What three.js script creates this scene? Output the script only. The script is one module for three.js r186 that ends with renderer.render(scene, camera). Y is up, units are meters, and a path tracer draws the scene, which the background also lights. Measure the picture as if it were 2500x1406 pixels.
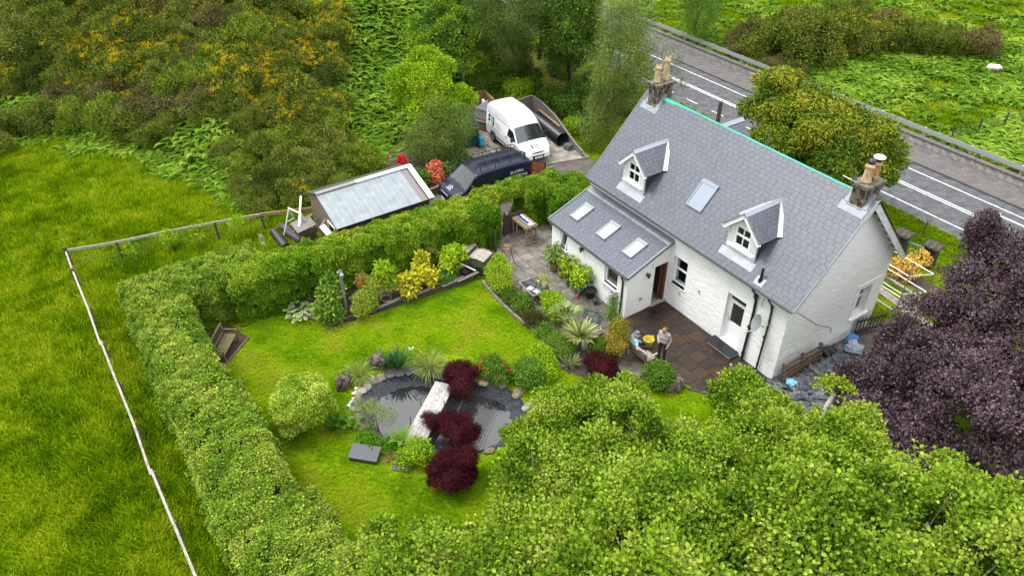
import * as THREE from 'three';
import { mergeGeometries } from 'three/addons/utils/BufferGeometryUtils.js';
import { ImprovedNoise } from 'three/addons/math/ImprovedNoise.js';
import { MarchingCubes } from 'three/addons/objects/MarchingCubes.js';
import { RoundedBoxGeometry } from 'three/addons/geometries/RoundedBoxGeometry.js';

// ---------------------------------------------------------------- camera, sky, sun, exposure
const scene = new THREE.Scene();
const camera = new THREE.PerspectiveCamera(41.804, 1024 / 575, 0.1, 900);
camera.rotation.order = 'YXZ';
camera.position.set(12.491, 21.203, 20.493);
camera.rotation.set(-0.650, 0.992, -0.009);
camera.updateMatrixWorld();
const renderer = new THREE.WebGLRenderer({ antialias: true });
renderer.toneMapping = THREE.LinearToneMapping;
renderer.toneMappingExposure = 2.4;
renderer.shadowMap.enabled = true;
renderer.shadowMap.type = THREE.PCFSoftShadowMap;
{ // even overcast sky: brightest overhead, a third as bright at the horizon
  const w = 128, h = 64, d = new Float32Array(w * h * 4);
  for (let j = 0; j < h; j++) for (let i = 0; i < w; i++) {
    const el = ((j + 0.5) / h - 0.5) * Math.PI, s = Math.max(0, Math.sin(el));
    const cl = 1 + 0.07 * Math.sin(i / w * Math.PI * 6 + 1.3) * Math.cos(el) * Math.sin(el * 3 + 1) + 0.04 * Math.sin(i / w * Math.PI * 14 + j * 0.4) * Math.cos(el);
    const L = 1.28 * (1 + 1.7 * s) / 2.7 * cl, k = (j * w + i) * 4;
    d[k] = L * 0.985; d[k + 1] = L * 1.0; d[k + 2] = L * 1.035; d[k + 3] = 1;
  }
  const t = new THREE.DataTexture(d, w, h, THREE.RGBAFormat, THREE.FloatType);
  t.mapping = THREE.EquirectangularReflectionMapping; t.magFilter = t.minFilter = THREE.LinearFilter; t.needsUpdate = true;
  scene.background = t; scene.environment = t;
}
const sun = new THREE.DirectionalLight(new THREE.Color(1, 0.97, 0.92), 1.5);
sun.position.set(-30, 62, 26); sun.target.position.set(-10, 0, 4);
sun.castShadow = true; sun.shadow.radius = 34; sun.shadow.mapSize.set(4096, 4096);
Object.assign(sun.shadow.camera, { left: -70, right: 70, top: 70, bottom: -70, near: 1, far: 220 });
scene.add(sun, sun.target);

// ---------------------------------------------------------------- helpers
let seed0 = 7;
function rng(seed) { let s = (seed * 2654435761) >>> 0; return () => { s = (s + 0x6d2b79f5) | 0; let t = Math.imul(s ^ (s >>> 15), 1 | s); t = (t + Math.imul(t ^ (t >>> 7), 61 | t)) ^ t; return ((t ^ (t >>> 14)) >>> 0) / 4294967296; }; }
const rnd = rng(11);
const R = (a, b, r = rnd) => a + (b - a) * r();
const V = (x, y, z) => new THREE.Vector3(x, y, z);
const clamp = (x, a = 0, b = 1) => Math.min(b, Math.max(a, x));
const sm = (a, b, x) => { const t = clamp((x - a) / (b - a)); return t * t * (3 - 2 * t); };
const lerp = (a, b, t) => a + (b - a) * t;
const PN = new ImprovedNoise();
const nz = (x, y = 0, z = 0) => PN.noise(x + 31.7, y + 17.3, z + 5.9);
const fbm = (x, y, z = 0) => nz(x, y, z) * 0.6 + nz(x * 2.1, y * 2.1, z * 2.1 + 3) * 0.28 + nz(x * 4.3, y * 4.3, z * 4.3 + 7) * 0.14;
const C = (r, g, b) => new THREE.Color().setRGB(r, g, b);

const taken = {};
function numbered(n) { const k = taken[n] = (taken[n] ?? -1) + 1; return k ? n + '_' + String(k).padStart(3, '0') : n; }
function shade(o) { o.traverse((c) => { if (c.isMesh) { c.castShadow = true; c.receiveShadow = true; } }); return o; }
function thing(name, label, category, pos = [0, 0, 0], ry = 0, group) {
  const o = new THREE.Group(); o.name = numbered(name); o.position.set(...pos); o.rotation.y = ry;
  o.userData = { label, category }; if (group) o.userData.group = group; scene.add(o); return o;
}
function tag(o, label, category, group) { o.userData.label = label; o.userData.category = category; if (group) o.userData.group = group; return o; }
function part(parent, name, geo, mat, label) {
  const g = Array.isArray(geo) ? merge(geo) : geo, m = new THREE.Mesh(g, mat); m.name = name; m.castShadow = m.receiveShadow = true;
  if (label) m.userData.label = label; parent.add(m); return m;
}
function single(name, label, category, geo, mat, group) { const m = part(scene, numbered(name), geo, mat, label); m.userData.category = category; if (group) m.userData.group = group; return m; }
function struct(name, geo, mat) { const m = part(scene, numbered(name), geo, mat); m.userData.kind = 'structure'; return m; }
function copyOf(o, pos, ry, label, scale) {
  const c = o.clone(); c.name = numbered(o.name.replace(/_\d\d\d$/, '')); scene.add(c); c.position.set(...pos); c.rotation.y = ry; c.userData = { ...o.userData };
  if (label) c.userData.label = label; if (scale) c.scale.set(...(Array.isArray(scale) ? scale : [scale, scale, scale])); return c;
}
function merge(list) {
  const idx = list.every((g) => g.index), col = list.some((g) => g.attributes.color);
  const l = list.map((g) => { const q = idx || !g.index ? g : g.toNonIndexed(); for (const k of Object.keys(q.attributes)) if (!['position', 'normal', 'uv', 'color'].includes(k)) q.deleteAttribute(k);
    if (!q.attributes.uv) q.setAttribute('uv', new THREE.BufferAttribute(new Float32Array(q.attributes.position.count * 2), 2));
    if (col && !q.attributes.color) q.setAttribute('color', new THREE.BufferAttribute(new Float32Array(q.attributes.position.count * 3).fill(1), 3)); return q; });
  return l.length === 1 ? l[0] : mergeGeometries(l);
}
// uv in metres / s from the dominant axis of each face
function tri(geo, s = 1, off = 0) {
  const g = geo.index ? geo.toNonIndexed() : geo, p = g.attributes.position, uv = new Float32Array(p.count * 2), a = V(), b = V(), c = V();
  for (let i = 0; i < p.count; i += 3) {
    a.fromBufferAttribute(p, i); b.fromBufferAttribute(p, i + 1); c.fromBufferAttribute(p, i + 2);
    const n = b.clone().sub(a).cross(c.clone().sub(a)), x = Math.abs(n.x), y = Math.abs(n.y), z = Math.abs(n.z);
    [a, b, c].forEach((q, k) => { const [u, v] = y >= x && y >= z ? [q.x, q.z] : x >= z ? [q.z, q.y] : [q.x, q.y]; uv[(i + k) * 2] = u / s + off; uv[(i + k) * 2 + 1] = v / s + off * 0.7; });
  }
  g.setAttribute('uv', new THREE.BufferAttribute(uv, 2)); return g;
}
function box(w, h, d, x = 0, y = 0, z = 0, ry = 0, rx = 0, rz = 0) { const g = new THREE.BoxGeometry(w, h, d); if (rx || rz) g.rotateX(rx).rotateZ(rz); if (ry) g.rotateY(ry); return g.translate(x, y, z); }
function rbox(w, h, d, x, y, z, r = 0.02, ry = 0) { const g = new RoundedBoxGeometry(w, h, d, 2, r); if (ry) g.rotateY(ry); return g.translate(x, y, z); }
function cyl(r0, r1, h, x = 0, y = 0, z = 0, n = 16, open = false) { return new THREE.CylinderGeometry(r1, r0, h, n, 1, open).translate(x, y + h / 2, z); }
function bar(a, b, w, h = w, up = V(0, 1, 0)) { // box beam from a to b
  const A = V(...a), B = V(...b), L = A.distanceTo(B), g = new THREE.BoxGeometry(w, h, L), m = new THREE.Matrix4();
  const zz = B.clone().sub(A).normalize(); if (Math.abs(zz.dot(up)) > 0.98) up = V(1, 0, 0);
  const xx = up.clone().cross(zz).normalize(), yy = zz.clone().cross(xx);
  m.makeBasis(xx, yy, zz).setPosition(A.add(B).multiplyScalar(0.5)); return g.applyMatrix4(m);
}
function rod(a, b, r0, r1 = r0, n = 8) { const A = V(...a), B = V(...b), d = B.clone().sub(A), L = d.length(); const g = new THREE.CylinderGeometry(r1, r0, L, n).translate(0, L / 2, 0); g.applyQuaternion(new THREE.Quaternion().setFromUnitVectors(V(0, 1, 0), d.normalize())); return g.translate(A.x, A.y, A.z); }
function tube(pts, r, n = 24, k = 7, closed = false) { return new THREE.TubeGeometry(new THREE.CatmullRomCurve3(pts.map((p) => V(...p)), closed), n, r, k, closed); }
function lathe(pts, n = 24) { return new THREE.LatheGeometry(pts.map((p) => new THREE.Vector2(...p)), n); }
function poly(pts, y, s = 1) { // flat horizontal sheet from [x,z] points
  const sh = new THREE.Shape(pts.map(([x, z]) => new THREE.Vector2(x, -z))); return tri(new THREE.ShapeGeometry(sh).rotateX(-Math.PI / 2).translate(0, y, 0), s);
}
function prism(pts, y0, y1, s = 1, bevel = 0) { // vertical prism on a [x,z] outline
  const sh = new THREE.Shape(pts.map(([x, z]) => new THREE.Vector2(x, -z)));
  return tri(new THREE.ExtrudeGeometry(sh, { depth: y1 - y0 - bevel * 2, bevelEnabled: bevel > 0, bevelSize: bevel, bevelThickness: bevel, bevelOffset: -bevel, bevelSegments: 1, curveSegments: 6 }).rotateX(-Math.PI / 2).translate(0, y0 + bevel, 0), s);
}
function inside(pts, x, z) { let c = false; for (let i = 0, j = pts.length - 1; i < pts.length; j = i++) { const [a, b] = pts[i], [d, e] = pts[j]; if (b > z !== e > z && x < (d - a) * (z - b) / (e - b) + a) c = !c; } return c; }
function paintGeo(g, col) { const n = g.attributes.position.count, a = new Float32Array(n * 3); for (let i = 0; i < n; i++) { a[i * 3] = col.r; a[i * 3 + 1] = col.g; a[i * 3 + 2] = col.b; } g.setAttribute('color', new THREE.BufferAttribute(a, 3)); return g; }
const pv = new THREE.Vector3();
function inView(x, y, z, m = 0.14) { pv.set(x, y, z).project(camera); return Math.abs(pv.x) < 1 + m && Math.abs(pv.y) < 1 + m && pv.z < 1; }

// ---------------------------------------------------------------- textures: grain, stains and relief only
function tex(w, h, f, srgb = true) {
  const d = new Uint8Array(w * h * 4);
  for (let j = 0; j < h; j++) for (let i = 0; i < w; i++) { const v = f(i / w, j / h), k = (j * w + i) * 4; const [r, g, b] = Array.isArray(v) ? v : [v, v, v]; d[k] = clamp(r) * 255; d[k + 1] = clamp(g) * 255; d[k + 2] = clamp(b) * 255; d[k + 3] = 255; }
  const t = new THREE.DataTexture(d, w, h); t.wrapS = t.wrapT = THREE.RepeatWrapping; t.magFilter = THREE.LinearFilter; t.minFilter = THREE.LinearMipmapLinearFilter; t.generateMipmaps = true;
  if (srgb) t.colorSpace = THREE.SRGBColorSpace; t.needsUpdate = true; return t;
}
// tileable noise: lattice values that wrap
function tile(seed, n, m = n) { const r = rng(seed), a = Array.from({ length: n * m }, r); return (u, v) => { let x = (((u % 1) + 1) % 1) * n, y = (((v % 1) + 1) % 1) * m; const i = Math.floor(x), j = Math.floor(y); x -= i; y -= j; x = x * x * (3 - 2 * x); y = y * y * (3 - 2 * y); const q = (p, s) => a[(s % m) * n + (p % n)]; return lerp(lerp(q(i, j), q(i + 1, j), x), lerp(q(i, j + 1), q(i + 1, j + 1), x), y); }; }
function octaves(seed, n, m, o) { const t = []; for (let k = 0; k < o; k++) t.push(tile(seed + k, n << k, m << k)); return (u, v) => { let s = 0, a = 0.5, w = 0; for (const f of t) { s += f(u, v) * a; w += a; a *= 0.55; } return s / w; }; }
const N1 = octaves(3, 8, 8, 5), N2 = octaves(9, 4, 4, 4), N3 = octaves(21, 64, 64, 2), NW = octaves(33, 4, 64, 3), NH = octaves(41, 8, 24, 4);
const T = {
  mottle: tex(512, 512, (u, v) => 0.68 + 0.5 * (N1(u, v) - 0.5) + 0.26 * (N3(u, v) - 0.5) + 0.14),
  soft: tex(256, 256, (u, v) => 0.86 + 0.22 * (N2(u, v) - 0.5) + 0.1 * (N3(u, v) - 0.5)),
  grain: tex(256, 256, (u, v) => 0.76 + 0.42 * (NW(u, v) - 0.5) + 0.22 * (N1(u, v) - 0.5)),
  grit: tex(512, 512, (u, v) => 0.72 + 0.5 * (N3(u, v) - 0.5) + 0.3 * (N2(u, v) - 0.5)),
  harl: tex(512, 512, (u, v) => { const a = NH(u, v), b = N1(u + 0.3, v); return 0.55 * a + 0.3 * b + 0.15 * N3(u, v); }, false),
  bumpN: tex(512, 512, (u, v) => 0.6 * N1(u, v) + 0.4 * N3(u, v), false),
  bumpW: tex(256, 256, (u, v) => NW(u, v), false),
  render: tex(512, 512, (u, v) => { const s = sm(0.60, 0.74, N1(u * 1 + 0.1, v)) * 0.4 + sm(0.62, 0.72, N2(u, v + 0.4)) * 0.35, f = 0.97 + 0.06 * (N3(u, v) - 0.5); return [f * (1 - s * 0.035), f * (1 - s * 0.04), f * (1 - s * 0.08)]; }),
  lichen: tex(512, 512, (u, v) => { const k = sm(0.5, 0.62, N1(u, v)), d = sm(0.52, 0.7, N2(u + 0.2, v)); const f = 0.7 + 0.5 * (N3(u, v) - 0.5); return [f * lerp(1, 0.45, k) * lerp(1, 0.8, d), f * lerp(0.98, 0.42, k) * lerp(1, 0.8, d), f * lerp(0.92, 0.4, k) * lerp(1, 0.82, d)]; }),
};
function mat(c, rough = 0.8, o = {}) { const { phys, ...q } = o; const m = phys ? new THREE.MeshPhysicalMaterial({ roughness: rough, ...q }) : new THREE.MeshStandardMaterial({ roughness: rough, ...q }); m.color.setRGB(...c); m.side = THREE.DoubleSide; return m; }
const MT = {
  slate: [0, 1, 2, 3, 4].map((k) => mat([[0.102, 0.114, 0.142], [0.095, 0.107, 0.135], [0.109, 0.120, 0.147], [0.097, 0.112, 0.142], [0.106, 0.117, 0.142]][k], 0.45, { map: T.soft, bumpMap: T.bumpN, bumpScale: 0.002 })),
  deck: mat([0.035, 0.037, 0.042], 0.9),
  white: mat([0.78, 0.79, 0.78], 0.45, { map: T.soft }),
  whiteGloss: mat([0.80, 0.81, 0.81], 0.3),
  wall: mat([0.82, 0.825, 0.82], 0.85, { map: T.render, bumpMap: T.harl, bumpScale: 0.034 }),
  smoothWall: mat([0.82, 0.825, 0.815], 0.85, { map: T.render, bumpMap: T.bumpN, bumpScale: 0.012 }),
  lead: mat([0.27, 0.295, 0.325], 0.45, { map: T.soft, metalness: 0.2 }),
  leadPale: mat([0.38, 0.41, 0.45], 0.4, { map: T.soft, metalness: 0.2 }),
  black: mat([0.012, 0.012, 0.013], 0.35),
  blackMatt: mat([0.016, 0.016, 0.018], 0.8),
  rubber: mat([0.012, 0.012, 0.012], 0.85),
  glass: mat([0.9, 0.95, 0.95], 0.03, { phys: 1, transmission: 1, ior: 1.5, thickness: 0 }),
  darkGlass: mat([0.012, 0.016, 0.017], 0.05, { phys: 1, clearcoat: 1, clearcoatRoughness: 0.02 }),
  skyGlass: mat([0.17, 0.205, 0.265], 0.06, { phys: 1, clearcoat: 1, clearcoatRoughness: 0.02, ior: 1.8 }),  // sky reflection over a blind, put into the base colour as pale blue
  room: mat([0.22, 0.19, 0.16], 0.9),
  stone: mat([0.37, 0.335, 0.28], 0.9, { map: T.lichen, bumpMap: T.bumpN, bumpScale: 0.03 }),
  terracotta: mat([0.46, 0.24, 0.155], 0.8, { map: T.mottle }),
  potBuff: mat([0.62, 0.45, 0.25], 0.75, { map: T.mottle }),
  potGreen: mat([0.13, 0.22, 0.20], 0.5, { map: T.soft }),
  timber: mat([0.27, 0.20, 0.135], 0.85, { map: T.grain, bumpMap: T.bumpW, bumpScale: 0.006 }),
  timberNew: mat([0.46, 0.29, 0.13], 0.8, { map: T.grain, bumpMap: T.bumpW, bumpScale: 0.006 }),
  timberGrey: mat([0.30, 0.275, 0.25], 0.85, { map: T.grain, bumpMap: T.bumpW, bumpScale: 0.006 }),
  timberPale: mat([0.52, 0.46, 0.40], 0.8, { map: T.grain, bumpMap: T.bumpW, bumpScale: 0.006 }),
  timberDark: mat([0.10, 0.075, 0.055], 0.85, { map: T.grain, bumpMap: T.bumpW, bumpScale: 0.006 }),
  soil: mat([0.075, 0.052, 0.038], 0.95, { map: T.mottle, bumpMap: T.bumpN, bumpScale: 0.05 }),
  gravel: mat([0.22, 0.19, 0.17], 0.95, { map: T.grit, bumpMap: T.bumpN, bumpScale: 0.03 }),
  asphalt: mat([0.096, 0.099, 0.106], 0.85, { map: T.mottle, bumpMap: T.bumpN, bumpScale: 0.006 }),
  footway: mat([0.17, 0.155, 0.148], 0.9, { map: T.grit, bumpMap: T.bumpN, bumpScale: 0.006 }),
  drive: mat([0.13, 0.112, 0.096], 0.9, { map: T.mottle, bumpMap: T.bumpN, bumpScale: 0.008 }),
  concrete: mat([0.36, 0.32, 0.26], 0.85, { map: T.mottle, bumpMap: T.bumpN, bumpScale: 0.008 }),
  paint: mat([0.78, 0.78, 0.76], 0.7, { map: T.mottle }),
  steel: mat([0.5, 0.51, 0.52], 0.4, { metalness: 0.5 }),
  bark: mat([0.14, 0.115, 0.09], 0.95, { map: T.mottle, bumpMap: T.bumpN, bumpScale: 0.03 }),
  barkPale: mat([0.36, 0.32, 0.27], 0.9, { map: T.mottle, bumpMap: T.bumpN, bumpScale: 0.02 }),
  twig: mat([0.030, 0.026, 0.014], 1),
};
const leafMat = (c, rough = 0.55, tr = 0.3, spec = 0.35) => mat(c, rough, { phys: 1, vertexColors: true, specularIntensity: spec, ...(tr ? { transmission: tr, thickness: 0, ior: 1.4 } : {}) });

// ---------------------------------------------------------------- foliage kit
class Leaves {
  constructor() { this.p = []; this.i = []; this.c = []; this.n = []; }
  tri4(a, l, t, r, n, g) { const k = this.p.length / 3; for (const q of [a, l, t, r]) { this.p.push(q.x, q.y, q.z); this.n.push(n.x, n.y, n.z); this.c.push(g[0], g[1], g[2]); } this.i.push(k, k + 2, k + 1, k, k + 3, k + 2); }
  // one leaf: base, direction, normal, length, width; round leaves get six corners
  leaf(b, d, n, len, wid, g = [1, 1, 1], round = false, fold = 0.18) {
    const s = d.clone().cross(n).normalize(), m = s.clone().cross(d).normalize();
    const at = (t, w, f) => b.clone().addScaledVector(d, len * t).addScaledVector(s, wid * w * 0.5).addScaledVector(m, f * wid);
    if (!round) { this.tri4(at(0, 0, 0), at(0.45, -1, fold), at(1, 0, -fold * 0.4), at(0.45, 1, fold), m, g); return; }
    const k = this.p.length / 3, q = [at(0, 0, 0), at(0.3, -0.85, fold), at(0.72, -0.8, fold), at(1, 0, 0), at(0.72, 0.8, fold), at(0.3, 0.85, fold)];
    for (const v of q) { this.p.push(v.x, v.y, v.z); this.n.push(m.x, m.y, m.z); this.c.push(...g); }
    this.i.push(k, k + 2, k + 1, k, k + 3, k + 2, k, k + 4, k + 3, k, k + 5, k + 4);
  }
  // a strap-shaped blade that arches over
  blade(b, d, len, wid, arch, g = [1, 1, 1], seg = 3, tip = 0.1) {
    const up = V(0, 1, 0), side = V(-d.z, 0, d.x); if (side.lengthSq() < 1e-6) side.set(1, 0, 0); side.normalize();
    const k = this.p.length / 3, n = side.clone().cross(d).normalize(); let q = b.clone(), dir = d.clone().normalize();
    for (let s = 0; s <= seg; s++) { const w = wid * (s === seg ? tip : 1 - 0.35 * Math.abs(s / seg - 0.35)) * 0.5; for (const e of [-1, 1]) { this.p.push(q.x + side.x * w * e, q.y + side.y * w * e, q.z + side.z * w * e); this.n.push(n.x, n.y, n.z); this.c.push(...g); }
      q = q.clone().addScaledVector(dir, len / seg); dir = dir.clone(); dir.y -= arch * (s + 1) / seg; dir.normalize(); }
    for (let s = 0; s < seg; s++) { const a = k + s * 2; this.i.push(a, a + 1, a + 3, a, a + 3, a + 2); }
  }
  geo() { const g = new THREE.BufferGeometry(); g.setAttribute('position', new THREE.Float32BufferAttribute(this.p, 3)); g.setAttribute('normal', new THREE.Float32BufferAttribute(this.n, 3)); g.setAttribute('color', new THREE.Float32BufferAttribute(this.c, 3)); g.setAttribute('uv', new THREE.Float32BufferAttribute(new Float32Array(this.p.length / 3 * 2), 2)); g.setIndex(this.i); return g; }
}
const dirRnd = (r) => { const y = r() * 2 - 1, a = r() * 6.2832, q = Math.sqrt(1 - y * y); return V(Math.cos(a) * q, y, Math.sin(a) * q); };
function sprig(seed, n, rad, len, wid, o = {}) {
  const r = rng(seed), L = new Leaves(), { round = false, flat = 0.7, up = 0.35, vary = 0.3, droop = 0, fold = 0.18, tint } = o;
  for (let i = 0; i < n; i++) {
    const q = dirRnd(r).multiplyScalar(rad * Math.cbrt(r())); q.y *= flat;
    const d = q.clone().normalize().multiplyScalar(0.7).add(dirRnd(r).multiplyScalar(0.6)); d.y += up - droop; d.normalize();
    const nn = V(0, 1, 0).add(dirRnd(r).multiplyScalar(0.75)), k = 1 + (r() - 0.5) * vary * 2, s = R(0.75, 1.2, r);
    L.leaf(q, d, nn, len * s, wid * s, tint && r() < tint.p ? tint.c.map((v) => v * k) : [k, k * R(0.95, 1.05, r), k * R(0.8, 1.1, r)], round, fold);
  }
  return L.geo();
}
function tuft(seed, n, h, w, o = {}) {
  const r = rng(seed), L = new Leaves(), { lean = 0.5, arch = 0.5, rad = 0.05, vary = 0.25, seg = 2 } = o;
  for (let i = 0; i < n; i++) { const a = r() * 6.283, k = 1 + (r() - 0.5) * 2 * vary, l = r() * lean, hh = h * R(0.55, 1.15, r); L.blade(V(Math.cos(a) * rad * r(), 0, Math.sin(a) * rad * r()), V(Math.cos(a) * l, 1, Math.sin(a) * l).normalize(), hh, w, arch * R(0.4, 1.3, r), [k, k, k * R(0.7, 1.1, r)], seg); }
  return L.geo();
}
function frond(L, b, d, len, wid, arch, g, n = 9) { // a fern frond: leaflets in two rows on an arching stalk
  let q = b.clone(), dir = d.clone().normalize();
  for (let i = 1; i <= n; i++) {
    const t = i / n; q = q.clone().addScaledVector(dir, len / n); dir = dir.clone(); dir.y -= arch / n * (0.5 + t); dir.normalize();
    const side = V(-dir.z, 0, dir.x).normalize(), nn = side.clone().cross(dir).normalize().multiplyScalar(-1); if (nn.y < 0) nn.multiplyScalar(-1);
    const w = wid * (t < 0.25 ? t * 4 : 1) * (1.06 - t) + 0.02;
    for (const e of [-1, 1]) L.leaf(q, side.clone().multiplyScalar(e).addScaledVector(dir, 0.45).normalize(), nn, w, len / n * 1.15, g, false, 0.05);
  }
}
function fernPlant(seed, n, len, wid, o = {}) { const r = rng(seed), L = new Leaves(); for (let i = 0; i < n; i++) { const a = i / n * 6.283 + r(), k = 1 + (r() - 0.5) * 0.45; frond(L, V(0, 0, 0), V(Math.cos(a) * (o.lean ?? 0.7), 1, Math.sin(a) * (o.lean ?? 0.7)), len * R(0.7, 1.2, r), wid * R(0.8, 1.2, r), o.arch ?? 1.6, [k * R(0.9, 1.15, r), k, k], o.n ?? 8); } return L.geo(); }

const _m = new THREE.Matrix4(), _q = new THREE.Quaternion(), _q2 = new THREE.Quaternion(), _s = V();
function instances(parent, name, geo, material, list, kind = 'stuff') {
  const im = new THREE.InstancedMesh(geo, material, list.length); im.name = name; im.castShadow = im.receiveShadow = true;
  list.forEach((e, k) => {
    if (e.n) { _q.setFromUnitVectors(V(0, 1, 0), e.n); _q2.setFromAxisAngle(V(0, 1, 0), e.a); _q.multiply(_q2); } else _q.setFromAxisAngle(V(0, 1, 0), e.a);
    const s = e.s; if (Array.isArray(s)) _s.set(...s); else _s.set(s, s, s); im.setMatrixAt(k, _m.compose(e.p, _q, _s)); im.setColorAt(k, e.c);
  });
  im.userData.kind = kind; parent.add(im); return im;
}
// leafy crown filling a set of ellipsoid lobes [x,y,z,rx,ry,rz]; colour varies by patches, not by light
function crownList(lobes, N, o = {}) {
  const r = rng(o.seed ?? 5), out = [], area = lobes.map((l) => (l[3] * l[4] + l[4] * l[5] + l[3] * l[5])), tot = area.reduce((a, b) => a + b, 0);
  const cols = o.cols, sc = o.scale ?? 1, lump = o.lump ?? 0.16, lf = o.lumpF ?? 1.1, inner = o.inner ?? 0.7;
  let guard = 0;
  while (out.length < N && guard++ < N * 8) {
    let t = r() * tot, i = 0; while ((t -= area[i]) > 0 && i < lobes.length - 1) i++;
    const l = lobes[i], d = dirRnd(r); if (d.y < (o.minY ?? -0.75)) continue;
    const f = 1 + lump * 2 * nz(l[0] + d.x * l[3] * lf, l[1] + d.y * l[4] * lf, l[2] + d.z * l[5] * lf), k = f * (r() < (o.stray ?? 0.05) ? R(1.04, 1.3, r) : lerp(inner, 1.06, Math.sqrt(r())));
    const p = V(l[0] + d.x * l[3] * k, l[1] + d.y * l[4] * k, l[2] + d.z * l[5] * k);
    if (lobes.some((m, j) => j !== i && ((p.x - m[0]) / m[3]) ** 2 + ((p.y - m[1]) / m[4]) ** 2 + ((p.z - m[2]) / m[5]) ** 2 < 0.5)) continue;
    if (o.voids && nz(p.x * o.vf + 3, p.y * o.vf, p.z * o.vf) < o.voids) continue;
    const n = V(d.x / l[3], d.y / l[4], d.z / l[5]).normalize().multiplyScalar(o.out ?? 0.8).add(V(0, o.up ?? 0.6, 0)).add(dirRnd(r).multiplyScalar(o.wild ?? 0.35)).normalize(); if (n.y < -0.95) continue;
    const patch = fbm(p.x * (o.pf ?? 0.9), p.y * (o.pf ?? 0.9), p.z * (o.pf ?? 0.9)) * 1.1 + 0.5 + (r() - 0.5) * (o.mix ?? 0.5);
    out.push({ p, n, a: r() * 6.28, s: sc * R(0.75, 1.25, r), c: ramp(cols, patch) });
  }
  return out;
}
// break smooth lobes into many small clumps over their surface
function clump(lobes, n, k, seed, minY = -0.45) { const r = rng(seed), out = []; for (const l of lobes) { out.push([l[0], l[1], l[2], l[3] * 0.72, l[4] * 0.72, (l[5] ?? l[3]) * 0.72]); for (let i = 0; i < n; i++) { let d = dirRnd(r); while (d.y < minY) d = dirRnd(r); const f = R(0.62, 0.86, r), s = k * R(0.7, 1.25, r), m = (l[3] + l[4] + (l[5] ?? l[3])) / 3; out.push([l[0] + d.x * l[3] * f, l[1] + d.y * l[4] * f, l[2] + d.z * (l[5] ?? l[3]) * f, m * s, m * s * 0.8, m * s]); } } return out; }
function ramp(cols, t) { const x = clamp(t) * (cols.length - 1), i = Math.min(cols.length - 2, Math.floor(x)), f = x - i, a = cols[i], b = cols[i + 1]; return C(lerp(a[0], b[0], f), lerp(a[1], b[1], f), lerp(a[2], b[2], f)); }
// tapered trunk with limbs that reach into the lobes
function trunkGeo(base, lobes, r0, o = {}) {
  const r = rng(o.seed ?? 3), B = V(...base), c = V(); let W = 0; for (const l of lobes) { const w = l[3] * l[4] * l[5]; c.add(V(l[0], l[1], l[2]).multiplyScalar(w)); W += w; } c.multiplyScalar(1 / W);
  const fork = B.clone().lerp(c, o.fork ?? 0.55), gs = [];
  const taper = (a, b, ra, rb, n = 5) => { const mid = a.clone().lerp(b, 0.5).add(V(R(-1, 1, r), R(-0.3, 0.5, r), R(-1, 1, r)).multiplyScalar(a.distanceTo(b) * 0.08)); const cv = new THREE.CatmullRomCurve3([a, mid, b]); let pr = a; for (let i = 1; i <= n; i++) { const q = cv.getPoint(i / n); gs.push(rod(pr.toArray(), q.toArray(), lerp(ra, rb, (i - 1) / n), lerp(ra, rb, i / n), 7)); pr = q; } };
  taper(B, fork, r0, r0 * 0.62);
  for (const l of lobes) { const e = V(l[0], l[1] + l[4] * (o.reach ?? 0.3), l[2]); taper(fork.clone().lerp(B, r() * 0.25), e, r0 * 0.45, r0 * 0.08); }
  if (o.twigs) for (const e of o.twigs) { let near = lobes[0], bd = 1e9; for (const l of lobes) { const q = (l[0] - e[0]) ** 2 + (l[1] - e[1]) ** 2 + (l[2] - e[2]) ** 2; if (q < bd) { bd = q; near = l; } } taper(V(near[0], near[1] - near[4] * 0.3, near[2]), V(e[0], e[1] + e[4] * 0.75, e[2]), r0 * 0.085, r0 * 0.03, 3); }
  return tri(merge(gs), 0.8);
}
function makeTree(name, label, category, base, lobes, N, geo, m, o = {}) {
  const t = thing(name, label, category, base, 0, o.group), L = lobes.map((l) => [l[0] - base[0], l[1] - base[1], l[2] - base[2], l[3], l[4], l[5] ?? l[3]]), LC = o.clump ? clump(L, o.clump, o.ck ?? 0.42, o.seed ?? 3) : L;
  if (!o.noTrunk) part(t, o.stem ?? 'trunk', trunkGeo([0, -0.1, 0], L, o.r0 ?? 0.18, o.clump ? { ...o, twigs: LC.filter((_, i) => i % (o.clump + 1)) } : o), o.bark ?? MT.bark);
  instances(t, o.crown ?? 'crown', geo, m, crownList(LC, N, o));
  return t;
}
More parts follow.
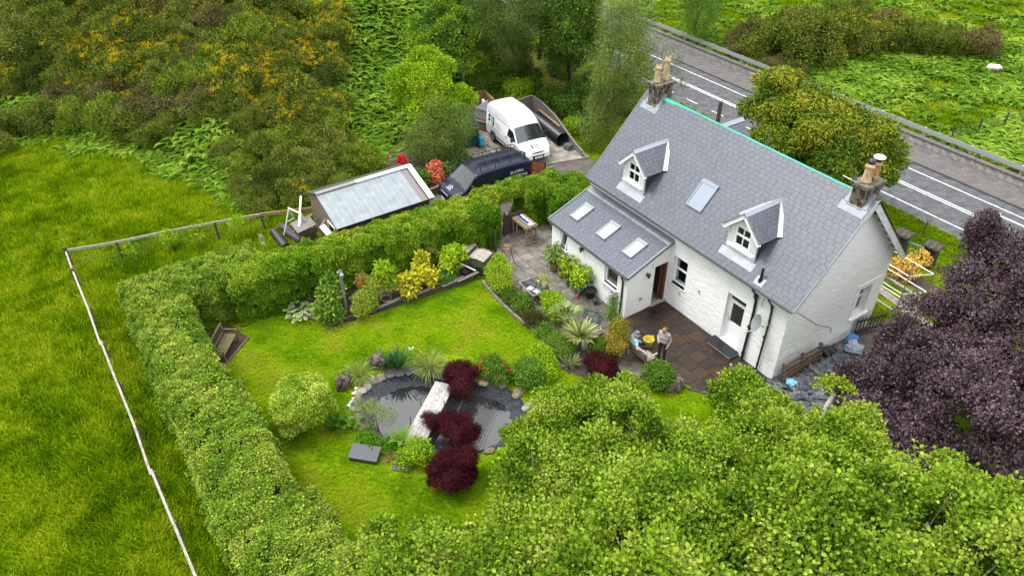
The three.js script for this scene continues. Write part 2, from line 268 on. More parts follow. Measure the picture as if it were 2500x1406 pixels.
const SP = {
  big: sprig(1, 9, 0.115, 0.078, 0.066, { round: true, up: 0.2, vary: 0.35, fold: 0.12 }),
  hedge: sprig(2, 10, 0.095, 0.075, 0.054, { up: 0.4, vary: 0.38 }),
  fine: sprig(3, 16, 0.24, 0.075, 0.038, { up: 0.1, vary: 0.3 }),
  birch: sprig(4, 22, 0.3, 0.075, 0.042, { flat: 1.2, up: -0.1, droop: 0.5, vary: 0.3 }),
  beech: sprig(5, 12, 0.16, 0.09, 0.055, { flat: 0.5, up: 0.05, vary: 0.5 }),
  maple: sprig(6, 18, 0.14, 0.1, 0.016, { flat: 0.8, up: -0.1, droop: 0.6, vary: 0.35 }),
  gorse: sprig(7, 17, 0.2, 0.13, 0.04, { up: 0.7, vary: 0.45 }),
  gorseBloom: sprig(8, 24, 0.18, 0.05, 0.04, { up: 0.5, vary: 0.2 }),
  shrub: sprig(9, 12, 0.12, 0.085, 0.045, { up: 0.4, vary: 0.25 }),
  chestnut: sprig(10, 14, 0.26, 0.2, 0.075, { up: -0.05, droop: 0.35, vary: 0.3, flat: 0.5 }),
  bloom: sprig(12, 9, 0.08, 0.07, 0.06, { round: true, up: 0.6, vary: 0.15 }),
  bamboo: sprig(13, 16, 0.17, 0.12, 0.016, { up: -0.2, droop: 0.4, vary: 0.3, flat: 1.1 }),
  broad: sprig(14, 8, 0.14, 0.19, 0.09, { up: 0.5, vary: 0.2 }),
};
const PAL = {
  bright: [[0.075, 0.160, 0.010], [0.150, 0.265, 0.014], [0.210, 0.330, 0.022], [0.275, 0.385, 0.040], [0.34, 0.41, 0.065]],
  hedge: [[0.051, 0.139, 0.0074], [0.092, 0.205, 0.0111], [0.144, 0.266, 0.0148], [0.218, 0.333, 0.0239], [0.298, 0.359, 0.0369]],
  dark: [[0.032, 0.079, 0.0087], [0.056, 0.128, 0.0142], [0.088, 0.17, 0.0197], [0.127, 0.219, 0.0284]],
  birch: [[0.068, 0.119, 0.0194], [0.113, 0.178, 0.0311], [0.165, 0.232, 0.0437], [0.227, 0.281, 0.068]],
  maple: [[0.027, 0.005, 0.009], [0.043, 0.008, 0.0126], [0.059, 0.012, 0.0162], [0.077, 0.02, 0.0198]],
  beech: [[0.020, 0.009, 0.013], [0.036, 0.017, 0.024], [0.060, 0.031, 0.043], [0.105, 0.066, 0.088]],
  gorse: [[0.045, 0.072, 0.01], [0.076, 0.116, 0.013], [0.112, 0.165, 0.018], [0.129, 0.13, 0.03], [0.174, 0.215, 0.03]],
  yellowBloom: [[0.405, 0.267, 0.0037], [0.515, 0.368, 0.0055], [0.589, 0.451, 0.0092]],
  bracken: [[0.038, 0.077, 0.0072], [0.065, 0.128, 0.009], [0.106, 0.181, 0.0144], [0.164, 0.232, 0.027]],
  field: [[0.070, 0.140, 0.002], [0.120, 0.225, 0.003], [0.185, 0.300, 0.003], [0.270, 0.370, 0.006], [0.33, 0.38, 0.02]],
  lawn: [[0.1, 0.225, 0.003], [0.16, 0.31, 0.004], [0.23, 0.37, 0.005], [0.3, 0.385, 0.012], [0.33, 0.35, 0.035]],
  ball: [[0.13, 0.233, 0.0133], [0.216, 0.339, 0.021], [0.324, 0.433, 0.0429], [0.454, 0.529, 0.0952]],
  lime: [[0.122, 0.244, 0.0076], [0.2, 0.328, 0.0114], [0.289, 0.402, 0.0171]],
  mid: [[0.042, 0.11, 0.012], [0.073, 0.16, 0.0178], [0.109, 0.204, 0.0219], [0.152, 0.237, 0.0298]],
  gold: [[0.317, 0.334, 0.0176], [0.422, 0.405, 0.022], [0.493, 0.458, 0.0352]],
};
const WM = { leaf: leafMat([1, 1, 1], 0.55, 0.16, 0.14), matt: leafMat([1, 1, 1], 0.9, 0, 0.03), gloss: leafMat([1, 1, 1], 0.42, 0, 0.75), petal: leafMat([1, 1, 1], 0.7, 0.2, 0.1) };

// ---------------------------------------------------------------- terrain, road, lawn, patio sheets
const pondPts = [[-7.71, 14.39], [-8.42, 13.82], [-8.68, 12.98], [-8.5, 11.97], [-7.9, 11.2], [-7.25, 10.75], [-6.5, 10.0], [-5.7, 9.2], [-4.7, 8.95], [-3.7, 9.4], [-3.15, 10.6], [-3.6, 12.1], [-4.9, 13.6], [-6.3, 14.45]];
const pondC = [-5.95, 11.85];
const pondCurve = new THREE.CatmullRomCurve3(pondPts.map(([x, z]) => V(x, 0, z)), true);
const pondAt = (t, k, y) => { const q = pondCurve.getPoint(((t % 1) + 1) % 1); return V(lerp(pondC[0], q.x, k), y, lerp(pondC[1], q.z, k)); };
// foot of the gorse bank: where pasture and yard end
const EDGE = [[-20, -38], [0, -27], [6, -26.2], [12.5, -25.2], [14, -27], [15.4, -31], [18.5, -36.3], [21, -39.8], [23.5, -42.4], [32, -52]];
function edgeX(z) { for (let i = 1; i < EDGE.length; i++) if (z <= EDGE[i][0]) return lerp(EDGE[i - 1][1], EDGE[i][1], clamp((z - EDGE[i - 1][0]) / (EDGE[i][0] - EDGE[i - 1][0]))); return -52; }
function ground(x, z) {
  const d = edgeX(z) - x;
  let h = d > 0 ? 0.3 * d * d / (d + 5) : 0; h = h > 9 ? 9 + (h - 9) * 0.4 : h;
  h *= sm(-16.5, -8, z); h += d > 0 ? 0.25 * nz(x * 0.25, z * 0.25) * sm(0, 4, d) * sm(-16, -8, z) : 0;
  h -= 1.5 * sm(-8.5, -16.5, z);
  if (z < -27) h += 0.02 * (-27 - z) + 0.35 * nz(x * 0.09, z * 0.09) * sm(-27, -34, z);
  return h;
}
const PATIO = [[-16.4, 0.4], [-13.2, -0.2], [-11.9, 0.3], [-11.74, 2.3], [-6.27, 2.3], [-6.27, -0.02], [0.2, -0.02], [0.5, 0.9], [-0.1, 1.9], [-0.7, 2.6], [-1.64, 3.18], [-2.3, 3.3], [-2.9, 4.6], [-4.6, 5.1], [-6, 5.2], [-9.8, 5.45], [-11.8, 5.35], [-13.6, 4.5], [-16.4, 3.4]];
const BARK = [[-14.13, 16.55], [-15.6, 17.0], [-15.6, 18.6], [-12.7, 18.6], [-12.9, 18.1]], BORDER = [[-12, 6.1], [-9.4, 6.2], [-8, 6.1], [-6.5, 6.4], [-5, 6.6], [-3.2, 5.6], [-2.4, 4.2], [-3, 4.5], [-4.6, 5.0], [-6, 5.1], [-9.8, 5.35], [-11.8, 5.25]];
const LAWN = [[-15.4, 18.5], [-15.4, 16.9], [-14.9, 14.6], [-13.4, 13.6], [-12.8, 12.9], [-12.55, 10], [-12.3, 6.5], [-11.9, 5.3], [-9.8, 5.4], [-6, 5.1], [-4.5, 5.0], [-2.8, 4.5], [-2.2, 3.2], [-0.7, 2.5], [1.2, 1.5], [9, 2], [12, 8], [10, 18.5]];
{ // one sheet to the far hills, finer near the house
  const xs = [], zs = []; for (let x = -420; x < -90; x += 22) xs.push(x); for (let x = -90; x <= 30; x += 0.75) xs.push(x); for (let x = 40; x <= 300; x += 26) xs.push(x);
  for (let z = -420; z < -75; z += 23) zs.push(z); for (let z = -75; z <= 45; z += 0.75) zs.push(z); for (let z = 55; z <= 300; z += 25) zs.push(z);
  const nx = xs.length, nzz = zs.length, P = new Float32Array(nx * nzz * 3), CC = new Float32Array(nx * nzz * 3), U = new Float32Array(nx * nzz * 2), I = [];
  zs.forEach((z, j) => xs.forEach((x, i) => {
    const k = j * nx + i; let y = ground(x, z); const b = clamp(1 - (Math.hypot(x - pondC[0], z - pondC[1]) - 3.6) / 1.2);
    if (inside(LAWN, x, z)) y = -0.08 - b * 1.3;
    if (inside(PATIO, x, z)) y = -0.12;
    P.set([x, y, z], k * 3); U.set([x / 3.1, z / 3.1], k * 2);
    const t = fbm(x * 0.35, z * 0.35) * 0.9 + 0.5, hillside = sm(-0.5, 4, edgeX(z) - x) * sm(-16, -9, z);
    const woods = sm(-18, -24, x) * sm(-6.2, -8, z) * sm(-19, -14, z);
    const a = ramp(PAL.field, t), br = C(0.075, 0.048, 0.03); a.multiplyScalar(0.55); a.lerp(br, clamp(Math.max(hillside * 0.8, woods * 0.85) + (t - 0.5) * 0.3 * Math.max(hillside, woods))); CC.set([a.r, a.g, a.b], k * 3);
  }));
  for (let j = 0; j < nzz - 1; j++) for (let i = 0; i < nx - 1; i++) { const a = j * nx + i; I.push(a, a + nx, a + 1, a + 1, a + nx, a + nx + 1); }
  const g = new THREE.BufferGeometry(); g.setAttribute('position', new THREE.BufferAttribute(P, 3)); g.setAttribute('color', new THREE.BufferAttribute(CC, 3)); g.setAttribute('uv', new THREE.BufferAttribute(U, 2)); g.setIndex(I); g.computeVertexNormals();
  struct('ground', g, mat([1, 1, 1], 0.95, { vertexColors: true, map: T.mottle, bumpMap: T.bumpN, bumpScale: 0.08, phys: 1, specularIntensity: 0.05 }));
}
{ // lawn with the pond cut out of it
  const sh = new THREE.Shape(LAWN.map(([x, z]) => new THREE.Vector2(x, -z))); sh.holes.push(new THREE.Path(Array.from({ length: 60 }, (_, i) => { const q = pondAt(i / 60, 0.985, 0); return new THREE.Vector2(q.x, -q.z); })));
  const g = tri(new THREE.ShapeGeometry(sh).rotateX(-Math.PI / 2).translate(0, 0.006, 0), 3.7);
  struct('lawn', g, mat([0.15, 0.24, 0.006], 0.95, { map: T.mottle, bumpMap: T.bumpN, bumpScale: 0.03, phys: 1, specularIntensity: 0.03 }));
}
const RZ = { n: -19.25, c: -21.2, f: -23.15 };
{ // road, kerb, footway, markings
  const strip = (z0, z1, y, s, x0 = -70, x1 = 40) => { const g = new THREE.PlaneGeometry(x1 - x0, z1 - z0, 60, 1).rotateX(-Math.PI / 2).translate((x0 + x1) / 2, y, (z0 + z1) / 2); return tri(g, s); };
  struct('road', strip(-24.0, -18.5, -1.46, 2.3), MT.asphalt);
  struct('verge_edge', strip(-18.55, -18.2, -1.464, 1.7), MT.gravel);
  struct('kerb', tri(box(110, 0.14, 0.14, -15, -1.42, -24.05), 1), MT.footway);
  struct('footway', strip(-26.35, -24.12, -1.36, 2.1), MT.footway);
  const mk = (x0, x1, z, w, nm) => struct(nm, tri(strip(z - w / 2, z + w / 2, -1.4555, 0.9, x0, x1), 0.9), MT.paint);
  mk(-70, 40, RZ.f, 0.1, 'edge_marking'); mk(-70, 40, RZ.c - 0.11, 0.1, 'centre_marking'); mk(-70, 40, RZ.c + 0.11, 0.1, 'centre_marking');
  mk(-12.5, 40, RZ.n, 0.1, 'edge_marking');
  for (let x = -50; x < -13; x += 2.55) mk(x, x + 1.15, RZ.n, 0.1, 'edge_dash');
  // direction arrow painted on the far lane
  const ar = [[-3.5, -22.35], [-2.7, -22.62], [-2.7, -22.42], [0.4, -22.42], [0.4, -22.26], [-2.7, -22.26], [-2.7, -22.05]];
  struct('arrow_marking', poly(ar, -1.4553, 0.9), MT.paint);
}
{ // low stone wall behind the footway with a steel crash barrier on its road side
  const w = thing('roadside_wall', 'long low concrete and stone wall topped with pale coping along the road footway', 'wall', [0, -1.5, -26.6]);
  for (let x = -70; x < 40; x += 2.75) { part(w, 'wall_block', tri(box(2.73, 0.5, 0.3, x + 1.37, 0.25, 0), 1.3, x), mat([0.46, 0.44, 0.39], 0.9, { map: T.mottle })); part(w, 'coping', tri(rbox(2.735, 0.1, 0.42, x + 1.37, 0.55, 0, 0.02), 1.1, x), MT.footway); }
  const b = thing('crash_barrier', 'galvanised steel crash barrier on posts along the stone roadside wall', 'crash barrier', [0, -1.5, -27.3]);
  const sh = new THREE.Shape([[0, 0.5], [0.05, 0.54], [0.05, 0.6], [0, 0.65], [0.05, 0.7], [0.05, 0.77], [0, 0.82], [-0.015, 0.82], [-0.015, 0.5]].map((q) => new THREE.Vector2(...q)));
  for (let x = -70; x < 40; x += 3.2) { part(b, 'rail', new THREE.ExtrudeGeometry(sh, { depth: 3.19, bevelEnabled: false }).rotateY(Math.PI / 2).translate(x, 0.12, 0), MT.steel); part(b, 'post', box(0.1, 1.0, 0.12, x + 1.6, 0.42, -0.1), MT.steel); }
}
// driveway, concrete pad
struct('driveway', poly([[-20.3, 6], [-20.6, 2.6], [-23.2, 0.6], [-24.6, -0.4], [-27.2, -2.2], [-26.1, -6.4], [-19.1, -5.7], [-12, -9], [-11.9, -1.5], [-15.3, -0.4], [-16.2, 3.5], [-17, 6]], 0.012, 2.6), MT.drive);
struct('concrete_pad', prism([[-26.0, 0.2], [-26.6, -6.2], [-19.0, -5.75], [-19.55, -3.6], [-20.4, 0.1]], -0.02, 0.085, 2.2), MT.concrete);
struct('garden_path', poly([[-16.9, 3.6], [-16.4, 1.0], [-13.4, 0.6], [-13.6, 4.6]], 0.018, 1.6), MT.concrete);
{ // flagstones, each one laid by itself
  const pat = struct('patio', poly(PATIO, 0.004, 1.4), mat([0.04, 0.032, 0.024], 0.95, { map: T.mottle }));
  const dry = [[0.235, 0.205, 0.172], [0.205, 0.182, 0.156], [0.255, 0.222, 0.182], [0.192, 0.170, 0.148], [0.225, 0.194, 0.155]].map((c) => mat(c, 0.8, { map: T.mottle, bumpMap: T.bumpN, bumpScale: 0.01 }));
  const mid = [[0.135, 0.115, 0.096], [0.118, 0.102, 0.086], [0.15, 0.127, 0.104]].map((c) => mat(c, 0.6, { map: T.mottle, bumpMap: T.bumpN, bumpScale: 0.01 }));
  const wet = [[0.036, 0.021, 0.012], [0.031, 0.018, 0.011], [0.041, 0.023, 0.012], [0.028, 0.017, 0.011], [0.033, 0.020, 0.012], [0.037, 0.022, 0.012], [0.058, 0.029, 0.012]].map((c) => mat(c, 0.42, { map: T.mottle, bumpMap: T.bumpN, bumpScale: 0.012 }));
  const r = rng(77); let z = -0.2;
  while (z < 5.6) {
    const d = [0.46, 0.6, 0.6, 0.3][Math.floor(r() * 4)]; let x = -16.4 + r() * 0.4;
    while (x < 0.8) {
      const w = [0.46, 0.6, 0.9, 0.6, 0.75][Math.floor(r() * 5)], cx = x + w / 2, cz = z + d / 2, g = 0.008;
      let ok = [[cx, cz], [x + 0.06, z + 0.06], [x + w - 0.06, z + 0.06], [x + 0.06, z + d - 0.06], [x + w - 0.06, z + d - 0.06]].filter(([a, b]) => inside(PATIO, a, b)).length;
      const soil = cx > -0.95 && cz < 1.1 && cx > -0.9 - (1 - cz) * 0.2;
      if (ok >= 4 && !soil) {
        const b = cx > -6.25 && cz < 3.6 ? wet : cx > -8.6 && cz > 2.3 ? mid : dry;
        part(pat, 'flagstone', tri(rbox(w - g * 2, 0.03, d - g * 2, cx, 0.014 + R(-0.003, 0.004, r), cz, 0.006), 1.9, r() * 5), b[Math.floor(r() * b.length)]);
      }
      x += w;
    }
    z += d;
  }
  // curved edge of the terrace towards the lawn
  for (let i = 0; i < 11; i++) { const t0 = i / 11, q = (t) => [lerp(-2.25, 0.35, t), lerp(3.42, 1.35, t) + 0.38 * Math.sin(t * Math.PI)]; const a = q(t0), b = q(t0 + 1 / 11); part(pat, 'edging_stone', tri(bar([a[0], 0.0, a[1]], [b[0], 0.0, b[1]], 0.09, 0.09), 0.8), MT.blackMatt); }
  for (const [x, z] of [[-0.35, 0.45], [-0.05, 0.85]]) part(pat, 'bark_litter', poly(Array.from({ length: 9 }, (_, i) => { const a = -i / 9 * 6.283; return [x + Math.cos(a) * R(0.35, 0.55), z + Math.sin(a) * R(0.35, 0.5)]; }), 0.012 + x * 0.004, 0.7), mat([0.022, 0.016, 0.012], 0.9, { map: T.grit, bumpMap: T.bumpN, bumpScale: 0.05 })).userData.kind = 'stuff';
}

// ---------------------------------------------------------------- grass
const SHED = [-20.6, -16.4, 5.5, 11.3];
const wooded = (x, z) => x < -18 && z < -6.8 && z > -17.5;
{
  const long1 = tuft(101, 14, 0.36, 0.03, { lean: 0.7, arch: 0.8, rad: 0.09, vary: 0.4 }), short1 = tuft(102, 12, 0.062, 0.012, { lean: 0.9, arch: 0.5, rad: 0.055, seg: 1 }), mid1 = tuft(103, 12, 0.2, 0.018, { lean: 0.7, arch: 0.8, rad: 0.08 });
  const r = rng(55), A = [], B = [], D = [];
  for (let k = 0; k < 210000; k++) { // pasture beyond the hedge, and round the shed
    const x = R(-56, 4, r), z = R(9.5, 40, r); if (x > -15.4 && z < 20.4) continue; if (x > -18.4 && z < 20.6 && z > 17) continue; if (x > -16.3 && z < 17.6) continue;
    if (x > SHED[0] && x < SHED[1] && z < SHED[3]) continue;
    const e = edgeX(z) - 1.2 + 1.6 * nz(x * 0.4, z * 0.4); if (x < e - 2 * r()) continue; const y = ground(x, z); if (!inView(x, y, z)) continue;
    const wind = fbm(x * 0.45, z * 0.45, 2), t = fbm(x * 0.42, z * 0.42) * 0.75 + 0.5 + 0.5 * fbm(x * 0.13, z * 0.13, 11) + (r() - 0.5) * 0.7 + 0.7 * fbm(x * 1.5, z * 1.5, 4), s = R(0.7, 1.15, r) * (1 + 0.3 * wind);
    A.push({ p: V(x, y - 0.01, z), n: V(0.35 + 0.5 * wind, 1.2, 0.15 + 0.4 * nz(x * 0.3, z * 0.3, 9)).normalize(), a: r() * 6.28, s, c: ramp(PAL.field, t) });
  }
  instances(scene, 'meadow_grass', long1, WM.matt, A);
  for (let k = 0; k < 110000; k++) {
    const x = R(-15.4, 3, r), z = R(2.4, 18.5, r); if (!inside(LAWN, x, z) || inside(PATIO, x, z) || inside(BARK, x, z) || inside(BORDER, x, z) || !inView(x, 0, z, 0.03)) continue; if (Math.hypot((x - pondC[0]) / 3.1, (z - pondC[1]) / 3.2) < 1.02) continue;
    const t = fbm(x * 0.5, z * 0.5, 8) * 1.5 + 0.5 + (r() - 0.5) * 0.3 + 0.3 * fbm(x * 2.2, z * 2.2, 1);
    B.push({ p: V(x, 0.004, z), a: r() * 6.28, s: R(0.75, 1.2, r), c: ramp(PAL.lawn, t) });
  }
  instances(scene, 'lawn_grass', short1, WM.matt, B);
  for (let k = 0; k < 260000; k++) { // verge, front garden, fields beyond the road, wood edge
    const x = R(-60, 12, r), z = R(-75, -6.3, r); if (z < -18.35 && z > -27.5) continue; if (x > -12.2 && x < -0.4 && z > -6.4) continue; if (x < -18 && x > -29 && z > -6.6) continue;
    if (wooded(x, z) && x < -22.5 && r() < 0.8) continue; if (x > -18.5 && x < -12 && z > -8 && z - (-9) > (x + 12) * -0.55) continue;
    if (z < -27.5 && r() < 0.35) continue;
    if (x > -2.6 && x < 1.6 && z < -8.2 && z > -9.6) continue; if (x > -4.5 && x < 2.5 && z < -10 && z > -11.7) continue;
    const y = ground(x, z); if (!inView(x, y, z, 0.06)) continue; const t = fbm(x * 0.3, z * 0.3, 3) * 1.1 + 0.55 + (r() - 0.5) * 0.3;
    D.push({ p: V(x, y - 0.01, z), a: r() * 6.28, s: R(0.7, 1.25, r) * (z > -14 && x > -6 ? 0.5 : z < -27 ? 1.7 : 1), c: ramp(PAL.field, t) });
  }
  instances(scene, 'verge_grass', mid1, WM.matt, D);
  console.log('grass', A.length, B.length, D.length);
}

// ---------------------------------------------------------------- the house
const H = { L: 11.5, W: 6.12, hr: 7.37, a: 4.13, b: -1.059, oe: 0.316, ov: 0.338 };
const roofY = (z) => H.a + H.b * z, extY = (z) => 3.237 - 0.385 * z;
const house = thing('cottage', 'white rendered one and a half storey cottage with grey slate roof and two front dormers', 'house', [0, 0, 0]);
function holed(outline, holes, depth) { const s = new THREE.Shape(outline.map((q) => new THREE.Vector2(...q))); for (const h of holes) { const [x0, y0, x1, y1] = h; s.holes.push(new THREE.Path([[x0, y0], [x0, y1], [x1, y1], [x1, y0]].map((q) => new THREE.Vector2(...q)))); } return new THREE.ExtrudeGeometry(s, { depth, bevelEnabled: false }); }
{
  const th = 0.42, wt = 4.02; // wall head
  // front wall, faces +z
  part(house, 'wall', tri(holed([[-H.L, -0.3], [0, -0.3], [0, wt], [-H.L, wt]], [[-6.0, 1.2, -5.18, 2.62], [-2.88, 0.16, -1.92, 2.6], [-8.0, 0.1, -7, 2.1]], th).translate(0, 0, -th), 2.3), MT.wall);
  part(house, 'wall', tri(box(H.L, wt + 0.3, th, -H.L / 2, wt / 2 - 0.15, -H.W + th / 2), 2.3, 0.3), MT.wall);
  const gab = [[0.004, -0.3], [H.W - 0.004, -0.3], [H.W - 0.004, wt - 0.06], [H.W / 2, H.hr - 0.16], [0.004, wt - 0.06]];
  part(house, 'gable_wall', tri(holed(gab, [[4.5, 1.16, 5.3, 2.62]], th).rotateY(Math.PI / 2).translate(-th + 0.004, 0, 0), 2.1, 0.45), MT.wall);
  part(house, 'gable_wall', tri(holed(gab, [], th).rotateY(Math.PI / 2).translate(-H.L - 0.004, 0, 0), 2.1, 0.2), MT.wall);
  part(house, 'floor', box(H.L - 0.8, 0.1, H.W - 0.8, -H.L / 2, -0.02, -H.W / 2), MT.room);
  part(house, 'attic_floor', box(H.L - 0.8, 0.12, H.W - 0.8, -H.L / 2, 3.35, -H.W / 2), MT.room);
}
// slates in courses on a plane: origin at the eave, u along the eave, v up the slope
function slateCourses(u0, u1, len, gauge, width, seed, skip) {
  const r = rng(seed), out = []; let n = 0;
  for (let v = 0; v < len - 0.02; v += gauge, n++) { const g = Math.min(gauge, len - v); let u = u0 - (n % 2 ? width / 2 : 0) - R(0, 0.02, r);
    while (u < u1) { const w = width * R(0.94, 1.06, r), a = Math.max(u, u0), b = Math.min(u + w, u1); if (b - a > 0.03 && !(skip && skip((a + b) / 2, v + g / 2, a, b, v, v + g))) out.push([a, b, v, v + g, R(-0.003, 0.003, r), Math.floor(r() * 5), R(-0.001, 0.0015, r)]); u += w; } }
  return out;
}
function slateGeo(w, h, th = 0.013) { return new THREE.BoxGeometry(w, th, h); }
// frame: O + u*U + v*W, N normal
function placeSlate([a, b, v0, v1, dv, k, dn], F, over = 0.05) {
  const w = b - a - 0.011, h = v1 - v0 + over, g = slateGeo(w, h); g.rotateX(-0.05); // each slate leans on the course below
  const m = new THREE.Matrix4().makeBasis(F.N.clone().cross(F.W.clone().negate()), F.N, F.W.clone().negate()).setPosition(F.O.clone().addScaledVector(F.U, (a + b) / 2).addScaledVector(F.W, (v0 + v1) / 2 + over / 2 + dv).addScaledVector(F.N, 0.02 + dn));
  return tri(g.applyMatrix4(m), 0.7, k * 0.37);
}
function slateField(parent, list, F, singles) {
  const rest = [[], [], [], [], []]; const order = list.map((s) => ({ s, d: camera.position.distanceTo(F.O.clone().addScaledVector(F.U, s[0]).addScaledVector(F.W, s[2])) })).sort((p, q) => p.d - q.d);
  order.forEach(({ s }, i) => { if (i < singles) part(parent, 'slate', placeSlate(s, F), MT.slate[s[5]]); else rest[s[5]].push(placeSlate(s, F)); });
  rest.forEach((l, k) => { if (l.length) part(parent, 'slate_courses', merge(l), MT.slate[k]).userData.kind = 'stuff'; });
}
const slopeLen = Math.hypot(H.W / 2 + H.oe, (H.W / 2 + H.oe) * 1.059), sdir = V(0, 1.059, -1).normalize(), snor = V(0, 1, 1.059).normalize();
const DORM = [{ x: -9.17, z: -0.16, w: 1.36 }, { x: -2.88, z: -0.2, w: 1.42 }], SKY = [-6.3, -5.5, -1.44, -0.63];
{
  const roof = new THREE.Group(); roof.name = 'roof'; house.add(roof);
  const deck = (sgn) => { const g = new THREE.BoxGeometry(H.L + 2 * H.ov, 0.1, slopeLen); g.translate(0, -0.05, 0); const U = V(1, 0, 0), W = V(0, 1.059, -sgn).normalize(), N = V(0, 1, 1.059 * sgn).normalize(); const c = V(-H.L / 2, (roofY(H.oe) + H.hr) / 2, -H.W / 2 + sgn * (H.W / 2 + H.oe) / 2); return g.applyMatrix4(new THREE.Matrix4().makeBasis(U, N, W.negate()).setPosition(c)); };
  part(roof, 'roof_deck', deck(1), MT.deck); 
  part(roof, 'rear_slope', tri(deck(-1), 0.7), MT.slate[1]);
  const F = { O: V(0, roofY(H.oe), H.oe), U: V(1, 0, 0), W: sdir, N: snor };
  const toZ = (v) => H.oe - v * sdir.z * -1;
  const skip = (u, v) => { const z = toZ(v); for (const d of DORM) if (Math.abs(u - d.x) < d.w / 2 - 0.12 && z < d.z - 0.1 && z > -1.2) return true; return u > SKY[0] + 0.12 && u < SKY[1] - 0.12 && z < SKY[3] - 0.12 && z > SKY[2] + 0.12; };
  slateField(roof, slateCourses(-H.L - H.ov, H.ov, slopeLen - 0.06, 0.186, 0.29, 5, skip), F, 300);
  // green sheet lapped over the open ridge
  part(roof, 'ridge_membrane', [...Array(24)].map((_, i) => { const x0 = -10.85 + i * 0.423, x1 = x0 + 0.43, w = 0.062 + (i < 4 ? (4 - i) * 0.025 : 0) + 0.012 * Math.sin(i * 2.1); return tri(bar([x0, H.hr + 0.035 - w * 0.35, -H.W / 2 + w * 0.42], [x1, H.hr + 0.035 - w * 0.35, -H.W / 2 + w * 0.42], w, 0.012, snor)); }), mat([0.015, 0.36, 0.26], 0.5), 'green membrane along the ridge');
  // verges
  for (const x of [H.ov + 0.012, -H.L - H.ov - 0.012]) part(roof, 'verge_trim', bar([x, roofY(H.oe) + 0.03, H.oe + 0.01], [x, H.hr + 0.03, -H.W / 2], 0.03, 0.05, snor), MT.lead);
  const e = V(0, -1.059, -1).normalize();
  part(roof, 'verge_trim', bar([H.ov + 0.012, H.hr + 0.02, -H.W / 2 - 0.03], [H.ov + 0.012, roofY(H.oe) + 0.03, -H.W - H.oe], 0.04, 0.05, V(0, 1, -1.059).normalize()), MT.black);
  // barge boards under the gable verge, and purlin ends
  const rn = V(0, 1, -1.059).normalize();
  part(roof, 'barge_board', tri(bar([H.ov - 0.02, H.hr - 0.2, -H.W / 2 - 0.0], [H.ov - 0.02, roofY(H.oe) - 0.2, -H.W - H.oe], 0.05, 0.26, rn)), MT.white);
  part(roof, 'barge_board', tri(bar([H.ov - 0.02, roofY(H.oe) - 0.15, H.oe - 0.02], [H.ov - 0.02, H.hr - 0.15, -H.W / 2], 0.05, 0.13, snor)), MT.white);
  part(roof, 'soffit', tri(bar([H.ov / 2 + 0.02, H.hr - 0.16, -H.W / 2 - 0.05], [H.ov / 2 + 0.02, roofY(H.oe) - 0.16, -H.W - H.oe], H.ov - 0.06, 0.03, rn)), MT.white);
  part(roof, 'soffit', tri(bar([H.ov / 2 + 0.02, roofY(H.oe) - 0.16, H.oe], [H.ov / 2 + 0.02, H.hr - 0.16, -H.W / 2 + 0.05], H.ov - 0.06, 0.03, snor)), MT.white);
  for (let i = 1; i < 7; i++) { const t = i / 7, z = lerp(-H.W / 2 - 0.2, -H.W - 0.1, t); part(roof, 'rafter_end', box(0.34, 0.07, 0.06, H.ov / 2, H.hr + (z + H.W / 2) * 1.059 - 0.26, z), MT.white); }
  // eaves: fascia and black half-round gutter
  part(roof, 'fascia', box(H.L + 0.3, 0.14, 0.04, -H.L / 2, roofY(H.oe) - 0.13, H.oe - 0.06), MT.white);
  const gut = (x0, x1, y, z, parent) => part(parent, 'gutter', new THREE.CylinderGeometry(0.055, 0.055, x1 - x0, 10, 1, true, Math.PI, Math.PI).rotateZ(Math.PI / 2).rotateX(Math.PI).translate((x0 + x1) / 2, y, z), MT.black);
  gut(-H.L - 0.3, 0.3, roofY(H.oe) - 0.02, H.oe + 0.03, roof); gut(-H.L - 0.3, H.ov + 0.05, roofY(H.oe) - 0.04, -H.W - H.oe - 0.03, roof);
  // roof window
  const rwin = (parent, x0, x1, z0, z1, yf, nrm, glassMat, rimMat) => {
    const w = new THREE.Group(); w.name = 'roof_window'; parent.add(w);
    const A = (x, z, k) => { const q = V(x, yf(z), z).addScaledVector(nrm, k); return [q.x, q.y, q.z]; };
    for (const x of [x0, x1]) part(w, 'frame', bar(A(x, z1, 0.05), A(x, z0, 0.05), 0.07, 0.11, nrm), rimMat);
    for (const z of [z1, z0]) part(w, 'frame', bar(A(x0 - 0.035, z, 0.052), A(x1 + 0.035, z, 0.052), z === z0 ? 0.16 : 0.07, 0.11, nrm), z === z0 ? MT.lead : rimMat);
    const zz = (z0 + z1) / 2, q = V((x0 + x1) / 2, yf(zz), zz).addScaledVector(nrm, 0.085); part(w, 'pane', bar(A((x0 + x1) / 2, z1, 0.075), A((x0 + x1) / 2, z0, 0.075), x1 - x0, 0.012, nrm), glassMat);
  };
  rwin(roof, SKY[0], SKY[1], SKY[2], SKY[3], roofY, snor, MT.skyGlass, MT.lead);
  // black flue with a lead slate
  part(roof, 'flue', [cyl(0.055, 0.055, 0.6, -1.49, 4.0, 0.08, 12), new THREE.SphereGeometry(0.056, 12, 6, 0, 7, 0, 1.57).translate(-1.49, 4.6, 0.08), cyl(0.1, 0.08, 0.14, -1.49, 4.0, 0.08, 12)], MT.black);
  part(roof, 'lead_slate', bar([-1.49, roofY(0.24) + 0.045, 0.24], [-1.49, roofY(-0.0) + 0.045, 0.0], 0.42, 0.01, snor), MT.leadPale);
